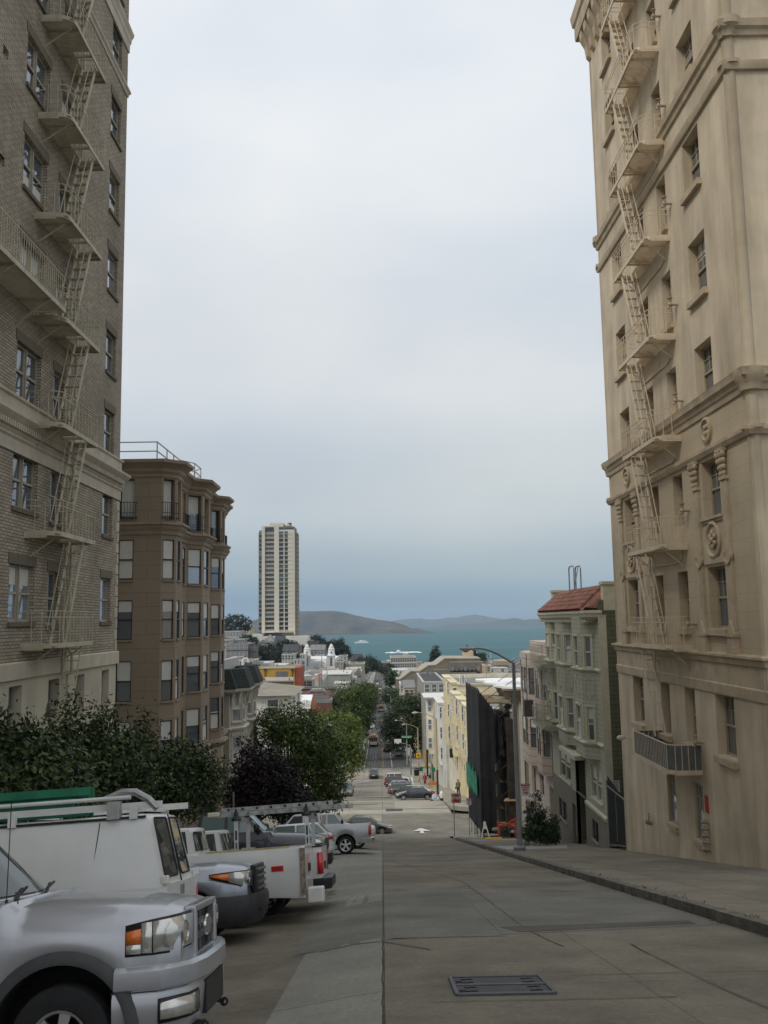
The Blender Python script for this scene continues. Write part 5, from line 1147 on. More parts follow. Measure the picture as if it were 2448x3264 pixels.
for nm, lab, x, y, h, c1 in (('flagpole', 'flagpole with a red striped flag on the brick barn roof', -12.4, 190, 11, (.55, .30, .24)), ('flagpole', 'flagpole with a white flag edged in red on the brick barn roof', -11.7, 197, 9.5, (.62, .60, .60))):
 t = thing(nm, lab, 'flagpole', (x, y, zb - .8)); g = MB(); g.tube([(x, y, zb - .8), (x, y, zb + h)], .11, 6, r2=.05); g.build('pole', M_steel, t)
 g = MB(); vs = []; zf = zb + h * .36
 for j in range(7):
  for i in range(9): vs.append((x - i * .15, y + .12 * sin(i * .9), zf + j * .17 - i * .08))
 g._add(vs, [(j * 9 + i, j * 9 + i + 1, (j + 1) * 9 + i + 1, (j + 1) * 9 + i) for j in range(6) for i in range(8)]); g.build('flag', mat('flag_%d' % int(y), c1, .8, .25, 3), t, smooth=60)
 g = MB()
 for a, b_ in (((x - 1.4, y, zb - .8), (x, y, zb + 4)), ((x + 1.2, y, zb - .8), (x, y, zb + 4))): g.bar(a, b_, .07)
 g.build('stay', M_steel, t)
hpx('ochre yellow block with a grey shuttered opening and a rust red flank', 615, 1325, 720, 245, 18, (.52, .30, .05), reg=R2, yb=880, rm=M_rtan, trim=(.40, .30, .2), par=.2)
a, b_ = at(R2[0] + 990 * R2[2], R2[1] + 775 * R2[2], Y=244.8), at(R2[0] + 1190 * R2[2], R2[1] + 868 * R2[2], Y=244.8)
OR = [o for o in COL.objects if o.get('label', '').startswith('ochre')][0]
g = MB(); g.box(a.x, b_.x, 244.8, 244.98, b_.z, a.z); g.build('shutter', mat('grey_shutter', (.17, .17, .16), .7, .15, .8), OR)
a, b_ = at(R2[0] + 1325 * R2[2], R2[1] + 705 * R2[2], Y=246), at(R2[0] + 1425 * R2[2], R2[1] + 980 * R2[2], Y=246); g = MB(); g.box(a.x + .03, b_.x, 245.2, 258, b_.z - 4, a.z); g.build('red_flank', hm((.30, .075, .04)), OR)
for q in (800, 1280): a = at(R2[0] + q * R2[2], R2[1] + 740 * R2[2], Y=244.8); g = MB(); g.bar((a.x, 244.85, a.z), (a.x, 244.85, a.z - 8), .18); g.box(a.x - .3, a.x + .3, 244.6, 244.98, a.z - .3, a.z + .2); g.build('downpipe', M_rdark, OR)
hpx('long shed with a ribbed pale metal roof below the ochre block', 790, 1300, 960, 205, 1.5, (.22, .17, .08), reg=R2, yb=1060, par=0, roof='flat', rm=M_rtan)
sl_ = [o for o in COL.objects if o.get('label', '').startswith('long shed')][0]
a0, b0, a1, b1 = (at(R2[0] + x * R2[2], R2[1] + y * R2[2], Y=Y) for x, y, Y in ((830, 958, 206), (1285, 950, 206), (800, 880, 226), (1300, 878, 226)))
g = MB(); g.poly([a0, b0, b1, a1])
for k in range(17):
 t = k / 16; g.bar(a0.lerp(b0, t) + Vector((0, 0, .05)), a1.lerp(b1, t) + Vector((0, 0, .05)), .16)
g.build('ribbed_roof', mat('pale_metal_roof', (.40, .385, .33), .6, .1, .5), sl_)
# --- mid-ground town, left to right, each its own house
L_ = [
 # label, xa, xb, yt, Y, depth, colour, region, options
 ('pink house with a dark red cornice at the left edge of the town', 75, 205, 580, 330, 12, (.52, .27, .26), R2, dict(rows=2, cols=2, rm=M_rred)),
 ('mauve flank house beside the pink one', 200, 330, 530, 345, 14, (.36, .27, .26), R2, dict(rows=0, cols=0)),
 ('olive flat-roofed house with green cornice behind the white arched ladder', 330, 600, 575, 318, 14, (.36, .36, .29), R2, dict(rows=1, cols=3, rm=M_rgrey)),
 ('white house with three dark windows in front of the garden', 605, 870, 625, 330, 16, (.60, .61, .60), R2, dict(rows=1, cols=4, rm=M_rwht)),
 ('low white roof house right of the three-window house', 870, 1150, 665, 335, 18, (.52, .50, .47), R2, dict(par=.15, rm=M_rwht)),
 ('pale olive house with arched windows left of the white church', 1095, 1310, 470, 430, 16, (.42, .43, .35), R2, dict(rows=3, cols=4, wh=2.0, ww=1.1)),
 ('white narrow house between the olive house and the church', 1310, 1420, 560, 428, 14, (.60, .60, .60), R2, dict(rows=2, cols=2)),
 ('cream three-storey house touching the church on its left', 1420, 1500, 470, 436, 14, (.60, .59, .54), R2, dict(rows=3, cols=2)),
 ('dark brown apartment block with white windows on the hillside', 120, 500, 290, 455, 26, (.125, .105, .09), R2, dict(rows=3, cols=5, wh=2.2, ww=2.0, trim=(.42, .41, .38), pane=M_pane2)),
 ('dark grey wing of the brown hillside block', 498, 668, 340, 458, 20, (.10, .095, .095), R2, dict(rows=2, cols=3, wh=1.6, ww=1.6, trim=(.25, .25, .24))),
 ('beige apartment house at the far left of the hillside', 70, 160, 215, 480, 20, (.44, .40, .33), R2, dict(rows=2, cols=2, ww=1.6)),
 ('pale grey apartment house with wide windows below the pine', 80, 335, 65, 560, 24, (.42, .41, .38), R2, dict(rows=2, cols=5, wh=2.4, ww=2.2, pane=M_pane2)),
 ('grey flats with dark strip windows beneath the pale apartment house', 160, 430, 205, 500, 20, (.30, .29, .27), R2, dict(rows=1, cols=6, wh=1.8, ww=2.0)),
 ('white panelled wing below the pine on the hillside', 330, 490, 100, 575, 20, (.52, .51, .46), R2, dict(rows=1, cols=3, wh=2.0)),
 ('small yellow block behind the hilltop pine', 430, 560, -20, 640, 14, (.60, .50, .28), R2, dict(rows=2, cols=3, wh=2.2)),
 ('white Victorian house with bay windows in the hillside trees', 672, 850, 290, 470, 14, (.60, .60, .57), R2, dict(rows=2, cols=3, wh=2.0, ww=1.2, roof='gable', rm=M_rgrey, rh=2.2)),
 ('grey hipped-roof house above the white Victorian', 760, 965, 250, 500, 14, (.30, .29, .28), R2, dict(roof='hip', rh=4.0, rm=M_rgrey, rows=1, cols=3)),
 ('brown shingled house right of the hipped-roof house', 965, 1135, 300, 490, 12, (.14, .115, .10), R2, dict(roof='gablex', rh=4.5, rm=M_rdark, rows=1, cols=3)),
 ('brown low-roofed house against the white podium wall', 1230, 1420, 345, 500, 12, (.15, .12, .10), R2, dict(roof='hip', rh=3.2, rm=M_rred, rows=1, cols=2)),
 ('dark slate roofed house above the pale olive house', 1110, 1370, 420, 462, 14, (.14, .14, .15), R2, dict(roof='gablex', rh=3.5, rm=M_rdark)),
 ('dark timber house with a wide balcony above the left church tower', 155, 345, 240, 560, 16, (.055, .055, .06), R3, dict(rows=2, cols=3, trim=(.12, .12, .12), wh=2.2, ww=2.4)),
 ('grey Victorian with bay windows between the church towers', 210, 470, 400, 520, 16, (.20, .20, .185), R3, dict(rows=1, cols=4, wh=2.2, ww=1.4, roof='gablex', rh=3, rm=M_rgrey)),
 ('domed grey-white pavilion house between the church towers', 300, 440, 490, 500, 12, (.52, .52, .50), R3, dict(rows=1, cols=3, wh=2.2)),
 ('grey-white house with flat roof right of the church', 720, 860, 500, 520, 16, (.45, .45, .43), R3, dict(rows=1, cols=2, wh=2.2)),
 ('white chimney-topped house right of the church tower', 640, 735, 545, 500, 12, (.58, .59, .60), R3, dict(rows=1, cols=3, wh=2, stack=True)),
 ('olive grey house with small square windows right of the church', 665, 800, 600, 440, 16, (.30, .29, .23), R3, dict(rows=1, cols=2, wh=1.5)),
 ('house with a glazed gable wall right of the olive grey house', 795, 905, 610, 445, 14, (.26, .25, .21), R3, dict(rows=2, cols=4, wh=2.4, ww=2.0)),
 ('khaki flat-roofed building with a pale coping near the street', 895, 1165, 640, 430, 22, (.26, .245, .19), R3, dict(rm=M_rgrey)),
 ('cream coping house in front of the khaki building', 840, 1095, 725, 395, 14, (.58, .56, .50), R3, dict(rm=M_rwht)),
 ('tan gabled house near the water', 1020, 1160, 540, 620, 14, (.46, .36, .24), R3, dict(roof='gable', rh=4, rm=M_rtan, rows=1, cols=2)),
 ('brown shingle row near the water', 880, 1130, 580, 600, 12, (.22, .17, .13), R3, dict(roof='gablex', rh=4, rm=M_rdark)),
 ('grey white block at the foot of the street by the water', 1180, 1320, 595, 760, 18, (.44, .45, .45), R3, dict(rows=1, cols=5, wh=2.5)),
 ('peach flats with arched openings before the church', 180, 410, 770, 360, 12, (.55, .38, .28), R3, dict(rows=1, cols=5, wh=1.8)),
 ('orange peach narrow house in front of the church door', 400, 510, 725, 385, 10, (.55, .33, .18), R3, dict(rows=1, cols=2)),
 ('pale peach long flats beside the orange narrow house', 505, 690, 750, 375, 12, (.58, .43, .32), R3, dict(rows=1, cols=4)),
 ('cream yellow long flats with arched windows near the street', 690, 1110, 775, 365, 14, (.62, .52, .33), R3, dict(rows=1, cols=6, side=3)),
 ('white roof house with a dark gable beside the peach flats', 40, 180, 790, 350, 12, (.42, .43, .44), R3, dict(rm=M_rwht, rows=1, cols=2)),
 ('cream house with a long white balustrade roof', 40, 365, 850, 300, 14, (.52, .50, .43), R3, dict(rm=M_rwht, rows=0)),
 ('olive cottage with two dark windows beside the rust red flank', 45, 250, 915, 262, 10, (.33, .33, .27), R3, dict(rows=1, cols=2, wh=1.4, ww=1.6, rm=M_rgrey)),
 ('long grey green metal roofed hall behind the flagpoles', 375, 915, 835, 285, 22, (.30, .305, .275), R3, dict(rm=M_rwht, par=0)),
 ('white satellite-dish house at the end of the grey green hall', 910, 1010, 900, 300, 14, (.55, .57, .60), R3, dict(rows=1, cols=2)),
 ('brown gabled pair of houses beside the far street', 990, 1115, 860, 330, 16, (.32, .28, .24), R3, dict(roof='gable', rm=M_rgrey, rh=2.5, side=3)),
 ('pale flat-roofed house below the brown gables', 640, 900, 985, 250, 10, (.50, .50, .48), R3, dict(rm=M_rwht, par=.1)),
 ('green-roofed market building beyond the street end', 1480, 1590, 610, 620, 18, (.50, .53, .50), R3, dict(rows=2, cols=3, rm=M_rgrey, wh=2)),
]
for lab, xa, xb, yt, Y, dep, c, reg, o in L_: hpx(lab, xa, xb, yt, Y, dep, c, reg=reg, **o)
# small houses down by the waterfront on the right, many, built one by one
random.seed(77)
WF = 'houses by the waterfront'
for k in range(46):
 px = random.uniform(1560, 1705); py = random.uniform(2102, 2138); Y = 1650 - (py - 2100) * 12
 c = random.choice([(.45, .43, .40), (.55, .54, .52), (.35, .30, .26), (.48, .40, .32), (.25, .26, .28)])
 a = at(px, py, Y=Y); w = random.uniform(7, 15)
 house('small pale house in the packed waterfront district right of the lamp arm', a.x, a.x + w, Y, Y + 14, a.z - 14, a.z, c, rows=1, cols=2, wh=2.4, ww=2.2, roof=random.choice(['flat', 'gable']), rm=random.choice([M_rgrey, M_rtan, M_rdark]), rh=2.5, group=WF)
MW = 'low roofs in the middle distance'
for k in range(30):
 px, py, Y = random.choice([(random.uniform(1330, 1400), random.uniform(2110, 2126), random.uniform(600, 950)), (random.uniform(1540, 1700), random.uniform(2128, 2150), random.uniform(520, 900)), (random.uniform(1220, 1340), random.uniform(2108, 2120), random.uniform(900, 1300))])
 c = random.choice([(.45, .43, .38), (.52, .50, .46), (.30, .27, .23), (.46, .36, .28), (.20, .21, .22)]); a = at(px, py, Y=Y); w = random.uniform(6, 13)
 house('low flat roof house in the middle distance behind the tan terraces', a.x, a.x + w, Y, Y + 12, a.z - 16, a.z, c, rows=1, cols=2, wh=1.8, ww=1.6, roof=random.choice(['flat', 'flat', 'gable']), rm=random.choice([M_rgrey, M_rtan, M_rdark, M_rwht]), rh=2, group=MW)
# ------------------------------------------------------------------ white church with two domed towers
M_church = mat('church_white', (.74, .74, .74), .7, .06, .8)
ch = thing('church', 'white church with twin domed bell towers and an arched front', 'church', (-33, 455, -40))
def cpx(x, y, Y=450): return at(R3[0] + x * R3[2], R3[1] + y * R3[2], Y=Y)
a, b_ = cpx(75, 560, 452), cpx(665, 900, 452); g = MB(); g.box(a.x, b_.x, 452, 490, b_.z - 6, a.z); 
c0 = cpx(375, 715); R_ = (cpx(510, 715).x - cpx(240, 715).x) / 2
arc = [(c0.x + R_ * 1.12 * cos(pi * k / 20), 451.2, c0.z + R_ * .95 * sin(pi * k / 20)) for k in range(21)]; g.prism([(p[0], p[1], p[2]) for p in arc] + [(c0.x - R_ * 1.12, 451.2, c0.z - 12), (c0.x + R_ * 1.12, 451.2, c0.z - 12)], (0, 1.5, 0)); g.build('nave', M_church, ch)
g = MB()
for r1, r2, yy in ((1.12, .98, 450.7), (.8, .72, 451.0)):
 o_ = [(c0.x + R_ * r1 * cos(pi * k / 20), c0.z + R_ * r1 * .85 * sin(pi * k / 20)) for k in range(21)]; i_ = [(c0.x + R_ * r2 * cos(pi * k / 20), c0.z + R_ * r2 * .85 * sin(pi * k / 20)) for k in range(21)]
 for k in range(20): g.prism([(o_[k][0], yy, o_[k][1]), (o_[k + 1][0], yy, o_[k + 1][1]), (i_[k + 1][0], yy, i_[k + 1][1]), (i_[k][0], yy, i_[k][1])], (0, .5, 0))
g.build('arch_moulding', M_church, ch)
g = MB(); g.lathe([(.01, 0), (R_ * .70, 0), (R_ * .70, .15)], (c0.x, 451.05, c0.z - .5), 'Y', 20, 0, pi); g.build('tympanum_window', mat('church_glass', (.36, .42, .45), .3, .15, 1), ch)
for xc in (157, 587):
 t = MB(); cx = cpx(xc, 600).x; s = (cpx(xc + 75, 600).x - cx); zA = cpx(xc, 720).z; z1 = cpx(xc, 490).z; z2 = cpx(xc, 370).z; z3 = cpx(xc, 295).z
 t.box(cx - s * .98, cx + s * .98, 449, 449 + 2 * s, zA - 12, zA + .35); t.box(cx - s * .78, cx + s * .78, 449.4, 449.4 + 1.5 * s, zA, z1); t.box(cx - s * 1.0, cx + s * 1.0, 449 - .1, 449 + 2 * s, z1 - .4, z1)
 for q in (-.86, -.5, .5, .86): t.box(cx + s * q - .17, cx + s * q + .17, 449.05, 449.6, zA + .3, z1)
 cy = 449.4 + s * .75
 t.lathe([(s * .98, z1), (s * .82, z1 + .5), (s * .74, z2 - .6), (s * .80, z2 - .45), (s * .80, z2 - .2), (s * .62, z2), (s * .56, z2 + .9), (s * .58, z2 + 1.0), (s * .44, z3 - 1.4), (s * .36, z3 - .5), (s * .2, z3 - .1), (.01, z3)], (cx, cy, 0), 'Z', 16)
 t.tube([(cx, cy, z3 - .2), (cx, cy, z3 + (3.2 if xc < 300 else .4))], .12, 6)
 tb_ = t.build('bell_tower', M_church, ch, smooth=40)
 o_ = MB(); o_.box(cx - .55, cx + .55, 449.3, 449.42, zA + 1.2, z1 - 1.6); o_.lathe([(.01, 0), (.55, 0), (.55, .12)], (cx, 449.3, z1 - 1.6), 'Y', 12, 0, pi); o_.lathe([(.01, -.3), (.42, -.3), (.42, .1)], (cx, cy - s * .8, (z1 + z2) / 2 - .2), 'Y', 12); o_.build('belfry_opening', M_pane, tb_)
if True:
 g = MB(); cx = cpx(157, 600).x; cy = 449.4 + 5; zt_ = cpx(157, 295).z; g.bar((cx - .8, 451.8, zt_ + 2.4), (cx + .8, 451.8, zt_ + 2.4), .16); g.bar((cx, 451.8, zt_), (cx, 451.8, zt_ + 3.4), .16); g.build('cross', mat('verdigris', (.12, .24, .19), .6, .1, 2), ch)
# ------------------------------------------------------------------ residential tower on the hill
M_tw = mat('tower_cream', (.62, .58, .49), .75, .04, .05); M_twd = mat('tower_brown', (.27, .225, .165), .8, .08, .2); M_twp = glass('tower_glass', (.045, .055, .075), .1, .8); M_twg = glass('tower_glass_green', (.16, .24, .23), .15, .6); M_twr = mat('tower_rail', (.36, .33, .28), .6, .08, 1); M_pod = mat('podium_white', (.64, .63, .57), .8, .05, .1)
tw = thing('residential_tower', 'slender cream high-rise with stacked balconies standing alone on the hill', 'tower block', (-72, 600, -20))
def tpx(x, y, Y=590): return at(RT[0] + x * RT[2], RT[1] + y * RT[2], Y=Y)
def tx(x): return tpx(x, 1000).x
def tz(y): return tpx(800, y).z
zb, zt_ = tz(1715), tz(175); fl = (tz(1640) - tz(215)) / -23.0; fl = (tz(215) - tz(1640)) / 23
g = MB(); g.box(tx(545), tx(1080), 592, 612, zb - 2, tz(245)); g.box(tx(600), tx(1050), 593, 611, tz(245), tz(165)); g.box(tx(690), tx(890), 596, 606, tz(165), tz(110)); g.box(tx(880), tx(1000), 597, 604, tz(165), tz(140)); g.box(tx(968), tx(1000), 598, 600, tz(140), tz(105)); g.build('core', M_twd, tw)
g = MB()
for x0, x1, y0_, y1_ in ((595, 640, 160, 1670), (770, 838, 150, 1660), (903, 917, 225, 1650), (1045, 1060, 240, 1700), (965, 1045, 240, 1650)): g.box(tx(x0), tx(x1), 589.6, 592, tz(y1_), tz(y0_))
g.box(tx(600), tx(840), 589.8, 592, tz(175), tz(160)); g.box(tx(838), tx(1055), 589.9, 592, tz(240), tz(215)); g.box(tx(690), tx(890), 595.9, 596, tz(165), tz(110)); g.box(tx(640), tx(1060), 589.9, 592, tz(1665), tz(1640))
g.build('pier', M_tw, tw)
random.seed(5)
for k in range(23):
 z0 = tz(1640) + fl * k; 
 r = random.random(); pm = M_twg if r < .22 else (M_twr if r < .4 else M_twp)
 g = MB(); g.box(tx(642), tx(768), 591.2, 591.9, z0 + fl * .34, z0 + fl * .98); w = g.build('window', pm, tw)
 g = MB(); g.box(tx(640), tx(768), 590.4, 590.6, z0 + .05, z0 + fl * .36); g.box(tx(638), tx(770), 590.3, 591.9, z0 - .15, z0 + .06)
 for q in (660, 690, 725, 745): g.box(tx(q), tx(q) + .16, 591.0, 591.15, z0 + fl * .34, z0 + fl * .98)
 g.build('balcony', M_twr, tw)
 r = random.random(); pm = M_twg if r < .25 else M_twp
 for x0, x1 in ((840, 902), (918, 964)):
  g = MB(); g.box(tx(x0), tx(x1), 591.0, 591.9, z0 + fl * .30, z0 + fl * .94); g.build('window', pm, tw)
  g = MB(); g.box(tx(x0), tx(x1), 590.9, 591.0, z0 + .1, z0 + fl * .30); g.build('spandrel', M_twg if pm == M_twg else M_twr, tw)
 g = MB(); g.box(tx(838), tx(1046), 589.4, 591.9, z0 - .16, z0 + .10); g.build('floor_ledge', M_tw, tw)
 g = MB(); g.box(tx(1080), tx(1094), 594, 602, z0 - .1, z0 + fl * .45); g.build('end_balcony', M_twr, tw)
 g = MB(); g.box(tx(552), tx(592), 591.3, 591.95, z0 + fl * .3, z0 + fl * .95); g.build('window', M_twg if k % 5 == 2 else M_twp, tw)
 g = MB(); g.box(tx(540), tx(595), 590.8, 591.9, z0 - .12, z0 + .3); g.build('end_balcony', M_twr, tw)
g = MB(); g.box(tx(640), tx(768), 591, 591.9, tz(230), tz(185)); g.box(tx(838), tx(1048), 591, 591.9, tz(215), tz(182)); g.box(tx(645), tx(870), 591, 591.9, tz(1715), tz(1675)); g.build('window', M_twp, tw)
g = MB()
for q in (705, 735, 770, 800, 838): g.bar((tx(q), 600, tz(112)), (tx(q), 600, tz(88)), .25)
g.box(tx(940), tx(995), 598, 600, tz(120), tz(100)); g.build('antennas', M_twr, tw)
a, b_ = at(R2[0] + 490 * R2[2], R2[1] + 150 * R2[2], Y=575), at(R2[0] + 1565 * R2[2], R2[1] + 150 * R2[2], Y=575)
pd = thing('podium', 'broad white podium wall beneath the cream high-rise', 'building', ((a.x + b_.x) / 2, 585, -20))
g = MB(); z1 = at(R2[0] + 1500 * R2[2], R2[1] + 150 * R2[2], Y=575).z; xl = at(R2[0] + 720 * R2[2], 2030, Y=575).x
g.box(xl, b_.x, 575, 591, z1 - 14, z1); g.box(a.x, xl, 578, 591, z1 - 12, at(R2[0] + 600 * R2[2], R2[1] + 118 * R2[2], Y=578).z); g.build('podium_wall', M_pod, pd)
g = MB(); g.box(a.x, xl + 10, 577, 578, z1 - 8, at(R2[0] + 600 * R2[2], R2[1] + 215 * R2[2], Y=577).z); g.build('terrace_wall', hm((.50, .49, .42)), pd)
# ================================================================== TREES
M_bark = mat('bark', (.055, .045, .036), .95, .35, 5, bump=.5, bscale=30)
M_lf_dark = leafmat('leaf_dark_green', (.012, .026, .010), (.080, .115, .034))
M_lf_mid = leafmat('leaf_ficus', (.016, .042, .008), (.115, .155, .026))
M_lf_bright = leafmat('leaf_bright', (.035, .07, .010), (.165, .215, .035))
M_lf_plum = leafmat('leaf_plum', (.008, .0055, .007), (.036, .022, .026))
M_lf_pine = leafmat('leaf_pine', (.009, .017, .011), (.035, .055, .030))
M_lf_bush = leafmat('leaf_bush', (.010, .030, .012), (.050, .100, .035))
def crown(blobs, n, ls, seed, clump=26, cs=.55, shell=.5, flat_=.9, droop=0.0):
 """leaf-sized faces gathered in clumps spread through overlapping ellipsoids"""
 rnd = random.Random(seed); vs, fs = [], []
 tot = sum(b[3] * b[4] * b[5] for b in blobs) ** 1.0; nc = max(1, n // clump)
 ws = [(b[3] * b[4] * b[5]) ** .8 for b in blobs]; sw_ = sum(ws)
 for b, w in zip(blobs, ws):
  cx, cy, cz, rx, ry, rz = b
  for _ in range(max(1, int(nc * w / sw_))):
   while True:
    d = Vector((rnd.gauss(0, 1), rnd.gauss(0, 1), rnd.gauss(0, 1)))
    if d.length > .01: break
   d.normalize(); r = shell + (1.08 - shell) * rnd.random() ** .6
   c = Vector((cx + d.x * rx * r, cy + d.y * ry * r, cz + d.z * rz * r)); k = cs * rnd.uniform(.55, 1.3)
   tip = (d + Vector((0, 0, .35 - droop))).normalized()
   for _ in range(int(clump * rnd.uniform(.6, 1.4))):
    q = c + Vector((rnd.gauss(0, k * .5), rnd.gauss(0, k * .5), rnd.gauss(0, k * .42)))
    nrm = (d * .7 + Vector((rnd.gauss(0, .8), rnd.gauss(0, .8), rnd.gauss(.35, .8)))).normalized()
    t = nrm.cross(Vector((rnd.gauss(0, 1), rnd.gauss(0, 1), rnd.gauss(-.4, 1)))); 
    if t.length < .01: continue
    t.normalize(); s_ = nrm.cross(t); L = ls * rnd.uniform(.6, 1.35); Wd = L * rnd.uniform(.38, .6); i = len(vs)
    vs += [q - t * L * .5, q + s_ * Wd * .5 - t * L * .05, q + t * L * .5, q - s_ * Wd * .5 - t * L * .05]; fs.append((i, i + 1, i + 2, i + 3))
 return vs, fs
def tree(label, base, blobs, n, ls, m, seed, name='street_tree', cat='tree', group=None, trunk_r=.14, fork=.45, clump=26, cs=.55, shell=.5, stems=1, off=(0, 0), droop=0):
 b = Vector(base); t = thing(name, label, cat, b, group)
 vs, fs = crown(blobs, n, ls, seed, clump, cs, shell, droop=droop); g = MB(); g._add(vs, fs); g.build('crown', m, t)
 g = MB(); rnd = random.Random(seed + 5); big = max(blobs, key=lambda q: q[3] * q[5]); ctr = Vector(big[:3])
 h = b + (Vector((ctr.x, ctr.y, ctr.z - big[5] * .3)) - b) * fork
 for k in range(stems):
  o = Vector((rnd.uniform(-.2, .2), rnd.uniform(-.2, .2), 0)) * (stems > 1); mid = (b + h) / 2 + Vector((rnd.uniform(-.1, .1), rnd.uniform(-.1, .1), 0))
  g.tube([b + o - Vector((0, 0, .3)), mid + o * 2, h + o * 4], trunk_r, 8, r2=trunk_r * .7)
 for bl in blobs:
  e = Vector(bl[:3]); 
  for q in range(3):
   e2 = e + Vector((rnd.uniform(-.6, .6) * bl[3], rnd.uniform(-.6, .6) * bl[4], rnd.uniform(-.2, .7) * bl[5])); g.tube([h, h.lerp(e2, .5) + Vector((rnd.uniform(-.15, .15), rnd.uniform(-.15, .15), .12)), e2], trunk_r * .5, 6, r2=trunk_r * .08)
 g.build('trunk', M_bark, t, smooth=60); return t
def bp(px, py, Y, r, ry=None, rz=None):
 p = at(px, py, Y=Y); return (p.x, p.y, p.z, r, ry or r, rz or r)
def gz(x, y): return road_z(x, y) + .15
# three dark street trees on the left pavement
tree('dark green street tree at the left edge above the white van', (-7.6, 18.5, gz(-7.6, 18.5)), [bp(20, 2470, 18.5, 1.4, 1.4, .85), bp(95, 2420, 18.5, .8, .8, .65), bp(-60, 2430, 18.5, 1.0, 1, .8), bp(60, 2540, 18, 1.4, 1.4, .7), bp(12, 2330, 18.5, .3, .3, .75), bp(60, 2340, 18.5, .22, .22, .5), bp(180, 2480, 18.6, .7, .7, .6)], 14000, .13, M_lf_dark, 1, cs=.42, group=None)
tree('dark leafy street tree before the cream ground floor wall', (-7.7, 23.5, gz(-7.7, 23.5)), [bp(270, 2500, 23.5, 1.5, 1.4, .9), bp(205, 2420, 23.5, .75, .7, .65), bp(325, 2410, 23.5, .75, .75, .65), bp(390, 2450, 23.5, .95, .9, .8), bp(230, 2550, 23, 1.3, 1.2, .6), bp(330, 2310, 23.6, .3, .3, .6), bp(212, 2300, 23.6, .3, .3, .75), bp(270, 2350, 23.6, .3, .3, .5), bp(245, 2350, 23.6, .2, .2, .5)], 17000, .13, M_lf_dark, 2, cs=.42)
tree('dark street tree with a high wispy shoot before the brown apartments', (-7.7, 30.5, gz(-7.7, 30.5)), [bp(470, 2490, 30.5, 1.5, 1.4, 1.05), bp(545, 2460, 30.5, 1.1, 1.1, .95), bp(425, 2390, 30.6, .75, .75, .7), bp(600, 2460, 30.6, .95, .95, .95), bp(462, 2320, 30.6, .3, .3, .75), bp(560, 2540, 30.3, 1.4, 1.2, .7), bp(400, 2510, 30, 1.2, 1.2, .7), bp(655, 2480, 31, .65, .65, .8), bp(300, 2350, 30.6, .3, .3, .6), bp(350, 2370, 30.6, .35, .35, .6)], 18000, .14, M_lf_dark, 3, cs=.45)
hedge_b = [bp(668, y, 39, .42, .42, .5) for y in (2500, 2540, 2580, 2610)]
tree('narrow clipped dark evergreen beside the sewer notice', (hedge_b[0][0], 39, gz(-7.6, 39)), hedge_b, 4200, .09, M_lf_dark, 4, name='columnar_shrub', cat='shrub', cs=.18, shell=.2, trunk_r=.06)
tree('dark purple-leaved plum tree in front of the cream Victorian flats', (-7.6, 53, gz(-7.6, 53)), [bp(825, 2520, 53, 1.55, 1.5, 1.4), bp(800, 2460, 53, 1.1, 1.0, 1.1), bp(880, 2500, 53, 1.3, 1.2, 1.4), bp(775, 2530, 53, .9, .9, 1.2), bp(920, 2560, 53, 1.3, 1.2, 1.0), bp(788, 2400, 53.2, .4, .4, .8), bp(745, 2530, 53, .5, .5, .9), bp(850, 2420, 53.3, .7, .7, .7)], 17000, .19, M_lf_plum, 5, cs=.5, trunk_r=.15)
tree('broad green ficus tree overhanging the left kerb at the crossing', (-7.3, 64, gz(-7.3, 64) - .2), [bp(940, 2400, 64, 2.6, 2.4, 2.3), bp(1000, 2460, 64, 2.2, 2.1, 2.2), bp(920, 2300, 64, 1.9, 1.8, 1.3), bp(860, 2330, 64, 1.7, 1.6, 1.3), bp(1010, 2360, 64, 1.9, 1.8, 1.5), bp(1055, 2460, 63, 1.1, 1.1, 1.5), bp(1040, 2540, 63, 1.2, 1.2, 1.1), bp(950, 2560, 63, 2.2, 2.0, 1.0), bp(790, 2320, 64.5, 1.1, 1.1, 1.0)], 26000, .21, M_lf_mid, 6, cs=.6, trunk_r=.22)
tree('bright yellow-green ficus behind the broad ficus on the left kerb', (-7.2, 105, gz(-7.2, 105)), [bp(1075, 2330, 105, 3.0, 2.8, 2.2), bp(1112, 2360, 105, 1.9, 1.9, 2.2), bp(1030, 2310, 105, 2.2, 2, 1.4), bp(1128, 2400, 105, 1.3, 1.3, 1.8), bp(1090, 2420, 105, 2.4, 2.4, 2.2)], 15000, .27, M_lf_bright, 7, cs=.75, trunk_r=.2)
tree('large green ficus beside the brick barn past the second crossing', (-7.6, 186, prof(186)), [bp(1130, 2245, 186, 4.6, 4.2, 3.6), bp(1110, 2210, 186, 3.2, 3, 2.4), bp(1165, 2210, 186, 2.8, 2.8, 2.2), bp(1165, 2275, 186, 2.2, 2.2, 2.6), bp(1115, 2305, 186, 3.6, 3.4, 2.6), bp(1160, 2310, 187, 1.6, 1.6, 1.6)], 15000, .42, M_lf_mid, 8, cs=1.15, trunk_r=.3)
tree('large dark green ficus on the right pavement past the second crossing', (7.6, 192, prof(192)), [bp(1290, 2300, 192, 4.4, 4.0, 4.2), bp(1265, 2350, 192, 3.2, 3, 3.0), bp(1310, 2240, 192, 2.8, 2.6, 2.2), bp(1325, 2330, 192, 3.6, 3.4, 3.8), bp(1285, 2245, 192, 2.4, 2.3, 2.0), bp(1250, 2310, 192, 2.2, 2.2, 2.6), bp(1335, 2270, 192, 2.4, 2.4, 3.0)], 17000, .42, M_lf_dark, 9, cs=1.1, trunk_r=.3)
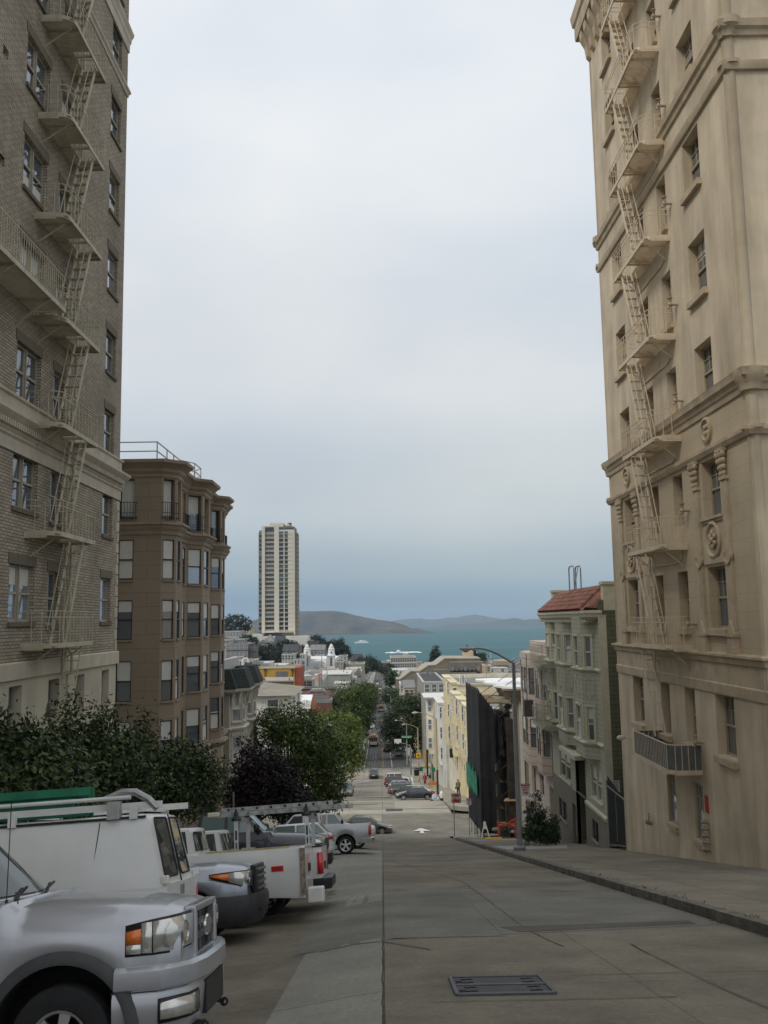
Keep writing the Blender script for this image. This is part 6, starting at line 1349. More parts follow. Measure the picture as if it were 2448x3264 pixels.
tree('small round street tree with a lamp before it far down the right pavement', (7.2, 300, prof(300)), [bp(1247, 2215, 300, 2.9, 2.8, 2.2), bp(1240, 2228, 300, 2.2, 2, 1.6), bp(1256, 2228, 300, 2.2, 2, 1.6)], 5000, .5, M_lf_dark, 10, cs=1.0)
tree('low dark street tree against the far left pavement', (-8, 300, prof(300)), [bp(1176, 2195, 300, 1.8, 1.8, 1.6)], 2500, .5, M_lf_dark, 11, cs=.9)
for (px, py, Y, r, rz, lab, m, n) in [
  (1166, 2117, 520, 6.5, 4.6, 'dark rounded trees closing the left side of the far street', M_lf_pine, 4500), (1215, 2118, 900, 7.5, 4.5, 'green street trees at the far end of the street', M_lf_mid, 2600), (1228, 2130, 620, 6.5, 3.4, 'dark low trees closing the right side of the far street', M_lf_pine, 3600), (1150, 2128, 500, 4, 3.4, 'small dark tree beside the khaki building', M_lf_dark, 2200), (1248, 2160, 330, 1.6, 2.6, 'slim conical tree in front of the pale blue grey house', M_lf_dark, 1500)]:
 p = at(px, py, Y=Y); tree(lab, (p.x, Y, terr(p.x, Y)), [(p.x, Y, p.z, r, r, rz), (p.x + r * .6, Y, p.z - rz * .3, r * .6, r * .6, rz * .7), (p.x - r * .6, Y, p.z - rz * .3, r * .6, r * .6, rz * .7)], n, .9, m, int(px) + int(py), name='tree', cs=1.6, clump=20)
# hillside trees
HT = [(752, 1990, 600, 9.5, 7.0, 'broad dark pine on the hilltop left of the high-rise', 5200, M_lf_pine), (845, 2085, 470, 7.0, 5.0, 'dense dark tree mass in the hillside gardens below the podium', 5200, M_lf_pine), (878, 2095, 466, 5.2, 3.6, 'dark garden tree right of the hillside tree mass', 3000, M_lf_pine), (912, 2062, 480, 5.0, 3.4, 'dark tree behind the brown shingled house', 2800, M_lf_pine), (790, 2040, 540, 4.0, 3.0, 'dark tree beside the white panelled wing', 2000, M_lf_pine), (808, 2052, 500, 3.2, 3.0, 'small dark tree above the dark grey wing', 1500, M_lf_pine), (955, 2075, 520, 3.6, 3.2, 'olive tree at the right corner of the podium', 1800, M_lf_dark), (1005, 2048, 640, 7.0, 5.2, 'grey-green hilltop tree right of the podium', 3200, M_lf_pine), (1078, 2066, 560, 6.5, 5.5, 'dark domed tree behind the right church tower', 4200, M_lf_pine), (1048, 2060, 580, 4.2, 3.0, 'windswept dark tree between the church towers', 2200, M_lf_pine), (1095, 2083, 560, 5.0, 2.8, 'low dark tree right of the domed tree', 2200, M_lf_pine), (1024, 2066, 590, 3.0, 2.6, 'small tree left of the windswept tree', 1400, M_lf_pine),
      (1388, 2093, 560, 4.8, 6.2, 'tall dark conifer rising behind the tan terraces', 3600, M_lf_pine), (1536, 2098, 560, 2.4, 3.6, 'green tree beside the peach stair tower', 1300, M_lf_dark), (1512, 2086, 600, 2.0, 2.6, 'small dark tree behind the peach stair tower', 900, M_lf_pine), (1600, 2122, 700, 3.5, 2.0, 'dark tree among the waterfront roofs', 1200, M_lf_pine), (940, 2095, 445, 2.4, 2.0, 'small garden tree left of the church tower', 900, M_lf_dark), (1300, 2104, 1200, 4, 3, 'little dark tree beyond the long cream school', 800, M_lf_pine)]
for px, py, Y, r, rz, lab, n, m in HT:
 p = at(px, py, Y=Y); con = 'conifer' in lab
 bl = [(p.x, Y, p.z, r, r, rz)] if not con else [(p.x, Y, p.z - rz * .5, r, r, rz * .55), (p.x, Y, p.z + rz * .2, r * .62, r * .62, rz * .5), (p.x, Y, p.z + rz * .75, r * .3, r * .3, rz * .4)]
 if not con: bl += [(p.x + r * .55, Y, p.z + rz * random.uniform(-.3, .25), r * .55, r * .5, rz * .6), (p.x - r * .5, Y, p.z + rz * random.uniform(-.35, .2), r * .55, r * .5, rz * .55), (p.x + r * .1, Y, p.z + rz * .45, r * .5, r * .5, rz * .5)]
 tree(lab, (p.x, Y, min(terr(p.x, Y), p.z - rz)), bl, n, 1.0, m, int(px * 3 + py), name='tree', cs=1.5, clump=22, trunk_r=.35)
# tub-like clipped bushes by the lamp post on the right pavement
by = 44.5
def bl(px, py, r, rz=None, Y=by): p = at(px, py, Y=Y); return (p.x, p.y, p.z, r, r, rz or r)
tree('bushy dark green shrub tree on the right pavement beside the lamp post', (8.5, by, prof(by) + .15), [bl(1705, 2640, .62, .6), bl(1700, 2590, .45, .5), bl(1690, 2660, .6, .45), bl(1735, 2655, .6, .5), bl(1712, 2545, .22, .35), bl(1725, 2600, .4, .45)], 9000, .085, M_lf_bush, 31, name='shrub', cat='shrub', cs=.16, shell=.3, trunk_r=.05)
tree('smaller dark shrub tucked against the pink house wall', (9.2, 47.5, prof(47.5) + .15), [bl(1757, 2665, .5, .45, 47.5), bl(1765, 2625, .35, .4, 47.5), bl(1745, 2690, .45, .35, 47.5)], 5000, .085, M_lf_dark, 32, name='shrub', cat='shrub', cs=.16, shell=.3, trunk_r=.05)
# weeds along the kerb
g = MB(); rnd = random.Random(8)
for _ in range(260):
 y = rnd.uniform(6, 62); x = 5.02 + rnd.gauss(0, .03) - (.04 if rnd.random() < .5 else -.2); z = prof(y) + (.14 if x > 5.0 else 0.0)
 if abs(sin(y * 1.7) + sin(y * .9)) < .6: continue
 for _ in range(3):
  a = rnd.uniform(0, 6.28); h = rnd.uniform(.03, .09); g.poly([(x, y, z), (x + .02 * cos(a), y + .02 * sin(a), z), (x + h * cos(a), y + h * sin(a), z + h)])
struct('kerb_weeds', g, M_lf_dark, kind='stuff')
# ================================================================== VEHICLES   (local axes: x forward, y left, z up; ground at z = 0)
KS = .92
def itp(tab, x):
 if x <= tab[0][0]: return tab[0][1]
 for (a, u), (b, v) in zip(tab, tab[1:]):
  if x <= b: t = (x - a) / (b - a) if b > a else 1; return u + (v - u) * t
 return tab[-1][1]
def carpaint(name, c, metal=0.0, rough=.28):
 return mat(name, c, rough, .06, 1.5, metal=metal, spec=.5, coat=.55)
def body_loft(parent, T, arches, m, name='body', step=.09, dirt=None):
 x0, x1 = T['ym'][0][0], T['ym'][-1][0]; xs = set()
 n = int((x1 - x0) / step)
 for k in range(n + 1): xs.add(round(x0 + (x1 - x0) * k / n, 4))
 for key in T:
  for x, _ in T[key]:
   if x0 <= x <= x1: xs.add(round(x, 4))
 for xc, Rr, zc in arches:
  for k in range(13): xs.add(round(xc - Rr * cos(pi * k / 12), 4))
  xs.add(round(xc - Rr - .002, 4)); xs.add(round(xc + Rr + .002, 4))
 rings = []
 for x in sorted(xs):
  zb, zs, zt, ym, yt = (itp(T[k], x) for k in ('zb', 'zs', 'zt', 'ym', 'yt')); cr_ = itp(T['cr'], x) if 'cr' in T else .03; dr = itp(T['drop'], x) if 'drop' in T else 0
  arch = False
  for xc, Rr, zc in arches:
   if abs(x - xc) <= Rr + 1e-6: zb = max(zb, zc + math.sqrt(max(0, Rr * Rr - (x - xc) ** 2))); arch = True
  zs = max(zs, zb + .05); h = zs - zb; tb = itp(T['tb'], x) if 'tb' in T else .05
  half = [(ym * .5, zb), (ym - tb, zb), (ym - (.012 if arch else tb * .45), zb + min(.06, h * .2)), (ym, zb + h * .5), (ym - .008, zb + h * .78), (ym - .035, zs), ((ym + yt) / 2 - .01, zs + (zt - zs) * .62), (yt, zt - .006), (yt - .05, zt - dr + (.012 if dr < .02 else 0)), (yt * .5, zt - dr + cr_ * .75)]
  ring = [(x, y, z) for y, z in half] + [(x, 0, zt - dr + cr_)] + [(x, -y, z) for y, z in half[::-1]] + [(x, 0, zb)]
  rings.append(ring)
 g = MB(); g.loft(rings, True, True); o = g.build(name, m, parent, world=False, smooth=42); return o
def greenhouse(parent, xb0, xr0, xr1, xb1, zb, zr, yb, yr, m, name='cabin', bow=.10, bowr=.05):
 rings = []
 for t in (0, .25, .5, .75, .92, .975, 1.0):
  k = 0 if t < .95 else (.03 if t < .99 else .10)
  xa = xb0 + (xr0 - xb0) * min(t, 1) - k; xc = xb1 + (xr1 - xb1) * t + k; y = yb + (yr - yb) * t - k; z = zb + (zr - zb) * t if t <= .92 else zb + (zr - zb) * (.92 + (t - .92) * 1.0)
  if t == .975: z = zr - (zr - zb) * .025
  if t == 1.0: z = zr
  front = [(xa - bow * (q ** 2), y * q, z) for q in (1, .93, .7, .35, 0, -.35, -.7, -.93, -1)]
  back = [(xc + bowr * (q ** 2), y * q, z) for q in (-1, -.93, -.7, -.35, 0, .35, .7, .93, 1)]
  rings.append(front + back)
 g = MB(); g.loft(rings, True, True); return g.build(name, m, parent, world=False, smooth=40)
def gh_point(P, side, x, t, off=.008):
 xb0, xr0, xr1, xb1, zb, zr, yb, yr = P; y = yb + (yr - yb) * t + off; return (x, side * y, zb + (zr - zb) * t)
def side_glass(parent, P, quads, m, sides=(1, -1), name='side_window'):
 for sd in sides:
  for q in quads:
   g = MB(); pts = [gh_point(P, sd, x, t) for x, t in q]; g.poly(pts if sd < 0 else pts[::-1]); g.build(name, m, parent, world=False)
def end_glass(parent, P, front, m, w=.86, t0=.12, t1=.9, bow=.10, name='windscreen', split=False):
 xb0, xr0, xr1, xb1, zb, zr, yb, yr = P; a, b = (xb0, xr0) if front else (xb1, xr1); sg = 1 if front else -1
 spans = [(-w, w)] if not split else [(-w, -.06), (.06, w)]
 for s0, s1 in spans:
  rings = []
  for t in (t0, (t0 + t1) / 2, t1):
   y = yb + (yr - yb) * t; x = a + (b - a) * t + .016 * sg; rings.append([(x - sg * bow * q * q, y * q, zb + (zr - zb) * t) for q in [s0 + (s1 - s0) * k / 6 for k in range(7)]])
  g = MB(); g.loft(rings, False, False); g.build(name, m, parent, world=False, smooth=60)
def wheel(parent, xc, side, ym, r, w=.24, rim=None, spokes=6, rr=.6, inset=.03, rimmat=None):
 y0 = side * (ym - inset); y1 = side * (ym - inset - w); o_ = 1 if side > 0 else -1
 g = MB(); hh = [(r * rr, -w * .42), (r * .86, -w * .5), (r * .97, -w * .42), (r, -w * .25), (r, w * .25), (r * .97, w * .42), (r * .86, w * .5), (r * rr, w * .42)]
 g.lathe(hh, (xc, (y0 + y1) / 2, r), 'Y', 28); t = g.build('wheel', M_tyre, parent, world=False, smooth=35)
 rm = MB(); R0 = r * rr; yc = (y0 + y1) / 2 + o_ * w * .36
 rm.lathe([(R0 * 1.02, o_ * .05), (R0 * .93, o_ * .045), (R0 * .88, -o_ * .04), (R0 * .87, -o_ * .12)], (xc, yc, r), 'Y', 28)
 for k in range(spokes):
  a = 2 * pi * k / spokes + .3; d = Vector((cos(a), 0, sin(a))); s_ = Vector((-sin(a), 0, cos(a))); c = Vector((xc, yc, r))
  A, B = c + d * R0 * .16, c + d * R0 * .92; w0, w1 = R0 * .13, R0 * .20
  rm.prism([A - s_ * w0, B - s_ * w1, B + s_ * w1, A + s_ * w0], (0, o_ * .03, 0))
 rm.lathe([(.001, o_ * .05), (R0 * .22, o_ * .045), (R0 * .26, 0)], (xc, yc, r), 'Y', 14)
 rm.build('rim', rimmat or M_rim, t, world=False, smooth=35)
 bk = MB(); bk.lathe([(.001, -o_ * .1), (R0 * .9, -o_ * .1)], (xc, yc, r), 'Y', 20); bk.build('brake_disc', M_dark, t, world=False); return t
def liner(parent, arches, ym):
 g = MB()
 for xc, Rr, zc in arches:
  for sd in (1, -1):
   g = MB(); g.lathe([(Rr - .012, sd * (ym - .02)), (Rr - .012, sd * (ym - .42)), (.01, sd * (ym - .42))], (xc, 0, zc), 'Y', 16, 0, pi); g.build('wheel_well', M_dark, parent, world=False)
def band(parent, path, prof_, m, name, smooth=35): g = MB(); cornice(g, path, prof_); return g.build(name, m, parent, world=False, smooth=smooth)
def lampwrap(parent, path, zs, m, name, off=.012, rim=None, seg=None):
 """lamp lens wrapping round a corner: path (x, y), zs (low, high) per point"""
 g = MB(); V = []
 for (x, y), (z0, z1) in zip(path, zs): V += [(x, y, z0), (x, y, z1)]
 g._add(V, [(2 * i, 2 * i + 2, 2 * i + 3, 2 * i + 1) for i in range(len(path) - 1)])
 o = g.build(name, m, parent, world=False, smooth=60); sd = o.modifiers.new('t', 'SOLIDIFY'); sd.thickness = .02; sd.offset = 0; return o
def mirror(parent, x, y, z, m, s=1):
 for sd in (1, -1): g = MB(); g.sphere((x, sd * (y + .13), z), .12 * s, 10, 8, .55, 1.0, .85); g.bar((x + .02, sd * y, z - .05), (x, sd * (y + .06), z - .03), .05); g.build('door_mirror', m, parent, world=False, smooth=50)
def place_block(root, u, v, dz, L, W, nose_right, pit=3.1):
 th = math.atan(.213); eu = Vector((1, 0, 0)); ev = Vector((0, cos(th), -sin(th))); nn = Vector((0, sin(th), cos(th)))
 a_ = R(pit); eu, nn = eu * cos(a_) + nn * sin(a_), nn * cos(a_) - eu * sin(a_)
 X = eu if nose_right else -eu; Y = ev if nose_right else -ev
 root.location = Vector((u, 0, 0)) - eu * (L * KS / 2) + ev * (v + W * KS / 2) + nn * dz
 root.rotation_euler = Matrix((X, Y, nn)).transposed().to_euler(); root.scale = (KS,) * 3
def place_street(root, x, y, heading, zf=None, dz=0):
 """heading: direction of travel (dx, dy) on the street"""
 zf = zf or road_z; h = Vector((heading[0], heading[1], 0)).normalized(); e = 1.6
 za, zb = zf(x + h.x * e, y + h.y * e), zf(x - h.x * e, y - h.y * e); X = Vector((h.x, h.y, (za - zb) / (2 * e))).normalized()
 l = Vector((-h.y, h.x, 0)); zl, zr = zf(x + l.x * .8, y + l.y * .8), zf(x - l.x * .8, y - l.y * .8); Yv = Vector((l.x, l.y, (zl - zr) / 1.6)); Yv = (Yv - X * Yv.dot(X)).normalized(); Z = X.cross(Yv)
 root.location = (x, y, zf(x, y) + dz); root.rotation_euler = Matrix((X, Yv, Z)).transposed().to_euler(); root.scale = (KS,) * 3
def pickup(label, paint, L=5.65, W=1.98, roof=1.90, belt=1.30, hood=(1.12, 1.24), cab=(1.50, 3.35), r=.39, Ra=.48, flare=None, glassm=None, grille=True, front=True, rimspokes=6, name='pickup_truck', cat='pickup truck', plain=False, rr=.56, bow=.10, lift=0):
 glassm = glassm or M_carglass; t = thing(name, label, cat); N_, TL = L / 2, -L / 2; xf, xr = N_ - .95, TL + 1.22; wb0, wb1 = N_ - cab[0], N_ - cab[1]
 T = dict(zb=[(TL, .36 if plain else .60), (TL + .3, .38 if plain else .46), (xr, .44), (N_ - 1.5, .40 + lift), (N_ - .5, .46 + lift), (N_, .62 + lift)],
             zt=[(TL, belt), (wb1, belt), (wb0 + .05, belt + .005), (wb0 + .1, hood[1]), (N_ - .55, hood[0] + .05), (N_ - .16, hood[0]), (N_ - .04, hood[0] - .04), (N_, hood[0] - .11)],
             zs=[(TL, belt - .03), (wb0 - .1, belt - .03), (wb0 + .15, hood[1] - .13), (N_ - .5, hood[0] - .12), (N_ - .1, hood[0] - .15), (N_, hood[0] - .18)],
             ym=[(TL, W / 2 - .03), (TL + .06, W / 2 - .005), (xr, W / 2), (0, W / 2 - .015), (xf, W / 2), (N_ - .42, W / 2 - .006), (N_ - .16, W / 2 - .045), (N_ - .05, W / 2 - .10), (N_, W / 2 - .15)],
             yt=[(TL, W / 2 - .06), (wb0, W / 2 - .07), (wb0 + .15, W / 2 - .21), (N_ - .3, W / 2 - .27), (N_, W / 2 - .30)],
             cr=[(TL, 0), (wb1, 0), (wb0, .02), (wb0 + .2, .05), (N_ - .3, .05), (N_, .02)], drop=[(TL, .0), (TL + .05, 0), (TL + .06, .42), (wb1 - .06, .42), (wb1 - .04, 0), (N_, 0)])
 ar = [(xf, Ra, r + .02), (xr, Ra, r + .02)]; bd = body_loft(t, T, ar, paint); liner(t, ar, W / 2)
 bed = MB(); bed.box(TL + .08, wb1 - .07, -W / 2 + .16, W / 2 - .16, belt - .45, belt - .395); bed.build('bed_liner', M_black, t, world=False)
 P = (wb0, wb0 - .62, wb1 + .12, wb1, belt - .02, roof, W / 2 - .075, W / 2 - .22); cb = greenhouse(t, *P, paint, bow=bow)
 split_x = wb0 - (cab[1] - cab[0]) * .56
 side_glass(t, P, [[(wb0 - .22 - bow, .10), (split_x + .03, .10), (split_x + .03, .86), (wb0 - .62 - bow, .86)], [(split_x - .05, .10), (wb1 + .16, .10), (wb1 + .24, .86), (split_x - .05, .86)]], glassm)
 end_glass(t, P, True, glassm, bow=bow); end_glass(t, P, False, glassm, .8, .16, .84, .05, 'rear_window')
 for x, sd in ((xf, 1), (xf, -1), (xr, 1), (xr, -1)): wheel(t, x, sd, W / 2, r, .26, spokes=rimspokes, rr=rr)
 g = MB()
 for sd in (1, -1):
  for x in (wb0 - .10, split_x, wb1 - .02): g.box(x - .006, x + .006, sd * (W / 2 - .02) - .012, sd * (W / 2 - .02) + .024 if sd > 0 else sd * (W / 2 - .02) + .012, .5, belt - .04)
 mirror(t, wb0 - .08 - bow * 2, W / 2 - .04, belt + .12, M_black, 1.15)
 for sd in (1, -1): h_ = MB(); h_.box(split_x + .08, split_x + .26, sd * W / 2 - .015, sd * W / 2 + .025, belt - .22, belt - .17); h_.build('door_handle', paint, t, world=False, bevel=.01)
 # tail
 for sd in ((1, -1) if not plain else ()): lampwrap(t, [(TL + .10, sd * (W / 2 + .006)), (TL - .004, sd * (W / 2 - .01)), (TL - .012, sd * (W / 2 - .15))], [(belt - .56, belt - .12)] * 3, M_red, 'tail_lamp')
 if not plain: band(t, [(TL + .5, -W / 2 + .02), (TL - .02, -W / 2 + .02), (TL - .17, -W / 2 + .2), (TL - .17, W / 2 - .2), (TL - .02, W / 2 - .02), (TL + .5, W / 2 - .02)], [(-.1, .46), (.0, .46), (.02, .5), (.02, .68), (-.02, .70), (-.2, .70)], M_chrome if grille != 'black' else M_black, 'rear_bumper')
 g = MB(); g.box(TL - .02, TL - .005, -.22, .22, belt - .5, belt - .34); g.build('tailgate_handle', M_black, t, world=False)
 return t, dict(N=N_, TL=TL, W=W, xf=xf, xr=xr, wb0=wb0, wb1=wb1, belt=belt, P=P, hood=hood, body=bd, paint=paint, r=r, Ra=Ra)
def front_end(t, q, paint, style):
 N_, W, h = q['N'], q['W'], q['hood'][0]; w2 = W / 2
 if style == 'a':
  hp_ = [(N_ + .02, .54), (N_ - .02, w2 - .20), (N_ - .09, w2 - .085), (N_ - .2, w2 - .022), (N_ - .42, w2 + .008)]
  zz = [(h - .29, h - .05), (h - .295, h - .05), (h - .30, h - .055), (h - .30, h - .065), (h - .30, h - .10)]
  for sd in (1, -1):
   p_ = [(x, sd * y) for x, y in hp_]
   lampwrap(t, [(x + .0, y) for x, y in p_], [(a - .018, b + .018) for a, b in zz], M_black, 'headlamp_surround')
   p2 = [(x + (.014 if k < 3 else .004), y + sd * (.004 if k < 3 else .012)) for k, (x, y) in enumerate(p_)]
   lo_ = lampwrap(t, p2[:4], zz[:4], M_head, 'headlight')
   a_, b_ = Vector(p2[3]), Vector(p2[4]); mids = a_.lerp(b_, .04), a_.lerp(b_, .97)
   za = tuple(u + (v - u) * .04 for u, v in zip(zz[3], zz[4])); zb_ = zz[4]
   lampwrap(t, [tuple(mids[0]), tuple(a_.lerp(b_, .42))], [za, (zz[4][0] + .004, zz[4][1] + .03)], M_head, 'headlight')
   lampwrap(t, [tuple(a_.lerp(b_, .44)), tuple(mids[1])], [(zb_[0] + .075, zb_[1] - .012), (zb_[0] + .075, zb_[1] - .03)], M_amber, 'turn_signal')
   lampwrap(t, [tuple(a_.lerp(b_, .44)), tuple(mids[1])], [(zb_[0], zb_[0] + .07), (zb_[0] + .004, zb_[0] + .07)], M_head, 'headlight')
   g = MB()
   for (x, y, z, r_) in ((N_ + .0, w2 - .25, h - .18, .085), (N_ - .085, w2 - .10, h - .18, .10)):
    d_ = Vector((1, .35 * (1 if y > .8 else .2), 0)).normalized(); c = Vector((x + .022, sd * y, z)); dd = Vector((d_.x, sd * d_.y, 0)); s_ = Vector((-dd.y, dd.x, 0))
    ring0 = [c + s_ * r_ * cos(a * pi / 8) + Vector((0, 0, r_ * sin(a * pi / 8))) for a in range(16)]; ring1 = [c - dd * .03 + (p - c) * .35 for p in ring0]; ring2 = [c + dd * .004 + (p - c) * 1.08 for p in ring0]
    g.loft([ring2, ring0, ring1], True, False); g.poly(ring1)
   g.build('reflector', M_chrome, lo_, world=False, smooth=50)
  fr_ = MB(); y0 = .50
  x0 = N_ + .015
  pts = lambda k: [(x0 + .05, sgn * (y0 - .07 * k) , z) for sgn, z in ((1, h + .0 - .06 * k), (-1, h + .0 - .06 * k), (-1, h - .44 + .05 * k), (1, h - .44 + .05 * k))]
  A, B = pts(0), pts(1)
  for i in range(4): j = (i + 1) % 4; fr_.prism([A[i], A[j], B[j], B[i]], (-.12, 0, 0))
  fr_.build('grille_frame', paint, t, world=False, bevel=.02)
  g = MB(); g.box(x0 - .06, x0 + .005, -.42, .42, h - .39, h - .06); g.build('grille', M_black, t, world=False)
  g = MB()
  for z in (h - .15, h - .26): g.box(x0, x0 + .035, -.42, .42, z - .03, z + .03)
  for y in (-.21, .21): g.box(x0, x0 + .03, y - .03, y + .03, h - .38, h - .07)
  g.build('grille_bars', mat('grille_charcoal', (.06, .06, .062), .4, .1, 5), t, world=False, bevel=.01)
  g = MB(); g.lathe([(.001, .05), (.11, .045), (.125, .03), (.125, 0)], (x0 + .02, 0, h - .205), 'X', 20); 
  ov = g.build('badge', M_chrome, t, world=False, smooth=40); ov.scale = (1, 1.25, .72); ov.location = (0, 0, (h - .205) * .28)
  bp_ = [(N_ - .50, w2 + .012), (N_ - .14, w2 - .004), (N_ + .06, w2 - .22), (N_ + .12, .45), (N_ + .13, 0), (N_ + .12, -.45), (N_ + .06, -w2 + .22), (N_ - .14, -w2 + .004), (N_ - .50, -w2 - .012)]
  band(t, bp_, [(-.2, .745), (.0, .75), (.035, .77), (.04, .81), (.035, .90), (.0, .93), (-.2, .935)], paint, 'front_bumper')
  band(t, [(x - .02, y * .985) for x, y in bp_], [(-.2, .42), (-.03, .42), (.0, .48), (.02, .70), (.0, .742), (-.2, .743)], paint, 'front_valance')
  band(t, [(x - .03, y * .98) for x, y in bp_], [(-.1, .738), (.006, .738), (.006, .755), (-.1, .755)], M_black, 'bumper_seam')
  for sd in (1, -1):
   g = MB(); F_ = [(N_ + .098, sd * (w2 - .44)), (N_ + .072, sd * (w2 - .24)), (N_ - .02, sd * (w2 - .10)), (N_ - .13, sd * (w2 + .005))]; lampwrap(t, F_, [(.53, .67), (.53, .67), (.535, .67), (.54, .66)], M_head, 'fog_light'); lampwrap(t, [(x - .01, y * 1.003) for x, y in F_], [(.51, .69)] * 4, M_black, 'fog_light_bezel')
   g.bar((N_ - .05, sd * .5, .43), (N_ + .13, sd * .5, .40), .05, .04); g.lathe([(.02, -.015), (.04, -.015), (.04, .015), (.02, .015)], (N_ + .13, sd * .5, .39), 'Y', 10); g.build('tow_hook', M_black, t, world=False)
  g = MB(); g.box(N_ + .06, N_ + .135, -.42, .42, .46, .72); g.build('lower_grille', M_black, t, world=False)
 if style == 'b':
  hp_ = [(N_ + .03, .56), (N_ + .0, w2 - .24), (N_ - .10, w2 - .085), (N_ - .3, w2 - .012), (N_ - .62, w2 + .010)]
  zz = [(h - .30, h - .05), (h - .29, h - .05), (h - .27, h - .05), (h - .20, h - .055), (h - .10, h - .075)]
  for sd in (1, -1):
   p_ = [(x + .01, sd * (y + .006)) for x, y in hp_]; lampwrap(t, [(x - .008, y) for x, y in p_], [(a - .015, b + .015) for a, b in zz], M_black, 'headlamp_surround'); lo_ = lampwrap(t, p_[:4], zz[:4], M_head, 'headlight'); lampwrap(t, p_[3:], [(zz[3][0] + .02, zz[3][1] - .01), (zz[4][0], zz[4][1])], M_amber, 'turn_signal')
   g = MB(); c = Vector((N_ - .02, sd * (w2 - .2), h - .165))
   for rr_, o_ in ((.095, .05), (.06, .055)): g.lathe([(rr_, o_), (rr_ * .4, o_ - .03)], tuple(c), 'X', 16)
   g.build('reflector', M_chrome, lo_, world=False, smooth=50)
  x0 = N_ + .03; g = MB(); g.prism([(x0, .56, h + .03), (x0 - .02, -.56, h + .03), (x0, -.50, h - .46), (x0, .50, h - .46)], (.09, 0, 0)); g.build('grille', M_black, t, world=False, bevel=.03)
  g = MB()
  for k in range(4): z = h - .06 - k * .1; g.box(x0 + .07, x0 + .125, -.5 + .012 * k, .5 - .012 * k, z - .022, z + .022)
  g.build('grille_bars', mat('grille_grey', (.09, .09, .095), .35, .1, 5, metal=.5), t, world=False, bevel=.012)
  bp_ = [(N_ - .62, w2 + .012), (N_ - .2, w2 + .004), (N_ + .02, w2 - .16), (N_ + .15, .5), (N_ + .17, 0), (N_ + .15, -.5), (N_ + .02, -w2 + .16), (N_ - .2, -w2 - .004), (N_ - .62, -w2 - .012)]
  band(t, bp_, [(-.2, .30), (-.05, .30), (.01, .38), (.04, .5), (.05, .70), (.02, .775), (-.2, .78)], mat('bumper_black', (.028, .028, .03), .55, .25, 6), 'front_bumper')
  g = MB(); g.box(N_ + .13, N_ + .225, -.62, .62, .52, .535); g.build('bumper_crease', M_dark, t, world=False)
  for sd in (1, -1): g = MB(); g.lathe([(.001, 0), (.075, 0), (.085, .02)], (N_ + .02, sd * (w2 - .24), .48), 'X', 14); g.build('fog_light', M_head, t, world=False)
 if style == 'c':
  for sd in (1, -1): lampwrap(t, [(N_ + .015, sd * .52), (N_ - .03, sd * (w2 - .15)), (N_ - .2, sd * (w2 - .01)), (N_ - .4, sd * (w2 + .008))], [(h - .26, h - .06), (h - .26, h - .06), (h - .24, h - .07), (h - .2, h - .1)], M_head, 'headlight')
  g = MB(); g.box(N_ - .02, N_ + .04, -.5, .5, h - .34, h - .06); g.build('grille', M_black, t, world=False, bevel=.02)
  bp_ = [(N_ - .5, w2 + .01), (N_ - .1, w2 - .01), (N_ + .1, w2 - .3), (N_ + .13, 0), (N_ + .1, -w2 + .3), (N_ - .1, -w2 + .01), (N_ - .5, -w2 - .01)]
  band(t, bp_, [(-.2, .42), (.0, .42), (.03, .5), (.03, .7), (-.2, .74)], M_black, 'front_bumper')
def wipers(t, q):
 wb0, W, b = q['wb0'], q['W'], q['belt']; g = MB()
 for y0, y1 in ((-.75, -.1), (-.05, .62)):
  g.bar((wb0 + .03, y0, b + .02), (wb0 - .12, y1 - .12, b + .09), .025); g.bar((wb0 - .04, y0 + .22, b + .055), (wb0 - .12, y1, b + .10), .018)
 g.bar((wb0 + .06, -W / 2 + .2, b - .01), (wb0 - .02, -.6, b + .07), .03); g.build('wipers', M_black, t, world=False)
# --- 1 silver pickup in the foreground
P_silver = carpaint('silver_paint', (.42, .43, .46), .55, .30)
M_flare = mat('flare_grey', (.055, .056, .06), .55, .15, 6)
t1, q1 = pickup('silver pickup in the foreground with dark wheel arch flare and mast aerial', P_silver, L=5.7, W=2.0, hood=(1.33, 1.43), belt=1.47, roof=2.04, r=.42, Ra=.57, rimspokes=6, cab=(1.47, 3.5), bow=.34, lift=.11)
front_end(t1, q1, P_silver, 'a'); wipers(t1, q1)
for sd in (1, -1):
 for xc in (q1['xf'], q1['xr']):
  g = MB(); rings = []
  for k in range(25):
   a = -.12 + (pi + .24) * k / 24; d = Vector((cos(a), 0, sin(a))); c = Vector((xc, 0, q1['r'] + .02))
   rings.append([c + d * .555 + Vector((0, sd * (q1['W'] / 2 - .03), 0)), c + d * .555 + Vector((0, sd * (q1['W'] / 2 + .035), 0)), c + d * .60 + Vector((0, sd * (q1['W'] / 2 + .04), 0)), c + d * .655 + Vector((0, sd * (q1['W'] / 2 + .008), 0)), c + d * .65 + Vector((0, sd * (q1['W'] / 2 - .04), 0))])
  g.loft(rings, True, True); g.build('wheel_arch_flare', M_flare, t1, world=False, smooth=50)
g = MB(); xa, ya = q1['wb0'] + .0, -q1['W'] / 2 + .13; g.lathe([(.045, 0), (.04, .02), (.018, .05), (.012, .10)], (xa, ya, 1.41), 'Z', 12); g.tube([(xa, ya, 1.49), (xa - .01, ya, 2.3)], .0045, 6); g.build('aerial', M_black, t1, world=False, smooth=50)
g = MB(); g.box(q1['xf'] - .95, q1['xf'] - .66, -q1['W'] / 2 - .012, -q1['W'] / 2 + .01, 1.10, 1.19); g.build('side_badge', M_chrome, t1, world=False, bevel=.012)
g = MB(); g.box(q1['xf'] - .92, q1['xf'] - .69, -q1['W'] / 2 - .014, -q1['W'] / 2 - .011, 1.12, 1.17); g.build('badge_inlay', M_black, t1, world=False)
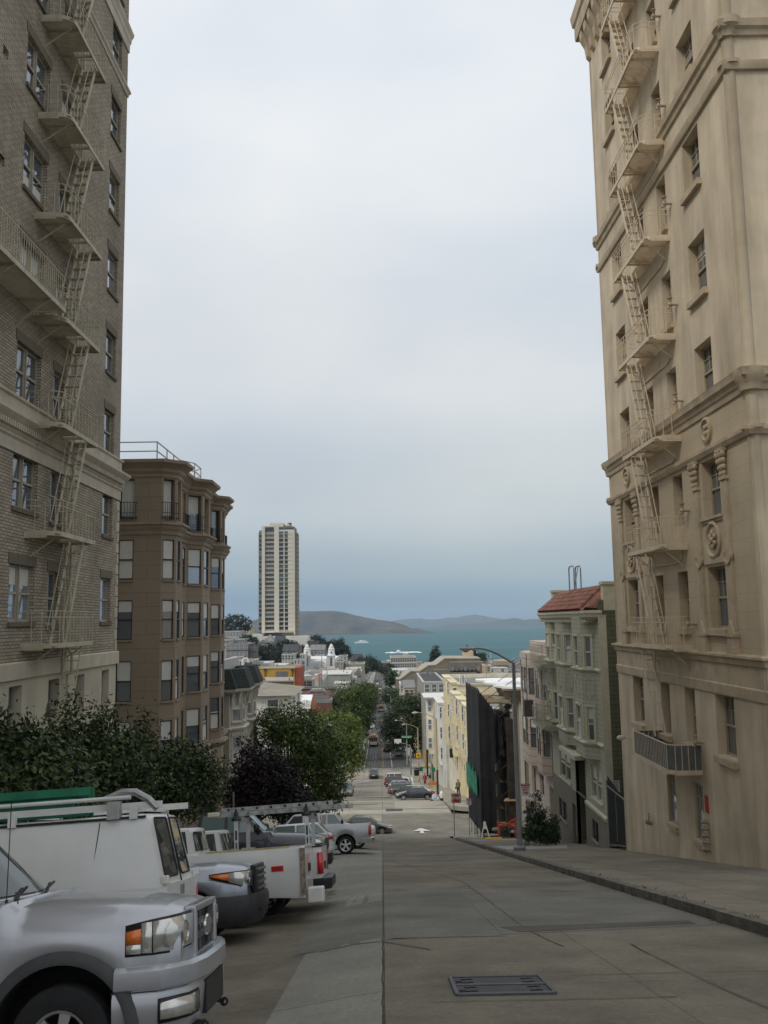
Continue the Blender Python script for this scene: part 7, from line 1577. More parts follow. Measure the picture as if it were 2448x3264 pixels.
g = MB()
for s_ in (1, -1): g.prism([(q1['wb0'] + .3, s_ * .32, 1.445), (q1['N'] - .35, s_ * .38, 1.382), (q1['N'] - .35, s_ * .44, 1.37), (q1['wb0'] + .3, s_ * .42, 1.435)], (0, 0, .014))
g.build('hood_crease', P_silver, t1, world=False, bevel=.006)
for s_ in (1, -1):
 g = MB(); g.box(q1['wb0'] - .102, q1['wb0'] - .092, s_ * (q1['W'] / 2 - .012) - .006, s_ * (q1['W'] / 2 - .012) + .012, .55, 1.42); g.build('door_seam', M_dark, t1, world=False)
place_block(t1, -1.54, 7.08, -.31, 5.7, 2.0, True)
# --- 2 white van with rack and ladders (rear doors towards the street)
P_white = carpaint('white_van_paint', (.70, .70, .68), 0, .35)
t2 = thing('cargo_van', 'white cargo van with a pipe rack on its roof and rear doors to the street', 'van')
L, W = 5.4, 2.02; N_, TL = L / 2, -L / 2; r = .37; xf, xr = N_ - .95, TL + 1.15
T = dict(zb=[(TL, .48), (N_, .45)], zt=[(TL, 1.16), (N_ - 1.0, 1.16), (N_ - .9, 1.12), (N_ - .1, 1.0), (N_, .9)], zs=[(TL, 1.13), (N_ - 1, 1.1), (N_ - .2, .92), (N_, .82)],
         ym=[(TL, W / 2 - .05), (TL + .05, W / 2 - .01), (0, W / 2), (N_ - .4, W / 2 - .02), (N_ - .1, W / 2 - .12), (N_, W / 2 - .25)], yt=[(TL, W / 2 - .06), (N_ - 1, W / 2 - .06), (N_ - .8, W / 2 - .2), (N_, W / 2 - .4)], cr=[(TL, .0), (N_, .03)])
ar = [(xf, .45, r + .02), (xr, .45, r + .02)]; body_loft(t2, T, ar, P_white); liner(t2, ar, W / 2)
P2 = (N_ - .75, N_ - 1.35, TL + .24, TL + .02, 1.13, 2.03, W / 2 - .04, W / 2 - .17); greenhouse(t2, *P2, P_white, bowr=.04)
end_glass(t2, P2, True, M_carglass); side_glass(t2, P2, [[(N_ - 1.05, .1), (N_ - 1.75, .1), (N_ - 1.75, .82), (N_ - 1.42, .82)]], M_carglass)
for x, sd in ((xf, 1), (xf, -1), (xr, 1), (xr, -1)): wheel(t2, x, sd, W / 2, r, .24, spokes=8)
for s0, s1 in ((-.78, -.10), (.10, .78)):
 g = MB(); pts = []
 for (cs_, ct, a0) in ((s0 + .07, .2, pi), (s1 - .07, .2, 1.5 * pi), (s1 - .07, .86, 0), (s0 + .07, .86, pi / 2)):
  for k in range(4):
   a = a0 + pi / 2 * k / 3; s_ = cs_ + .07 * cos(a); tt = ct + .075 * sin(a); y = (P2[6] + (P2[7] - P2[6]) * tt) * s_; x = P2[3] + (P2[2] - P2[3]) * tt - .006 + .04 * s_ * s_; pts.append((x, y, P2[4] + (P2[5] - P2[4]) * tt))
 g.poly(pts[::-1]); g.build('rear_window', M_carglass, t2, world=False); b_ = MB()
 for p, q_ in zip(pts, pts[1:] + pts[:1]): b_.bar(p, q_, .022)
 b_.build('window_seal', M_black, t2, world=False)
g = MB(); g.bar((TL - .005, 0, .5), (TL + .02, 0, 1.15), .014); g.bar((TL + .015, 0, 1.15), (TL + .215, 0, 2.02), .014); g.build('door_seam', M_dark, t2, world=False)
for sd in (1, -1):
 for z in (.75, 1.22): g = MB(); g.box(TL - .03, TL + .05, sd * (W / 2 - .09), sd * (W / 2 - .02), z - .05, z + .05); g.build('door_hinge', P_white, t2, world=False, bevel=.01)
 lampwrap(t2, [(TL + .03, sd * (W / 2 - .02)), (TL - .012, sd * (W / 2 - .10))], [(.72, 1.02)] * 2, M_red, 'tail_lamp')
g = MB(); g.box(TL - .035, TL + .02, .06, .16, .95, 1.12); g.build('door_latch', M_steel, t2, world=False)
g = MB(); g.box(TL - .02, TL + .01, -.55, -.12, .78, .93); g.build('licence_plate', M_white, t2, world=False)
band(t2, [(TL + .3, -W / 2 + .02), (TL - .02, -W / 2 + .02), (TL - .14, -W / 2 + .2), (TL - .14, W / 2 - .2), (TL - .02, W / 2 - .02), (TL + .3, W / 2 - .02)], [(-.1, .42), (0, .42), (.02, .5), (0, .62), (-.2, .63)], M_black, 'rear_bumper')
g = MB()
for sd in (1, -1): g.bar((TL + .3, sd * (P2[7] - .0), 1.99), (N_ - 1.4, sd * (P2[7]), 1.99), .05, .03)
g.build('drip_rail', M_black, t2, world=False)
g = MB(); g.bar((TL + .95, W / 2 - .07, 1.25), (TL + .88, W / 2 - .15, 1.95), .008); g.build('panel_crease', M_dark, t2, world=False)
M_rackw = mat('rack_white', (.66, .66, .64), .45, .1, 4); M_rackb = mat('rack_casting', (.38, .38, .37), .45, .2, 8, metal=.5)
rk = MB(); zr = 2.03
for x in (TL + .45, TL + 2.0, TL + 3.4):
 rk.bar((x, -.88, zr + .06), (x, .88, zr + .06), .06, .05)
 for sd in (1, -1): rk.box(x - .05, x + .05, sd * .86 - .03, sd * .86 + .03, zr - .06, zr + .10)
for sd in (.8, -.8): rk.bar((TL + .10, sd, zr + .1), (N_ - 1.2, sd, zr + .1), .04, .085)
rk.tube([(TL + .5, .83, zr + .21), (N_ - 1.2, .83, zr + .21)], .027, 8); rk.build('roof_rack', M_rackw, t2, world=False)
rk = MB(); rk.box(TL + .62, TL + .78, .80, .92, zr - .05, zr + .17); rk.tube([(TL + .16, .8, zr + .05), (TL + .28, .8, zr + .17), (TL + .45, .79, zr + .27), (TL + .62, .78, zr + .28), (TL + .85, .78, zr + .20)], .048, 8); rk.build('rack_clamp', M_rackb, t2, world=False, smooth=40)
M_green = mat('fibreglass_green', (.015, .16, .085), .5, .2, 4)
tl_ = thing('ladder', 'green fibreglass ladder bundle strapped on top of the white van', 'ladder')
g = MB()
for k, (y, z) in enumerate(((.60, zr + .33), (.30, zr + .28), (.60, zr + .20), (.60, zr + .08))):
 x0 = TL + 1.05 + .10 * (k % 3); g.box(x0, N_ - .6, y - .02, y + .02, z - .056, z + .056); g.box(x0, N_ - .6, y + .16, y + .20, z - .05, z + .05)
 for q_ in range(9): g.bar((x0 + .2 + q_ * .3, y, z), (x0 + .2 + q_ * .3, y + .18, z), .03)
g.build('ladder_rails', M_green, tl_, world=False)
g = MB(); xs_ = TL + 2.55; g.tube([(xs_, .88, zr + .02), (xs_ + .02, .86, zr + .24), (xs_ + .03, .64, zr + .40), (xs_ + .03, .2, zr + .37)], .014, 6); g.build('strap', mat('yellow_strap', (.45, .33, .07), .7, .1, 6), tl_, world=False)
place_block(t2, -2.44, 10.6, -.19, L, W, False); place_block(tl_, -2.44, 10.6, -.19, L, W, False)
# --- 3 grey-silver pickup, black bumper
P_gs = carpaint('steel_silver_paint', (.33, .35, .40), .55, .30)
t3, q3 = pickup('steel silver pickup with black front bumper between the white van and white pickups', P_gs, L=5.8, W=2.02, hood=(1.20, 1.26), belt=1.30, r=.40, Ra=.50)
front_end(t3, q3, P_gs, 'b'); wipers(t3, q3); place_block(t3, -2.10, 14.5, -.25, 5.8, 2.02, True)
# --- 4 old white pickup: bed end worn, red marker on its flank
P_ow = carpaint('old_white_paint', (.60, .60, .57), 0, .42); M_rust = mat('rusty_primer', (.24, .20, .16), .8, .5, 9, var2=(.10, .075, .055))
t4, q4 = pickup('older white pickup with a worn bed end and a red side marker', P_ow, L=5.5, W=1.98, roof=1.82, belt=1.30, r=.38, Ra=.46, grille='black', plain=True)
TL4 = q4['TL']
g = MB(); g.box(TL4 - .008, TL4 + .10, q4['W'] / 2 - .02, q4['W'] / 2 + .008, .42, 1.28); g.build('worn_edge', M_rust, t4, world=False)
g = MB(); g.box(TL4 + .42, TL4 + .66, q4['W'] / 2 - .01, q4['W'] / 2 + .016, .88, .985); g.build('side_marker', M_red, t4, world=False, bevel=.012)
g = MB()
for z in (.91, .935, .96): g.box(TL4 + .45, TL4 + .63, q4['W'] / 2 + .0165, q4['W'] / 2 + .019, z - .005, z + .005)
g.build('marker_louvres', M_black, t4, world=False)
g = MB(); g.box(TL4 + .3, q4['wb1'] - .2, q4['W'] / 2 - .12, q4['W'] / 2 - .06, 1.302, 1.33); g.build('yellow_rail_hose', mat('yellow_hose', (.42, .34, .12), .6, .2, 5), t4, world=False)
g = MB(); g.box(TL4 - .34, TL4 - .02, q4['W'] / 2 - .45, q4['W'] / 2 - .06, .26, .54); g.build('bumper_box', mat('white_plastic', (.62, .61, .57), .5, .1, 6), t4, world=False, bevel=.03)
place_block(t4, -1.38, 16.9, -.11, 5.5, 1.98, False)
# --- 5 white pickup with ladder rack
t5, q5 = pickup('white pickup with black bed rail and aluminium rack carrying a ladder', P_ow, L=5.5, W=1.95, roof=1.84, belt=1.34, r=.38, Ra=.46, grille='black')
TL5, w5 = q5['TL'], q5['W'] / 2
g = MB(); 
for sd in (1, -1): g.box(TL5, q5['wb1'] - .02, sd * w5 - .10 if sd > 0 else sd * w5 + .02, sd * w5 - .02 if sd > 0 else sd * w5 + .10, 1.335, 1.365)
g.box(TL5 - .01, TL5 + .06, -w5 + .1, w5 - .1, 1.335, 1.36); g.build('bed_rail_cap', M_black, t5, world=False)
M_alu = mat('aluminium', (.55, .56, .56), .35, .12, 5, metal=.7)
rk = MB(); ps = []
for x in (TL5 + .30, q5['wb1'] - .28):
 for sd in (1, -1): rk.box(x - .045, x + .045, sd * (w5 - .06) - .04, sd * (w5 - .06) + .04, 1.36, 2.0); rk.box(x - .16, x + .16, sd * (w5 - .06) - .05, sd * (w5 - .06) + .05, 1.36, 1.39)
 rk.box(x - .04, x + .04, -w5 + .06, w5 - .06, 1.98, 2.06)
rk.build('ladder_rack', M_alu, t5, world=False)
rk = MB()
for x in (TL5 + .30, q5['wb1'] - .28):
 for sd in (1, -1):
  y = sd * (w5 - .06); rk.lathe([(.11, 2.0), (.11, 2.04), (.05, 2.1), (.04, 2.18), (.012, 2.26), (.001, 2.27)], (x, y, 0), 'Z', 10)
  rk.box(x - .02, x + .02, y + sd * .04, y + sd * .046, 1.6, 1.8); rk.box(x - .015, x + .015, y + sd * .04, y + sd * .046, 1.42, 1.55)
rk.build('rack_fittings', M_black, t5, world=False)
tl5 = thing('ladder', 'long grey aluminium extension ladder lying on the white pickup rack', 'ladder')
g = MB()
for (y, z, xa, xb) in ((w5 - .25, 2.33, TL5 - .75, q5['wb1'] + .3), (w5 - .62, 2.33, TL5 - .75, q5['wb1'] + .3), (w5 - .29, 2.43, TL5 - .3, q5['wb1'] + .05), (w5 - .58, 2.43, TL5 - .3, q5['wb1'] + .05)): g.box(xa, xb, y - .018, y + .018, z - .045, z + .045)
for k in range(10): x = TL5 - .63 + k * .32; g.tube([(x, w5 - .2, 2.33), (x, w5 - .67, 2.33)], .02, 6)
g.build('ladder_rails', mat('worn_aluminium', (.36, .36, .35), .5, .35, 7, metal=.4), tl5, world=False)
for k in range(10):
 for z, dx in ((2.33, 0), (2.43, .12)):
  g = MB()
  x = TL5 - .63 + k * .32 + dx
  if z > 2.4 and x < TL5 - .25: continue
  g.lathe([(.001, w5 - (.229 if z < 2.4 else .269)), (.03, w5 - (.229 if z < 2.4 else .269)), (.03, w5 - .26)], (x, 0, z), 'Y', 8); g.build('rung_end', M_black, tl5, world=False)
g = MB(); g.box(q5['wb1'] + .1, q5['wb1'] + .36, w5 - .32, w5 - .18, 2.30, 2.40); g.build('ladder_foot', mat('ivory_rubber', (.58, .55, .42), .6, .1, 5), tl5, world=False, bevel=.02)
place_block(t5, -1.20, 18.85, -.20, 5.5, 1.95, False); place_block(tl5, -1.22, 18.85, -.37, 5.5, 1.95, False)
# --- 6 charcoal pickup/SUV
P_ch = carpaint('charcoal_paint', (.030, .032, .038), .3, .30)
t6, q6 = pickup('charcoal truck with raked windscreen and big black mirror behind the ladder rack', P_ch, L=5.3, W=1.92, roof=1.93, belt=1.33, hood=(1.14, 1.27), r=.37, Ra=.44, glassm=M_carglass_pale, cab=(1.45, 3.4), name='pickup_truck')
front_end(t6, q6, P_ch, 'c'); wipers(t6, q6); place_block(t6, -1.35, 22.2, .13, 5.3, 1.92, True)
def car(label, paint, kind='sedan', L=4.65, W=1.80, group=None, glassm=None, name='car', cat='car', roof=None, rack=False, lights=True, spokes=7):
 glassm = glassm or M_carglass; t = thing(name, label, cat, group=group); N_, TL = L / 2, -L / 2; r = .32; s = dict(sedan=0, coupe=0, hatch=1, wagon=1, suv=2, minivan=2)[kind]
 roof = roof or (1.43, 1.48, 1.72)[s]; belt = (.93, .97, 1.08)[s]; r = (.32, .32, .36)[s]; xf, xr = N_ - .88, TL + .92; Ra = r + .065
 wb0 = N_ - (1.15, 1.05, 1.1)[s]; xr0 = wb0 - (.85, .8, .65)[s]; xb1 = TL + (.62, .06, .03)[s]; xr1 = TL + (1.45, .62, .32)[s]
 if kind == 'minivan': wb0 = N_ - .75; xr0 = wb0 - .85
 tail_z = belt + (.04, .02, 0)[s]; hz = belt - (.06, .06, .08)[s]
 T = dict(zb=[(TL, .40), (TL + .25, .24), (0, .22), (N_ - .25, .24), (N_, .36)], zt=[(TL, tail_z - .22), (TL + .05, tail_z - .02), (TL + .3, tail_z), (xb1 + .1, belt), (wb0, belt), (wb0 + .12, hz), (N_ - .45, hz - .12), (N_ - .12, hz - .24), (N_, hz - .36)],
             zs=[(TL, tail_z - .28), (TL + .3, belt - .09), (wb0, belt - .08), (wb0 + .3, hz - .10), (N_ - .4, hz - .22), (N_ - .1, hz - .32), (N_, hz - .42)],
             ym=[(TL, W / 2 - .22), (TL + .10, W / 2 - .09), (TL + .35, W / 2 - .03), (0, W / 2), (N_ - .6, W / 2 - .03), (N_ - .25, W / 2 - .10), (N_ - .08, W / 2 - .22), (N_, W / 2 - .36)],
             yt=[(TL, W / 2 - .3), (TL + .4, W / 2 - .16), (wb0, W / 2 - .10), (wb0 + .25, W / 2 - .22), (N_ - .3, W / 2 - .34), (N_, W / 2 - .48)], cr=[(TL, .02), (0, .01), (wb0 + .3, .035), (N_, .02)], tb=[(TL, .1), (N_, .1)])
 ar = [(xf, Ra, r), (xr, Ra, r)]; bd = body_loft(t, T, ar, paint); liner(t, ar, W / 2 - .01)
 P = (wb0, xr0, xr1, xb1, belt - .03, roof, W / 2 - .09, W / 2 - (.30, .27, .22)[s]); cb = greenhouse(t, *P, paint)
 fr_x = lambda tt: wb0 + (xr0 - wb0) * tt; bk_x = lambda tt: xb1 + (xr1 - xb1) * tt; mx = (fr_x(.5) + bk_x(.5)) / 2
 qs = [[(fr_x(.12) - .30, .12), (mx + .04, .12), (mx + .04, .86), (fr_x(.86) - .12, .86)], [(mx - .04, .12), (bk_x(.12) + (.22 if s == 0 else .75), .12), (bk_x(.86) + (.12 if s == 0 else .50), .86), (mx - .04, .86)]]
 if s: qs.append([(bk_x(.12) + .68, .14), (bk_x(.12) + .18, .16), (bk_x(.86) + .12, .84), (bk_x(.86) + .43, .86)])
 side_glass(t, P, qs, glassm); end_glass(t, P, True, glassm); end_glass(t, P, False, glassm, .84, .16 if s < 2 else .25, .9, .05, 'rear_window')
 for x, sd in ((xf, 1), (xf, -1), (xr, 1), (xr, -1)): wheel(t, x, sd, W / 2 - .01, r, .2, spokes=spokes, rr=.66)
 mirror(t, wb0 - .3, W / 2 - .06, belt + .02, paint, .75)
 for sd in (1, -1):
  zr_ = tail_z - .10
  lampwrap(t, [(TL + .36, sd * (W / 2 - .022)), (TL + .12, sd * (W / 2 - .068)), (TL + .02, sd * (W / 2 - .19)), (TL - .008, sd * (W / 2 - .34))] if s == 0 else [(TL + .16, sd * (W / 2 - .05)), (TL + .05, sd * (W / 2 - .13)), (TL - .005, sd * (W / 2 - .26))], [(zr_ - .16, zr_ - .01)] * (4 if s == 0 else 3) if s < 2 else [(zr_ - .28, zr_ + .02)] * 3, M_red, 'tail_lamp')
  zh = hz - .27; lampwrap(t, [(N_ - .34, sd * (W / 2 - .072)), (N_ - .16, sd * (W / 2 - .145)), (N_ - .04, sd * (W / 2 - .28)), (N_ + .006, sd * (W / 2 - .42))], [(zh - .02, zh + .09), (zh - .06, zh + .06), (zh - .08, zh + .03), (zh - .09, zh)], M_head, 'headlight')
 g = MB(); g.box(N_ - .03, N_ + .02, -.42, .42, hz - .42, hz - .31); g.build('grille', M_black, t, world=False, bevel=.01)
 band(t, [(TL + .3, -W / 2 + .05), (TL + .02, -W / 2 + .16), (TL - .06, -.4), (TL - .06, .4), (TL + .02, W / 2 - .16), (TL + .3, W / 2 - .05)], [(-.1, .28), (0, .28), (.02, .4), (.0, .58), (-.1, .6)], paint if s < 2 else M_black, 'rear_bumper')
 band(t, [(N_ - .45, W / 2 - .05), (N_ - .12, W / 2 - .17), (N_ + .04, .45), (N_ + .05, 0), (N_ + .04, -.45), (N_ - .12, -W / 2 + .17), (N_ - .45, -W / 2 + .05)], [(-.1, .22), (0, .22), (.02, .32), (.0, .5), (-.1, .52)], paint, 'front_bumper')
 g = MB(); g.box(TL - .075, TL - .06, -.26, .26, .66 if s else .48, .78 if s else .6); g.build('licence_plate', M_white, t, world=False)
 if rack:
  g = MB()
  for sd in (1, -1): g.bar((xr0 - .1, sd * (W / 2 - .34), roof + .05), (xr1 + .1, sd * (W / 2 - .34), roof + .05), .04)
  g.build('roof_rails', M_black, t, world=False)
 return t
def tailgate_place(t, u, v, L, W): place_block(t, u, v, 0.05, L, W, False)
P_blk = carpaint('black_paint', (.012, .013, .016), .2, .25); P_w2 = carpaint('white_car_paint', (.68, .69, .69), 0, .3); P_taupe = carpaint('taupe_paint', (.105, .09, .075), .4, .32); P_navy = carpaint('dark_blue_grey_paint', (.028, .034, .048), .3, .25)
P_sage = carpaint('dark_green_paint', (.035, .055, .045), .3, .3); P_sand = carpaint('sand_paint', (.42, .37, .28), .3, .3); P_sil2 = carpaint('bright_silver_paint', (.50, .51, .53), .5, .3); P_rd = carpaint('maroon_paint', (.12, .015, .015), .2, .3); P_blue = carpaint('steel_blue_paint', (.06, .085, .14), .4, .3); P_grey = carpaint('mid_grey_paint', (.14, .145, .15), .4, .3)
t7 = car('low black car whose dark bonnet shows between the charcoal truck and the white hatchback', P_blk, 'sedan'); place_block(t7, -2.3, 27.2, .05, 4.65, 1.8, True)
t8 = car('white hatchback with red and white tail lamp parked before the silver bed', P_w2, 'hatch', L=4.3, W=1.76, glassm=M_carglass_pale); place_block(t8, -2.0, 37.6, .1, 4.3, 1.76, False)
P_ram = carpaint('light_silver_paint', (.46, .465, .48), .5, .3)
t9, q9 = pickup('light silver pickup with five-spoke wheel and long bed, tail towards the street', P_ram, L=5.9, W=2.02, roof=1.93, belt=1.36, hood=(1.15, 1.28), r=.41, Ra=.49, rimspokes=5, rr=.66, cab=(1.5, 3.6)); place_block(t9, -.51, 41.3, .10, 5.9, 2.02, False, 2.2)
g = MB(); g.lathe([(.095, .0), (.1, .004), (.105, 0)], (q9['TL'] + 2.15, q9['W'] / 2 + .002, 1.05), 'Y', 20); g.build('fuel_flap', M_steel, t9, world=False)
t10, q10 = pickup('white pickup cab showing above the silver bed', P_w2, L=5.6, W=1.96, roof=1.9, belt=1.3, cab=(1.5, 3.5), glassm=M_carglass_pale); place_block(t10, -.35, 46.8, .15, 5.6, 1.96, True, 2)
t11 = car('taupe sedan nosing into the crossing beyond the silver pickup', P_taupe, 'sedan', L=4.75, W=1.78); place_block(t11, .73, 75.0, .25, 4.75, 1.78, True)
t11.rotation_euler = (Matrix.Rotation(0, 3, 'X')).to_euler(); t11.location.z = clay(.73 - 2.1, 74.4); t11.location.y = 74.4
t11.rotation_euler = (R(-4), R(2.5), 0)
# --- block 2 : cars nose-out / nose-in against the right kerb
GB = 'cars parked square to the right kerb beyond the crossing'
rowcars = [  # label, paint, kind, Y, x of street end, nose towards street?
 ('dark blue-grey sedan at the near end of the right kerb row', P_navy, 'sedan', 101.0, 1.5, True), ('sand coloured sedan second in the kerb row, its bonnet just showing', P_sand, 'sedan', 105.0, 1.6, True), ('dark green hatchback third in the kerb row', P_sage, 'hatch', 109.0, 1.75, False),
 ('white hatchback behind the dark green one in the kerb row', P_w2, 'hatch', 112.5, 2.4, False), ('dark grey wagon with high red tail lamps in the kerb row', P_grey, 'suv', 117.0, .95, False), ('steel blue wagon with red tail lamps in the kerb row', P_blue, 'wagon', 121.0, .75, False), ('black estate car behind the steel blue wagon in the kerb row', P_blk, 'wagon', 125.5, .85, False),
 ('dark blue sedan in the middle of the kerb row', P_navy, 'sedan', 130.0, 1.0, False), ('silver hatchback past the middle of the kerb row', P_sil2, 'hatch', 134.5, .9, False), ('black hatchback near the far end of the kerb row', P_blk, 'hatch', 139.5, .55, False), ('maroon wagon at the far end of the kerb row', P_rd, 'suv', 146.0, .35, False), ('white minivan half hidden last in the kerb row', P_w2, 'suv', 153.0, .5, False)]
for lab, p, k, Y, xe, nose in rowcars:
 t = car(lab, p, k, group=GB); xc = xe + 4.65 * KS / 2; place_street(t, xc, Y, (-1, 0) if nose else (1, 0))
tS_ = car('grey SUV driving away down the street with red tail lamps', P_grey, 'suv', L=4.6, W=1.85, rack=True); place_street(tS_, -1.45, 160.5, (0, 1), zf=lambda x, y: prof(y))
for lab, p, Y, x, k in (('dark grey sedan parked at the left kerb partly behind the ficus', P_grey, 121, -4.75, 'sedan'), ('black sedan parked next along the left kerb', P_blk, 128.5, -4.85, 'sedan')): t = car(lab, p, k, group='cars along the left kerb'); place_street(t, x, Y, (0, -1))
# block 3 cars
B3 = [('silver car facing uphill at the left kerb under the bright ficus', P_sil2, 'suv', -4.55, 179, -1), ('dark teal car behind the silver one at the left kerb', P_sage, 'wagon', -4.7, 186, -1), ('black car third from the corner at the left kerb', P_blk, 'sedan', -4.8, 193, -1), ('white car fourth from the corner at the left kerb', P_w2, 'sedan', -4.8, 216, -1), ('pale blue car fifth from the corner at the left kerb', P_sil2, 'suv', -4.9, 223, -1), ('white car in the shade at the left kerb', P_w2, 'sedan', -4.9, 231, -1), ('dark car in tree shade at the left kerb', P_blk, 'wagon', -4.0, 262, -1), ('white car waiting beside the far cable car', P_w2, 'sedan', -3.0, 290, -1),
      ('maroon pickup-like wagon driving away on the right side', P_rd, 'suv', 1.2, 213, 1), ('dark wagon parked under the large right ficus', P_grey, 'suv', 4.4, 211, 1), ('black car in the shade under the large right ficus', P_blk, 'sedan', 4.5, 219, 1)]
for lab, p, k, x, Y, d_ in B3: t = car(lab, p, k, group='cars in the cable car street'); place_street(t, x, Y, (0, d_), zf=lambda a, b: prof(b))
# small white van, rear towards us
tv = thing('small_van', 'silver white minivan parked at the right kerb past the crossing', 'van'); L, W = 4.8, 1.95; N_, TL = L / 2, -L / 2
T = dict(zb=[(TL, .4), (N_, .4)], zt=[(TL, 1.08), (N_ - .7, 1.08), (N_, .8)], zs=[(TL, 1.05), (N_ - .7, 1.0), (N_, .7)], ym=[(TL, W / 2 - .04), (0, W / 2), (N_, W / 2 - .2)], yt=[(TL, W / 2 - .06), (N_, W / 2 - .3)])
ar = [(N_ - .85, .42, .35), (TL + .95, .42, .35)]; body_loft(tv, T, ar, P_sil2); P_ = (N_ - .6, N_ - 1.2, TL + .14, TL + .02, 1.06, 1.92, W / 2 - .05, W / 2 - .2); greenhouse(tv, *P_, P_sil2); end_glass(tv, P_, False, M_carglass, .82, .15, .8, .05, 'rear_window', True); end_glass(tv, P_, True, M_carglass)
for x, sd in ((N_ - .85, 1), (N_ - .85, -1), (TL + .95, 1), (TL + .95, -1)): wheel(tv, x, sd, W / 2, .34, .22)
for sd in (1, -1): lampwrap(tv, [(TL + .05, sd * (W / 2 - .01)), (TL - .012, sd * (W / 2 - .12))], [(.75, 1.05)] * 2, M_red, 'tail_lamp')
g = MB(); g.box(TL - .06, TL, -W / 2 + .05, W / 2 - .05, .42, .58); g.build('rear_bumper', M_black, tv, world=False); g = MB(); g.box(TL - .02, TL, -.3, .3, .68, .82); g.build('licence_plate', M_white, tv, world=False)
place_street(tv, 3.75, 200, (0, 1), zf=lambda a, b: prof(b))
# far traffic: copied cars too small to show parts individually modelled
FARG = 'small cars far down the street'
random.seed(31); proto = [o for o in COL.objects if o.get('category') == 'car' and o.get('group') == GB]
def far_car(x, Y, d_, i, label):
 c = copy_tree(proto[i % len(proto)]); c['label'] = label; c['group'] = FARG; place_street(c, x, Y, (0, d_), zf=lambda a, b: prof(b)); return c
for k in range(22): far_car(-5.0 + random.uniform(-.1, .1), 322 + k * 14.5 + random.uniform(-1, 1), -1, random.randrange(10), 'small parked car in the line at the left kerb far down the street')
for k in range(26): far_car(4.4 + random.uniform(-.1, .1), 318 + k * 13 + random.uniform(-1, 1), 1, random.randrange(10), 'small parked car in the line at the right kerb far down the street')
for k, (x, Y, d_) in enumerate(((-.6, 540, 1), (-.7, 556, 1), (-.5, 585, 1), (-2.4, 690, -1))): far_car(x, Y, d_, [1, 5, 6, 3][k], 'dark car driving in the far traffic behind the pale bus')
c = far_car(-3.6, 752, 1, 4, 'dark car crossing the far street broadside'); place_street(c, -3.6, 752, (1, 0), zf=lambda a, b: prof(b)); del c['group']
# ------------------------------------------------------------------ cable cars and far bus
M_wood = mat('cable_car_maroon', (.16, .055, .03), .45, .2, 2); M_crm = mat('cable_car_cream', (.50, .44, .33), .5, .1, 2); M_roofc = mat('cable_car_roof', (.22, .115, .06), .6, .15, 2); M_slat = mat('varnished_wood', (.28, .15, .06), .4, .2, 3)
def cable_car(label, x, Y, d_):
 t = thing('cable_car', label, 'cable car'); L, W = 8.4, 2.4; N_ = L / 2
 g = MB(); g.box(-N_ + .2, N_ - .2, -W / 2 + .1, W / 2 - .1, .45, 1.05); g.box(-N_ + .1, N_ - .1, -W / 2 + .05, W / 2 - .05, 1.05, 1.12); g.build('lower_body', M_wood, t, world=False, bevel=.03)
 g = MB()
 for e in (1, -1): g.prism([(e * (N_ - .12), -.95, .62), (e * (N_ - .12), .95, .62), (e * (N_ - .12), .95, 1.36), (e * (N_ - .12), -.95, 1.36)], (e * .1, 0, 0))
 g.build('end_panel', M_crm, t, world=False, bevel=.02)
 g = MB()
 for e in (1, -1):
  for y in (-.62, .02, .66): g.box(e * (N_ - .02) - .01, e * (N_ - .02) + .015, y - .09, y + .09, .86, 1.10)
 g.build('panel_numbers', mat('cable_car_lettering', (.30, .20, .08), .5, .2, 9), t, world=False)
 g = MB()
 for x_ in [-N_ + .2 + k * (L - .4) / 8 for k in range(9)]:
  for y in (-W / 2 + .12, W / 2 - .12): g.box(x_ - .05, x_ + .05, y - .05, y + .05, 1.1, 2.45)
 for e in (1, -1):
  for y in (-.55, 0, .55): g.box(e * (N_ - .2) - .04, e * (N_ - .2) + .04, y - .045, y + .045, 1.3, 2.45)
  g.box(e * (N_ - .22) - .03, e * (N_ - .22) + .03, -W / 2 + .1, W / 2 - .1, 2.3, 2.5)
 g.build('posts', M_slat, t, world=False)
 for e in (1, -1): g = MB(); g.box(e * (N_ - .24) - .015, e * (N_ - .24) + .015, -W / 2 + .15, W / 2 - .15, 1.36, 2.3); g.build('end_window', M_carglass, t, world=False)
 for sd in (1, -1): g = MB(); g.box(-N_ + .3, .3, sd * (W / 2 - .16) - .01, sd * (W / 2 - .16) + .01, 1.3, 2.3); g.build('side_window', M_carglass, t, world=False)
 g = MB(); g.loft([[(x_, y, z) for y, z in ((-W / 2 - .05, 2.45), (-W / 2 - .05, 2.52), (-.75, 2.68), (-.70, 2.95), (-.3, 3.06), (.3, 3.06), (.70, 2.95), (.75, 2.68), (W / 2 + .05, 2.52), (W / 2 + .05, 2.45))] for x_ in (-N_, N_)], True, True); g.build('roof', M_roofc, t, world=False, smooth=30)
 g = MB(); g.box(-N_ + .3, N_ - .3, -W / 2 - .14, -W / 2 + .08, .38, .44); g.box(-N_ + .3, N_ - .3, W / 2 - .08, W / 2 + .14, .38, .44); g.box(-N_ - .12, N_ + .12, -.9, .9, .25, .40); g.build('running_board', M_dark, t, world=False)
 g = MB(); 
 for e in (1, -1): g.lathe([(.001, .1), (.16, .1), (.18, 0)], (e * (N_ + .02), 0, 2.66), 'X', 14)
 g.build('headlight', M_head, t, world=False)
 for x_ in (-2.2, 2.2):
  for sd in (1, -1): g = MB(); g.lathe([(.001, sd * .06), (.3, sd * .06), (.3, -sd * .06)], (x_, sd * .8, .3), 'Y', 16); g.build('wheel', M_dark, t, world=False)
 place_street(t, x, Y, (0, d_), zf=lambda a, b: prof(b)); return t
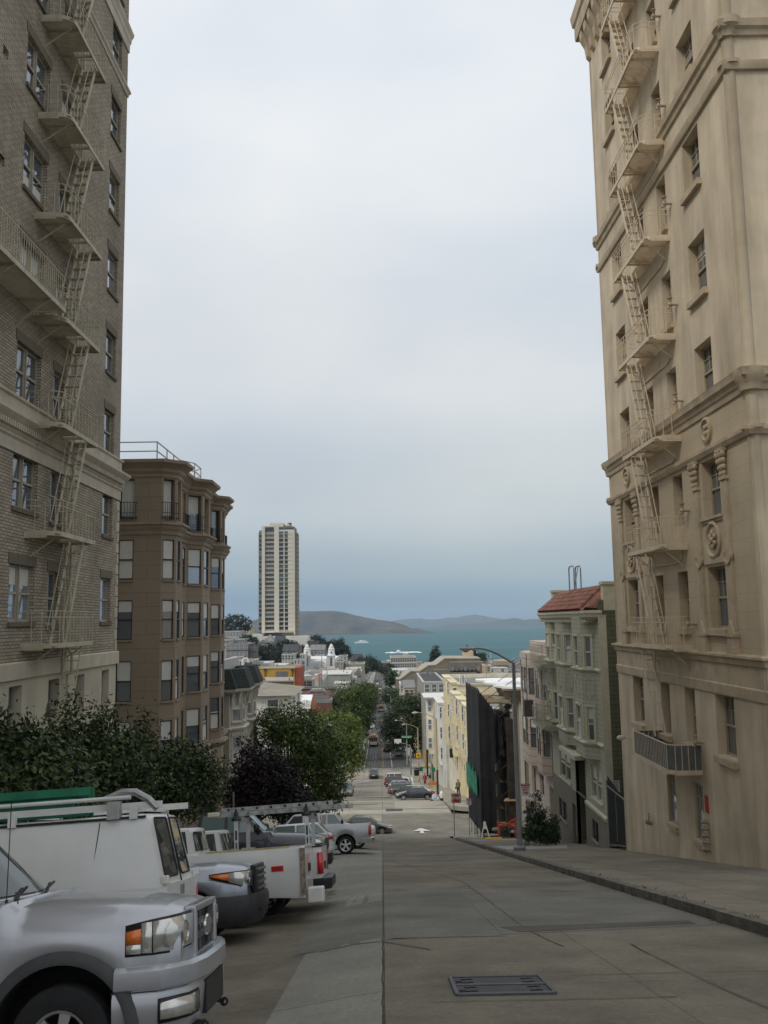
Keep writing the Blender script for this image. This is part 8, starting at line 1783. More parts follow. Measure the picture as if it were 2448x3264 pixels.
cable_car('maroon cable car with cream end panel climbing towards the crossing', -2.05, 229, -1); cable_car('second maroon cable car farther down the street with bright roof', .1, 388, -1)
bs = thing('bus', 'pale yellow bus far down the street', 'bus'); g = MB(); g.box(-5, 5, -1.22, 1.22, .4, 2.7); g.build('body', hm((.52, .46, .28)), bs, world=False, bevel=.15); g = MB(); g.box(-5.02, -4.99, -1.05, 1.05, 1.4, 2.3); g.build('rear_window', M_carglass, bs, world=False)
for y in (-1.23, 1.23): g = MB(); g.box(-4.4, 4.4, y - .01, y + .01, 1.5, 2.3); g.build('side_window', M_carglass, bs, world=False)
for x_ in (-3, 3):
 for sd in (1, -1): wheel(bs, x_, sd, 1.22, .48, .3)
place_street(bs, -.55, 568, (0, 1), zf=lambda a, b: prof(b))
# ================================================================== STREET FURNITURE
def lettering(parent, text, m, size, loc, rot, name='lettering', align='CENTER', bold=0.0, sx=1.0):
 cu = bpy.data.curves.new(name, 'FONT'); cu.body = text; cu.size = size; cu.align_x = align; cu.align_y = 'CENTER'; cu.extrude = .004; cu.offset = bold; cu.materials.append(m)
 tmp = bpy.data.objects.new('tmp', cu); COL.objects.link(tmp); dg = bpy.context.evaluated_depsgraph_get(); me = bpy.data.meshes.new_from_object(tmp.evaluated_get(dg)); bpy.data.objects.remove(tmp); me.materials.clear(); me.materials.append(m); o = bpy.data.objects.new(name, me); COL.objects.link(o); o.parent = parent; o.location = loc; o.rotation_euler = rot; o.scale = (sx, 1, 1); return o
SOUTH = (R(90), 0, 0)
def lamp_post(label, x, y, z, h, arm, mcol, toward=-1, reach=1.9, group=None, base=True, r=.085, band_=None, rise=.35):
 t = thing('street_lamp', label, 'street lamp', (x, y, z), group)
 g = MB(); g.lathe([(r * 1.75, 0), (r * 1.75, .22), (r * 1.3, .26), (r * 1.2, .4), (r * 1.08, .42), (r * .72, h)], (x, y, z), 'Z', 14); g.build('pole', mcol, t, smooth=40)
 if band_: g = MB(); g.lathe([(r * 1.14, .42), (r * 1.0, h * .36)], (x, y, z), 'Z', 14); g.build('pole_base_paint', band_, t, smooth=40)
 g = MB(); pts = [(x, y, z + h - .05)] + [(x + toward * reach * k / 8, y, z + h - .05 + rise * 1.9 * sin(k / 8 * pi * .56)) for k in range(1, 9)]; g.tube(pts, .045, 8, r2=.034); a = g.build('arm', mcol, t, smooth=50)
 hx = pts[-1][0] + toward * .22; hz = pts[-1][2]; g = MB(); g.sphere((hx, y, hz + .01), .17, 12, 8, 2.0, .85, .55); g.tube([(hx, y, hz + .08), (hx, y, hz + .17)], .05, 8); g.build('lamp_head', M_lamp, t, smooth=50)
 g = MB(); g.sphere((hx + toward * .06, y, hz - .06), .13, 12, 8, 1.1, .9, .75); g.build('lens', M_lens, t, smooth=50); return t
M_lamp = mat('lamp_housing', (.42, .43, .43), .5, .08, 5); M_lens = mat('lamp_lens', (.40, .41, .40), .15, .1, 5, coat=.8); M_lampw = mat('lamp_pole_ochre', (.40, .31, .15), .6, .12, 3); M_lampb = mat('lamp_pole_dark_foot', (.05, .04, .03), .6, .2, 4)
p = Vector((5.69, 38.3, prof(38.3) + .15)); L1 = lamp_post('tall grey cobra-head street lamp on the right pavement near the camera', p.x, p.y, p.z, 7.75, 1, M_polegrey, -1, 1.75, r=.098)
g = MB(); g.lathe([(.25, -.02), (.25, .17), (.20, .21), (.15, .22)], tuple(p), 'Z', 16); g.build('base_cover', M_polegrey, L1, smooth=40)
def lamp_px(label, bx_, by_, Y, tx, ty, hx, m, band_=None, r=.085, group=None):
 a = at(bx_, by_, Y=Y); b = at(tx, ty, Y=Y); hd = at(hx, ty, Y=Y); return lamp_post(label, a.x, Y, a.z, b.z - a.z, 1, m, -1, max(.8, a.x - hd.x - .25), band_=band_, r=r, group=group)
lamp_px('ochre street lamp with dark painted foot beside the white hydrant', 1396, 2546, 92, 1389, 2290, 1322, M_lampw, M_lampb, .10)
lamp_px('ochre street lamp with yellow warning plate at the second crossing corner', 1335, 2490, 150, 1331, 2320, 1286, M_lampw, None, .13)
lamp_px('slim grey street lamp beside the green street name plate', 1298, 2438, 176, 1294, 2306, 1262, M_polegrey, None, .12)
lamp_px('small street lamp before the round tree far down the right pavement', 1246, 2240, 290, 1243, 2220, 1236, M_polegrey, None, .12)
# signs
M_sred = mat('sign_stop_red', (.36, .018, .022), .45, .06, 8); M_sgrn = mat('sign_green', (.012, .20, .10), .5, .08, 6); M_syel = mat('sign_yellow', (.68, .40, .02), .5, .06, 5); M_swht = mat('sign_white', (.66, .65, .63), .5, .08, 6); M_sgrey = mat('sign_back_grey', (.24, .24, .23), .6, .1, 5); M_ink = mat('sign_ink_red', (.42, .04, .04), .6, .05, 9); M_inkd = mat('sign_ink_dark', (.04, .04, .045), .6, .05, 9)
def signpost(name, label, x, y, z, h, r=.03, cat='sign', m=None): t = thing(name, label, cat, (x, y, z)); g = MB(); g.tube([(x, y, z - .1), (x, y, z + h)], r, 8); g.build('post', m or M_steel, t); return t
sx, sy = 5.27, 67.6; sz = at(1448, 2660, Y=sy).z; zc = at(1454, 2544, Y=sy).z
ss = signpost('stop_sign', 'red octagonal STOP sign on a thin dark post at the right corner of the crossing', sx, sy, sz, zc - sz + .3, .035, m=M_sgrey)
xs_ = at(1454, 2544, Y=sy).x; g = MB(); R_ = .335; g.prism([(xs_ + R_ * cos(R(22.5 + 45 * k)), sy - .05, zc + R_ * sin(R(22.5 + 45 * k))) for k in range(8)], (0, .012, 0)); g.build('octagon_face', M_sred, ss)
g = MB(); g.box(xs_ - .35, xs_ + .35, sy - .03, sy - .018, zc - .35, zc + .35); g.build('backing_plate', M_sgrey, ss)
g = MB()
for k in range(8): a, b = R(22.5 + 45 * k), R(67.5 + 45 * k); g.bar((xs_ + .315 * cos(a), sy - .055, zc + .315 * sin(a)), (xs_ + .315 * cos(b), sy - .055, zc + .315 * sin(b)), .022, .01)
g.build('white_border', M_swht, ss)
lettering(ss, 'STOP', M_swht, .27, Vector((xs_, sy - .06, zc)) - OFF[ss.name], SOUTH, bold=.006, sx=.92)
def noparking(label, x, y, z0, zc, post=True, w=.32, h=.5):
 t = signpost('parking_sign', label, x, y, z0, zc - z0 + h * .6, .028, m=M_sgrey) if post else thing('parking_sign', label, 'sign', (x, y, zc))
 g = MB(); g.box(x - w / 2, x + w / 2, y - .045, y - .033, zc - h / 2, zc + h / 2); g.build('sign_face', M_swht, t)
 g = MB(); g.box(x - w / 2 + .004, x + w / 2 - .004, y - .05, y - .046, zc + h * .30, zc + h / 2 - .004); g.build('red_header', M_sred, t); o = OFF[t.name]
 for k, s_ in enumerate(('TOW AWAY', 'NO PARKING', 'ANY', 'TIME')): lettering(t, s_, M_swht if k == 0 else M_ink, (.055, .055, .11, .10)[k] * h / .5, Vector((x, y - .055, zc + h * (.395, .19, .0, -.25)[k])) - o, SOUTH, bold=.002, sx=.9 if k < 2 else 1)
 return t
zq = at(1716, 2690, Y=67).z; a = at(1494, 2555, Y=66.2); b = at(1490, 2668, Y=66.2)
noparking('small red and white no parking sign on its own post right of the STOP sign', a.x, 66.2, b.z, a.z, True, .36, .46)
a = at(1672, 2516, Y=38.1); noparking('red and white tow-away sign fixed to the tall grey lamp post', a.x + .02, 38.05, a.z, a.z, False, .38, .50)
# sewer-like notice on the left and wall notices
a = at(628, 2556, Y=38.5); t = thing('notice_board', 'pale wooden notice reading EWER half hidden by leaves above the parked pickups', 'sign', (a.x, 38.5, a.z)); g = MB(); g.box(a.x - .42, a.x + .52, 38.47, 38.5, a.z - .12, a.z + .16); g.build('board', M_swht, t); lettering(t, 'EWER', M_inkd, .20, Vector((.08, -.035, .02)), SOUTH, bold=.006)
g = MB(); g.tube([(a.x + .1, 38.52, a.z), (a.x + .1, 38.52, prof(38.5))], .03, 6); g.build('post', M_steel, t)
a = at(1964, 2508, Y=39.3); t = thing('notice_board', 'white paper notice on the dark boarded side of the green house above the gate', 'sign', (a.x, 39.3, a.z)); g = MB(); g.box(a.x - .19, a.x + .19, 39.40, 39.42, a.z - .25, a.z + .25); g.build('board', M_swht, t)
g = MB()
for k, w in enumerate((.13, .10, .12, .08, .11)): g.box(a.x - w, a.x + w, 39.393, 39.399, a.z + .17 - k * .085, a.z + .195 - k * .085)
g.build('printed_lines', M_inkd, t)
a = at(1702, 2536, Y=58); t = thing('shop_sign', 'small white sign lettered AWS under the beige corner house', 'sign', (a.x, 58, a.z)); g = MB(); g.box(a.x - .75, a.x + .75, 57.97, 58, a.z - .22, a.z + .22); g.build('board', M_swht, t); lettering(t, 'AWS', M_inkd, .32, Vector((0, -.03, 0)), SOUTH, bold=.006)
# Washington name plate, white signal backboards, yellow plate
a = at(1296, 2348, Y=176); t = thing('street_name_sign', 'green street name plate lettered Washington on the slim lamp', 'sign', (a.x, 176, a.z)); w = (at(1312, 2348, Y=176).x - at(1279, 2348, Y=176).x) / 2; g = MB(); g.box(a.x - w, a.x + w, 175.7, 175.76, a.z - .24, a.z + .24); g.build('sign_face', M_sgrn, t); lettering(t, 'Washington', M_swht, .46, Vector((0, -.34, -.02)), SOUTH, bold=.004, sx=.82)
a = at(1268, 2362, Y=176); t = thing('traffic_signal', 'white backed traffic signal hanging left of the street name plate', 'traffic light', (a.x, 176, a.z)); g = MB(); g.box(a.x - .68, a.x + .68, 175.8, 175.86, a.z - .5, a.z + .4); g.build('backboard', M_swht, t); g = MB(); g.box(a.x - .62, a.x - .3, 175.5, 175.8, a.z - .62, a.z - .3); g.box(a.x + .25, a.x + .6, 175.5, 175.8, a.z - .62, a.z - .3); g.build('signal_head', M_black, t); g = MB(); b = at(1296, 2354, Y=176); g.bar((a.x, 175.9, b.z - .9), (b.x, 175.9, b.z - .9), .1); g.build('mast_arm', M_polegrey, t)
a = at(1334, 2407, Y=149.6); t = thing('warning_sign', 'square yellow warning plate on the ochre lamp at the second crossing', 'sign', (a.x, 149.6, a.z)); g = MB(); g.box(a.x - .43, a.x + .43, 149.6, 149.65, a.z - .38, a.z + .38); g.build('sign_face', M_syel, t); g = MB(); g.box(a.x - .2, a.x + .2, 149.58, 149.599, a.z - .06, a.z + .06); g.bar((a.x, 149.59, a.z - .22), (a.x, 149.59, a.z + .22), .08, .01); g.build('pictogram', M_inkd, t)
a = at(1336, 2430, Y=149.5); t = thing('one_way_sign', 'two small white parking plates below the yellow warning plate', 'sign', (a.x, 149.5, a.z)); g = MB(); g.box(a.x - .35, a.x + .3, 149.5, 149.54, a.z - .28, a.z + .02); g.box(a.x - .35, a.x + .3, 149.5, 149.54, a.z + .06, a.z + .36); g.build('sign_face', M_swht, t); g = MB(); 
for dz in (-.2, -.1, .14, .24): g.box(a.x - .26, a.x + .2, 149.47, 149.499, a.z + dz - .02, a.z + dz + .02)
g.build('printed_lines', M_ink, t)
for px, py, by_, Y, lab in ((1341, 2452, 2462, 150.2, 'small green roadside plate at the foot of the ochre lamp'), (1380, 2454, 2462, 133, 'upright green shop plate on the white fronted house')): a = at(px, py, Y=Y); t = thing('green_plate', lab, 'sign', (a.x, Y, a.z)); g = MB(); g.box(a.x - .35, a.x + .35, Y, Y + .05, a.z - .32, a.z + .32); g.build('sign_face', M_sgrn, t); g = MB(); g.box(a.x + .3, a.x + .36, Y + .05, Y + .12, a.z - 2.2, a.z + .3); g.build('post', M_steel, t)
a = at(1310, 2468, Y=152); signpost('signal_pole', 'plain grey pole standing before the kerb row at the second crossing', a.x, 152, a.z, 4.2, .13, 'pole', M_polegrey)
a = at(1363, 2473, Y=151); t = signpost('signal_pole', 'dark signal pole with yellow sign board by the corner shop', a.x, 151, a.z, 4.3, .14, 'pole', M_black); g = MB(); g.box(a.x - .42, a.x - .15, 151, 151.2, a.z + 1.4, a.z + 4.2); g.build('yellow_panel', M_syel, t)
a = at(1328, 2472, Y=147); t = thing('litter_bin', 'dark litter bin at the end of the kerb row', 'litter bin', (a.x, 147, a.z)); g = MB(); g.lathe([(.35, 0), (.4, .1), (.42, 1.0), (.44, 1.05), (.3, 1.2), (.001, 1.22)], (a.x, 147, a.z), 'Z', 14); g.build('bin_body', M_black, t, smooth=40); g = MB(); g.lathe([(.425, .95), (.45, .97), (.45, 1.03), (.425, 1.05)], (a.x, 147, a.z), 'Z', 14); g.build('rim', M_sgrey, t)
# hydrant, covered bag, post
a = at(1408, 2551, Y=91); t = thing('fire_hydrant', 'white fire hydrant with dark foot on the far right corner', 'fire hydrant', (a.x, 91, a.z)); g = MB(); g.lathe([(.13, .22), (.13, .62), (.17, .64), (.17, .70), (.14, .72), (.12, .84), (.05, .9), (.04, .96), (.001, .97)], (a.x, 91, a.z), 'Z', 14); g.tube([(a.x - .26, 91, a.z + .5), (a.x + .26, 91, a.z + .5)], .07, 8); g.tube([(a.x, 90.75, a.z + .45), (a.x, 91, a.z + .45)], .085, 8); g.build('barrel', M_white, t, smooth=40); g = MB(); g.lathe([(.2, 0), (.2, .06), (.15, .08), (.15, .22)], (a.x, 91, a.z), 'Z', 14); g.build('foot', M_black, t, smooth=40)
M_bag = mat('pale_blue_bag', (.48, .58, .64), .6, .15, 4); a = at(1388, 2553, Y=90.3); t = thing('bagged_bundle', 'pale blue wrapped bundle lying against the dark sedan and the lamp foot', 'bundle', (a.x, 90.3, a.z)); g = MB(); g.sphere((a.x - .1, 90.3, a.z + .34), .33, 12, 8, .8, .8, 1.1); g.sphere((a.x + .2, 90.3, a.z + .18), .19, 10, 6, 1.1, 1, 1); g.tube([(a.x - .18, 90.2, a.z + .65), (a.x - .02, 90.2, a.z + .1)], .14, 8); g.build('bag', M_bag, t, smooth=60); g = MB(); g.sphere((a.x - .38, 90.2, a.z + .08), .1, 8, 6, 1.6, 1, .8); g.build('red_tip', mat('brick_red_cloth', (.30, .06, .04), .7, .2, 5), t, smooth=60)
a = at(1384, 2508, Y=114); t = thing('barrier_board', 'small orange trestle board on the pavement behind the kerb row', 'barrier', (a.x, 114, a.z)); g = MB(); g.box(a.x - .75, a.x + .5, 114, 114.1, a.z + .2, a.z + .6); g.build('board', mat('orange_board', (.62, .22, .02), .6, .12, 4), t)
for dx in (-.6, .4): g = MB(); g.bar((a.x + dx, 114, a.z - .2), (a.x + dx, 114, a.z + .5), .07); g.build('leg', M_sgrey, t)
a = at(1376, 2508, Y=113.3); signpost('meter_post', 'thin ochre post beside the orange trestle board', a.x, 113.3, a.z, 2.4, .06, 'post', M_lampw)
# orange barricade and tarp under the scaffold; yellow kerb ramp; white wedge railings
M_or = mat('barricade_orange', (.42, .065, .022), .55, .15, 5); by_ = 59.6; t = thing('barricade', 'orange plank barricade crossed in front of the dark scaffold entrance', 'barricade', (8.3, by_, prof(by_) + .15)); A = at(1585, 2642, Y=by_)
zb0_ = prof(by_) + .15; x0, x1 = at(1583, 2600, Y=by_).x, at(1649, 2600, Y=by_).x
g = MB(); g.bar((x0, by_, zb0_ + .75), (x1, by_, zb0_ + .95), .05, .10); g.bar((x0, by_ + .05, zb0_ + 1.0), (x1, by_ + .05, zb0_ + .62), .05, .10); g.bar((x0 + .1, by_ + .1, zb0_ + .58), (x1, by_ + .1, zb0_ + 1.25), .05, .11); g.build('planks', M_or, t)
for x in (x0 + .12, x1 - .15): g = MB(); g.bar((x, by_ - .12, zb0_), (x, by_ + .05, zb0_ + 1.1), .07); g.bar((x, by_ + .35, zb0_), (x, by_ + .05, zb0_ + 1.1), .07); g.build('leg', M_or, t)
a = at(1612, 2650, Y=60.6); t = thing('tarpaulin_heap', 'heap of grey-white tarpaulin and bags behind the orange barricade', 'tarpaulin', (a.x, 60.6, zb0_ - .2)); g = MB(); rnd = random.Random(3)
for k in range(7): g.sphere((a.x + rnd.uniform(-.6, .7), 60.7 + rnd.uniform(-.3, .3), zb0_ + rnd.uniform(.1, .75)), rnd.uniform(.16, .3), 7, 5, rnd.uniform(1, 1.8), 1, rnd.uniform(.5, .9))
g.build('tarpaulin', mat('tarpaulin', (.22, .23, .24), .6, .5, 4), t)
t = thing('timber_stack', 'pale timber boards on a trestle inside the scaffold', 'timber', (8.8, 60.9, zb0_)); z = at(1630, 2553, Y=60.9).z; g = MB(); xa, xb = at(1606, 2553, Y=60.9).x, at(1648, 2553, Y=60.9).x
for k in range(4): g.box(xa + .05 * k, xb - .1 * (k % 2), 60.8 + .12 * k, 60.9 + .12 * k, z + .02 * k, z + .06 + .02 * k)
g.build('boards', mat('raw_timber', (.50, .36, .18), .75, .2, 5), t); g = MB()
for x in (xa + .15, xb - .15): g.bar((x, 60.9, zb0_ - .2), (x, 61.1, z), .06); g.bar((x, 61.3, zb0_ - .2), (x, 61.1, z), .06)
g.build('trestle', M_tubes, t)
t = thing('kerb_ramp_plate', 'yellow tactile kerb ramp plate on the right corner pavement', 'ramp plate', (6.9, 60.2, prof(60.2)))
c0 = [at(px, py, Z=None, Y=Y) for px, py, Y in ((1545, 2683, 57.6), (1602, 2682, 57.6), (1599, 2667, 60.4), (1547, 2668, 60.4))]
g = MB(); P_ = [(p.x, p.y, prof(p.y) + .16) for p in c0]; g.prism(P_, (0, 0, .03))
for i in range(9):
 for j in range(6): u, v = (i + .5) / 9, (j + .5) / 6; a_ = Vector(P_[0]).lerp(Vector(P_[1]), u).lerp(Vector(P_[3]).lerp(Vector(P_[2]), u), v); g.sphere((a_.x, a_.y, a_.z + .03), .045, 6, 4, 1, 1, .5)
g.build('plate', M_syel, t)
sheet('concrete_patch', [(5.3, 40), (8.0, 40), (8.9, 44.5), (5.3, 44.5)], M_walk_new, .156, lambda x, y: prof(y))
sheet('concrete_patch', [(5.3, 55), (9.4, 55), (9.6, 57), (5.3, 57)], M_walk_new, .156, lambda x, y: prof(y)); sheet('concrete_patch', [(6.0, 60.8), (9.6, 60.8), (9.6, 63), (6.0, 63)], M_walk_new, .157, lambda x, y: prof(y))
# short handrail by the corner
t = thing('corner_rail', 'short grey pipe rail at the corner pavement beside the netting', 'railing', (7.0, 67.6, prof(67) + .1)); g = MB(); 
for px, py0, py1 in ((1504, 2610, 2653), (1514, 2618, 2656), (1519, 2620, 2657)): a_, b_ = at(px, py0, Y=66.5), at(px, py1, Y=66.5); g.tube([tuple(a_), tuple(b_)], .03, 6)
a_, b_ = at(1503, 2610, Y=66.5), at(1522, 2628, Y=66.4); g.tube([tuple(a_), tuple(b_)], .03, 6); g.build('rails', M_steel, t)
t = thing('a_frame_board', 'small white folding frame at the foot of the netting', 'trestle', (7.7, 61.3, prof(61.3) + .15)); g = MB(); a_ = at(1546, 2655, Y=61.2); g.bar((a_.x - .25, 61.2, prof(61.2) + .15), (a_.x, 61.2, a_.z + .75), .06); g.bar((a_.x + .3, 61.0, prof(61.2) + .15), (a_.x, 61.2, a_.z + .75), .06); g.bar((a_.x - .12, 61.2, a_.z + .3), (a_.x + .18, 61.1, a_.z + .3), .05); g.box(a_.x - .1, a_.x + .08, 61.18, 61.22, a_.z + .3, a_.z + .7); g.build('frame', M_white, t)
# cast-iron cover in the road
ya, yb = gp(1090, 2150)[1], gp(1070, 2112.5)[1]; xa, xb = gp(987, 2150)[0], gp(1202, 2150)[0]; t = thing('utility_cover', 'twin-leaf steel utility cover set in the road in the foreground', 'manhole cover', ((xa + xb) / 2, (ya + yb) / 2, prof((ya + yb) / 2)))
M_cov = mat('cover_steel', (.06, .061, .066), .7, .25, 12, metal=.2); def_z = lambda y: prof(y) + .012
g = MB()
for y0, y1 in ((ya, (ya + yb) / 2 - .012), ((ya + yb) / 2 + .012, yb)): g._add([(xa, y0, def_z(y0) - .03), (xb, y0, def_z(y0) - .03), (xb, y1, def_z(y1) - .03), (xa, y1, def_z(y1) - .03), (xa, y0, def_z(y0)), (xb, y0, def_z(y0)), (xb, y1, def_z(y1)), (xa, y1, def_z(y1))], [(4, 5, 6, 7), (0, 1, 5, 4), (1, 2, 6, 5), (2, 3, 7, 6), (3, 0, 4, 7)])
g.build('cover_leaf', M_cov, t)
g = MB()
for (p, q_) in (((xa, ya), (xb, ya)), ((xb, ya), (xb, yb)), ((xb, yb), (xa, yb)), ((xa, yb), (xa, ya)), ((xa, (ya + yb) / 2), (xb, (ya + yb) / 2))): g.bar((p[0], p[1], def_z(p[1]) + .002), (q_[0], q_[1], def_z(q_[1]) + .002), .035, .02)
g.build('cover_frame', mat('frame_steel', (.11, .11, .115), .65, .15, 9, metal=.2), t)
g = MB(); L_ = yb - ya
for x in (xa + .14, xb - .16):
 for f in (.16, .36, .64, .84):
  y = ya + L_ * f; g.bar((x - .05, y, def_z(y) + .003), (x + .07, y, def_z(y) + .003), .012, .006); g.bar((x - .03, y - .03, def_z(y - .03) + .003), (x + .04, y + .03, def_z(y + .03) + .003), .012, .006)
for x0_, f in ((xa + .03, .06), (xa + .03, .56)): y = ya + L_ * f; g.box(x0_, x0_ + .06, y, y + .08, def_z(y) - .02, def_z(y) + .002)
g.build('lifting_slots', M_dark, t)
sheet('grate', quad(.3, 1.9, 86.0, 88.2), M_cov, .03, road_z)
# pipe and chimney-like details: thin grey pole left of the plum tree, arched white ladder in the town
a = at(744, 2570, Y=45); b = at(744, 2525, Y=45); signpost('pipe_post', 'short grey pipe post in front of the purple plum tree', a.x, 45, a.z - 1.5, b.z - a.z + 1.5, .045, 'post', M_steel)
t = thing('arched_ladder', 'white arched roof ladder above the Victorian roof', 'ladder', (-10.5, 62, -1.5)); g = MB(); Y = 66.5
for o_ in (0, 22):
 pts = [at(R2[0] + x * R2[2], R2[1] + y * R2[2], Y=Y) for x, y in ((400 + o_ * .6, 745), (403 + o_ * .6, 575), (425 + o_ * .4, 548), (490 - o_ * .4, 546), (507 - o_ * .6, 575), (506 - o_ * .6, 740))]; g.tube([tuple(q) for q in pts], .04 if o_ else .055, 6)
g.build('rails', M_white, t)
# lamp head poking out of the ficus
a = at(1052, 2313, Y=98); b = at(1075, 2330, Y=98); lamp_post('street lamp whose pale head pokes out of the left ficus', -6.9, 98, prof(98), a.z - prof(98) - .5, 1, M_polegrey, 1, max(.6, a.x + 6.9 - .2))
# ================================================================== PEOPLE (far pedestrians)
M_skin = mat('skin', (.36, .20, .13), .6, .05, 10); M_hair = mat('dark_hair', (.02, .016, .013), .6, .2, 20); M_bl = mat('black_trousers', (.018, .018, .022), .8, .2, 9)
def person(label, x, y, z, h, face, top, trousers, long_coat=False, bare_legs=False, stride=.16, bag=None, arms=.12):
 """back view walkers; body = one skinned figure, clothes are children"""
 s = h / 1.75; t = thing('person', label, 'person', (x, y, z), rot=(0, 0, face), scale=s)
 J = dict(pel=(0, 0, .93), spine=(0, 0, 1.12), chest=(0, .01, 1.33), neck=(0, .01, 1.50), head=(0, .03, 1.62), crown=(0, .02, 1.735), lh=(-.09, 0, .90), lk=(-.10, stride * .7, .50), la=(-.10, stride * .55, .09), lt=(-.10, stride * .55 + .17, .03), rh=(.09, 0, .90), rk=(.10, -stride * .2, .49), ra=(.10, -stride * 1.2, .11), rt=(.10, -stride * 1.2 + .16, .04),
             ls=(-.19, 0, 1.42), le=(-.25, -.05, 1.14), lw=(-.25, arms * .6, .91), lf=(-.24, arms * .9, .80), rs=(.19, 0, 1.42), re=(.25, -.07, 1.14), rw=(.24, arms, .92), rf=(.22, arms * 1.4, .81))
 E = [('pel', 'spine'), ('spine', 'chest'), ('chest', 'neck'), ('neck', 'head'), ('head', 'crown'), ('pel', 'lh'), ('lh', 'lk'), ('lk', 'la'), ('la', 'lt'), ('pel', 'rh'), ('rh', 'rk'), ('rk', 'ra'), ('ra', 'rt'), ('chest', 'ls'), ('ls', 'le'), ('le', 'lw'), ('lw', 'lf'), ('chest', 'rs'), ('rs', 're'), ('re', 'rw'), ('rw', 'rf')]
 RD = dict(pel=.13, spine=.12, chest=.14, neck=.055, head=.092, crown=.07, lh=.095, lk=.058, la=.04, lt=.035, rh=.095, rk=.058, ra=.04, rt=.035, ls=.06, le=.042, lw=.03, lf=.035, rs=.06, re=.042, rw=.03, rf=.035)
 ks = list(J); me = bpy.data.meshes.new('body'); me.from_pydata([J[k] for k in ks], [(ks.index(a), ks.index(b)) for a, b in E], []); o = bpy.data.objects.new('body', me); COL.objects.link(o); o.parent = t; me.materials.append(M_skin)
 sk = o.modifiers.new('skin', 'SKIN'); 
 for i, k in enumerate(ks): me.skin_vertices[0].data[i].radius = (RD[k], RD[k] * (.75 if k in ('chest', 'spine', 'pel') else 1))
 me.skin_vertices[0].data[0].use_root = True; sb = o.modifiers.new('sub', 'SUBSURF'); sb.levels = 1; sb.render_levels = 1
 def limb(pts, rs, name, m): g = MB(); P = [Vector(p) for p in pts]; rings = []
 def loftz(sec, name, m):
  g = MB(); g.loft([[(cx + rx * cos(a * pi / 8), cy + ry * sin(a * pi / 8), zz) for a in range(16)] for zz, rx, ry, cx, cy in sec], True, True); return g.build(name, m, t, world=False, smooth=60)
 lo = .62 if long_coat else .88
 loftz([(lo, .215, .17, 0, 0), (.95, .20, .155, 0, 0), (1.12, .185, .14, 0, 0), (1.32, .215, .145, 0, .01), (1.43, .20, .12, 0, .01), (1.50, .075, .07, 0, .01)], 'coat' if long_coat else 'shirt', top)
 g = MB()
 for a in ('l', 'r'): g.tube([J[a + 's'], J[a + 'e'], J[a + 'w']], .075, 10, r2=.05)
 g.build('sleeve', top, t, world=False, smooth=60)
 g = MB()
 for a in ('l', 'r'):
  g.tube([(J[a + 'h'][0], 0, .95), J[a + 'k']] + ([J[a + 'a']] if not bare_legs else []), .112 if not bare_legs else .12, 10, r2=.065 if not bare_legs else .10)
 g.build('trousers' if not bare_legs else 'shorts', trousers, t, world=False, smooth=60)
 g = MB()
 for a in ('l', 'r'): q = J[a + 't']; g.sphere((q[0], q[1] - .09, q[2] + .015), .07, 8, 6, .7, 1.9, .7)
 g.build('shoes', M_bl, t, world=False, smooth=60)
 g = MB(); g.sphere((0, .005, 1.66), .108, 12, 9, .95, 1.05, 1.05); g.build('hair', M_hair, t, world=False, smooth=60)
 if bag: g = MB(); g.sphere((bag[0], bag[1], bag[2]), .13, 10, 7, .7, .9, 1.1); g.bar((bag[0], bag[1], bag[2]), (0, .02, 1.45), .03); g.build('bag', M_bl, t, world=False, smooth=60)
 return t
a = at(1355, 2500, Y=138); person('person in a long red coat and black trousers walking away on the right pavement', a.x, 138, a.z, 1.60, 0, mat('red_coat', (.42, .035, .035), .8, .12, 6), M_bl, True, bag=(.2, .02, .85))
a = at(1372, 2497, Y=136); person('person in a dark top and pale shorts walking beside the red coat', a.x, 136, a.z, 1.52, .1, mat('dark_top', (.03, .022, .03), .8, .2, 6), mat('pale_shorts', (.42, .42, .42), .8, .1, 6), False, True)
a = at(1461, 2531, Y=104); person('person in a grey-olive shirt and black trousers walking away by the yellow house', a.x, 104, a.z, 1.62, 0, mat('olive_shirt', (.19, .18, .13), .85, .15, 6), M_bl, False, bag=(-.3, .05, .72), stride=.1)
a = at(1317, 2415, Y=182); person('person in dark clothes standing in the shade beyond the second crossing', a.x, 182, a.z - .1, 1.6, .3, M_bl, M_bl, False, stride=.05)
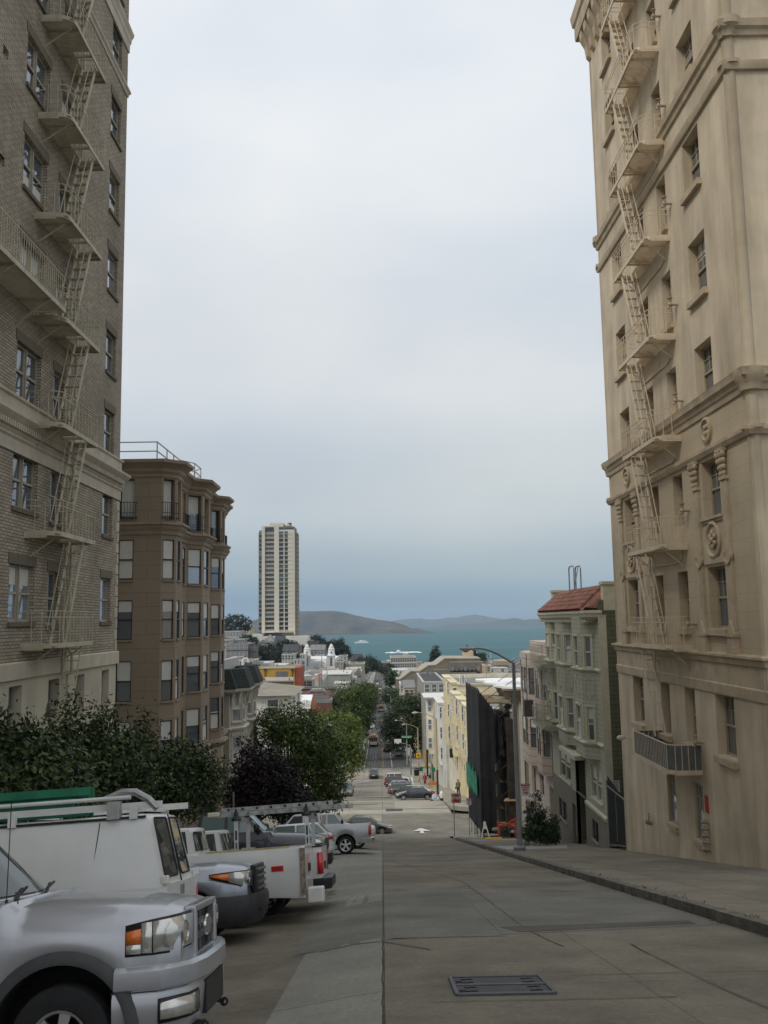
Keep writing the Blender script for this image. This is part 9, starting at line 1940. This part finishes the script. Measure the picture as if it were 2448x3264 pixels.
# ================================================================== BOATS AND DISTANT BITS
M_boat = mat('boat_white', (.80, .80, .80), .5, .04, .1); M_wake = mat('foam', (.75, .78, .78), .8, .1, .05)
def boat(label, px, py, L, broad, name='ferry'):
 Y = (80 + 1.6) / ((py - 1979 + (px - 1210) * .0166) / FPX); p = at(px, py, Z=-80); t = thing(name, label, 'boat', tuple(p)); X = Vector((1, 0, 0)) if broad else Vector((.25, 1, 0)).normalized(); Yv = Vector((-X.y, X.x, 0)); hw = L * .13
 def P(a, b, c): q = p + X * a + Yv * b; return (q.x, q.y, -80 + c)
 g = MB(); h = L * .07; g.loft([[P(a, -w, 0), P(a, -w * 1.1, hh), P(a, w * 1.1, hh), P(a, w, 0)] for a, w, hh in ((-L / 2, hw * .15, h * 1.5), (-L * .36, hw * .8, h * 1.2), (0, hw, h), (L / 2, hw * .9, h))], True, True); hu = g.build('hull', M_boat, t)
 g = MB(); g.prism([P(-L * .3, -hw * .85, h * 1.1), P(L * .42, -hw * .85, h), P(L * .42, hw * .85, h), P(-L * .3, hw * .85, h * 1.1)], (0, 0, L * .055)); g.prism([P(-L * .2, -hw * .7, h + L * .055), P(L * .3, -hw * .7, h + L * .055), P(L * .3, hw * .7, h + L * .055), P(-L * .2, hw * .7, h + L * .055)], (0, 0, L * .05)); g.prism([P(-L * .12, -hw * .4, h + L * .1), P(0, -hw * .4, h + L * .1), P(0, hw * .4, h + L * .1), P(-L * .12, hw * .4, h + L * .1)], (0, 0, L * .06)); g.build('deckhouse', M_boat, t)
 g = MB(); g.prism([P(-L * .28, -hw * .87, h + L * .02), P(L * .4, -hw * .87, h + L * .02), P(L * .4, hw * .87, h + L * .02), P(-L * .28, hw * .87, h + L * .02)], (0, 0, L * .018)); g.build('window_band', M_pane, t); return p
p = boat('white ferry boat broadside in the middle of the bay', 1153, 2050, 52, True)
p2 = boat('white ferry throwing spray, heading for the shore', 1270, 2081, 34, False)
def foam(label, pts, seed, amp):
 t = []; g = MB(); rnd = random.Random(seed); 
 for x, y, r in pts:
  for _ in range(10): g.sphere((x + rnd.gauss(0, r), y + rnd.gauss(0, r * 2), -80), rnd.uniform(.15, .4) * r, 6, 4, 2.2, 3.5, amp)
 return g
g = foam('', [(p2.x + d, p2.y + 20 + abs(d) * .3, 7) for d in range(-22, 46, 5)], 4, .5); o = struct('wake_foam', g, M_wake, 'stuff')
g = foam('', [(p.x + d, p.y, 2.0) for d in range(30, 120, 9)], 5, .08); o = struct('wake_foam', g, M_wake, 'stuff')
a = at(1452, 2120, Y=900); 
for px, y0, y1, lab in ((1565, 2078, 2102, 'thin white mast near the waterfront right of the lamp arm'), (1373, 2085, 2112, 'thin grey mast left of the tall conifer')): a_, b_ = at(px, y1, Y=1300), at(px, y0, Y=1300); t = thing('mast', lab, 'mast', tuple(a_)); g = MB(); g.tube([(a_.x, 1300, a_.z - 6), (a_.x, 1300, b_.z)], .35, 6, r2=.2); g.build('mast_pole', M_white, t); g = MB(); g.box(a_.x - .9, a_.x + .9, 1299.6, 1300.4, b_.z - .5, b_.z); g.build('mast_head', M_sgrey, t)
a = at(1520, 2076, Y=620); t = thing('water_tower', 'small white lantern dome beside the peach stair tower', 'cupola', (a.x, 620, a.z - 8)); g = MB(); z = at(1520, 2090, Y=620).z; zt_ = at(1520, 2076, Y=620).z; g.lathe([(1.4, z - 10), (1.4, z), (1.7, z + .1), (1.1, z + .8), (.9, z + 1.6), (.3, zt_), (.001, zt_ + .2)], (a.x, 620, 0), 'Z', 14); g.build('dome', M_church, t, smooth=40); g = MB(); g.lathe([(1.41, z - 2.5), (1.43, z - 2.5), (1.43, z - 1)], (a.x, 620, 0), 'Z', 14); g.build('lantern_window', M_pane, t)
# ================================================================== HAZE: one closed box of thin air round camera and scene
m = bpy.data.materials.new('haze_air'); m.use_nodes = True; t = m.node_tree; t.nodes.clear(); o_ = t.nodes.new('ShaderNodeOutputMaterial'); v_ = t.nodes.new('ShaderNodeVolumePrincipled')
v_.inputs['Color'].default_value = (.62, .80, .98, 1); v_.inputs['Density'].default_value = 7.0e-5; v_.inputs['Anisotropy'].default_value = .1
t.links.new(v_.outputs[0], o_.inputs['Volume'])
g = MB(); g.box(-31000, 31000, -200, 41000, -90, 130); hz = g.build('haze', m, None); hz['kind'] = 'stuff'
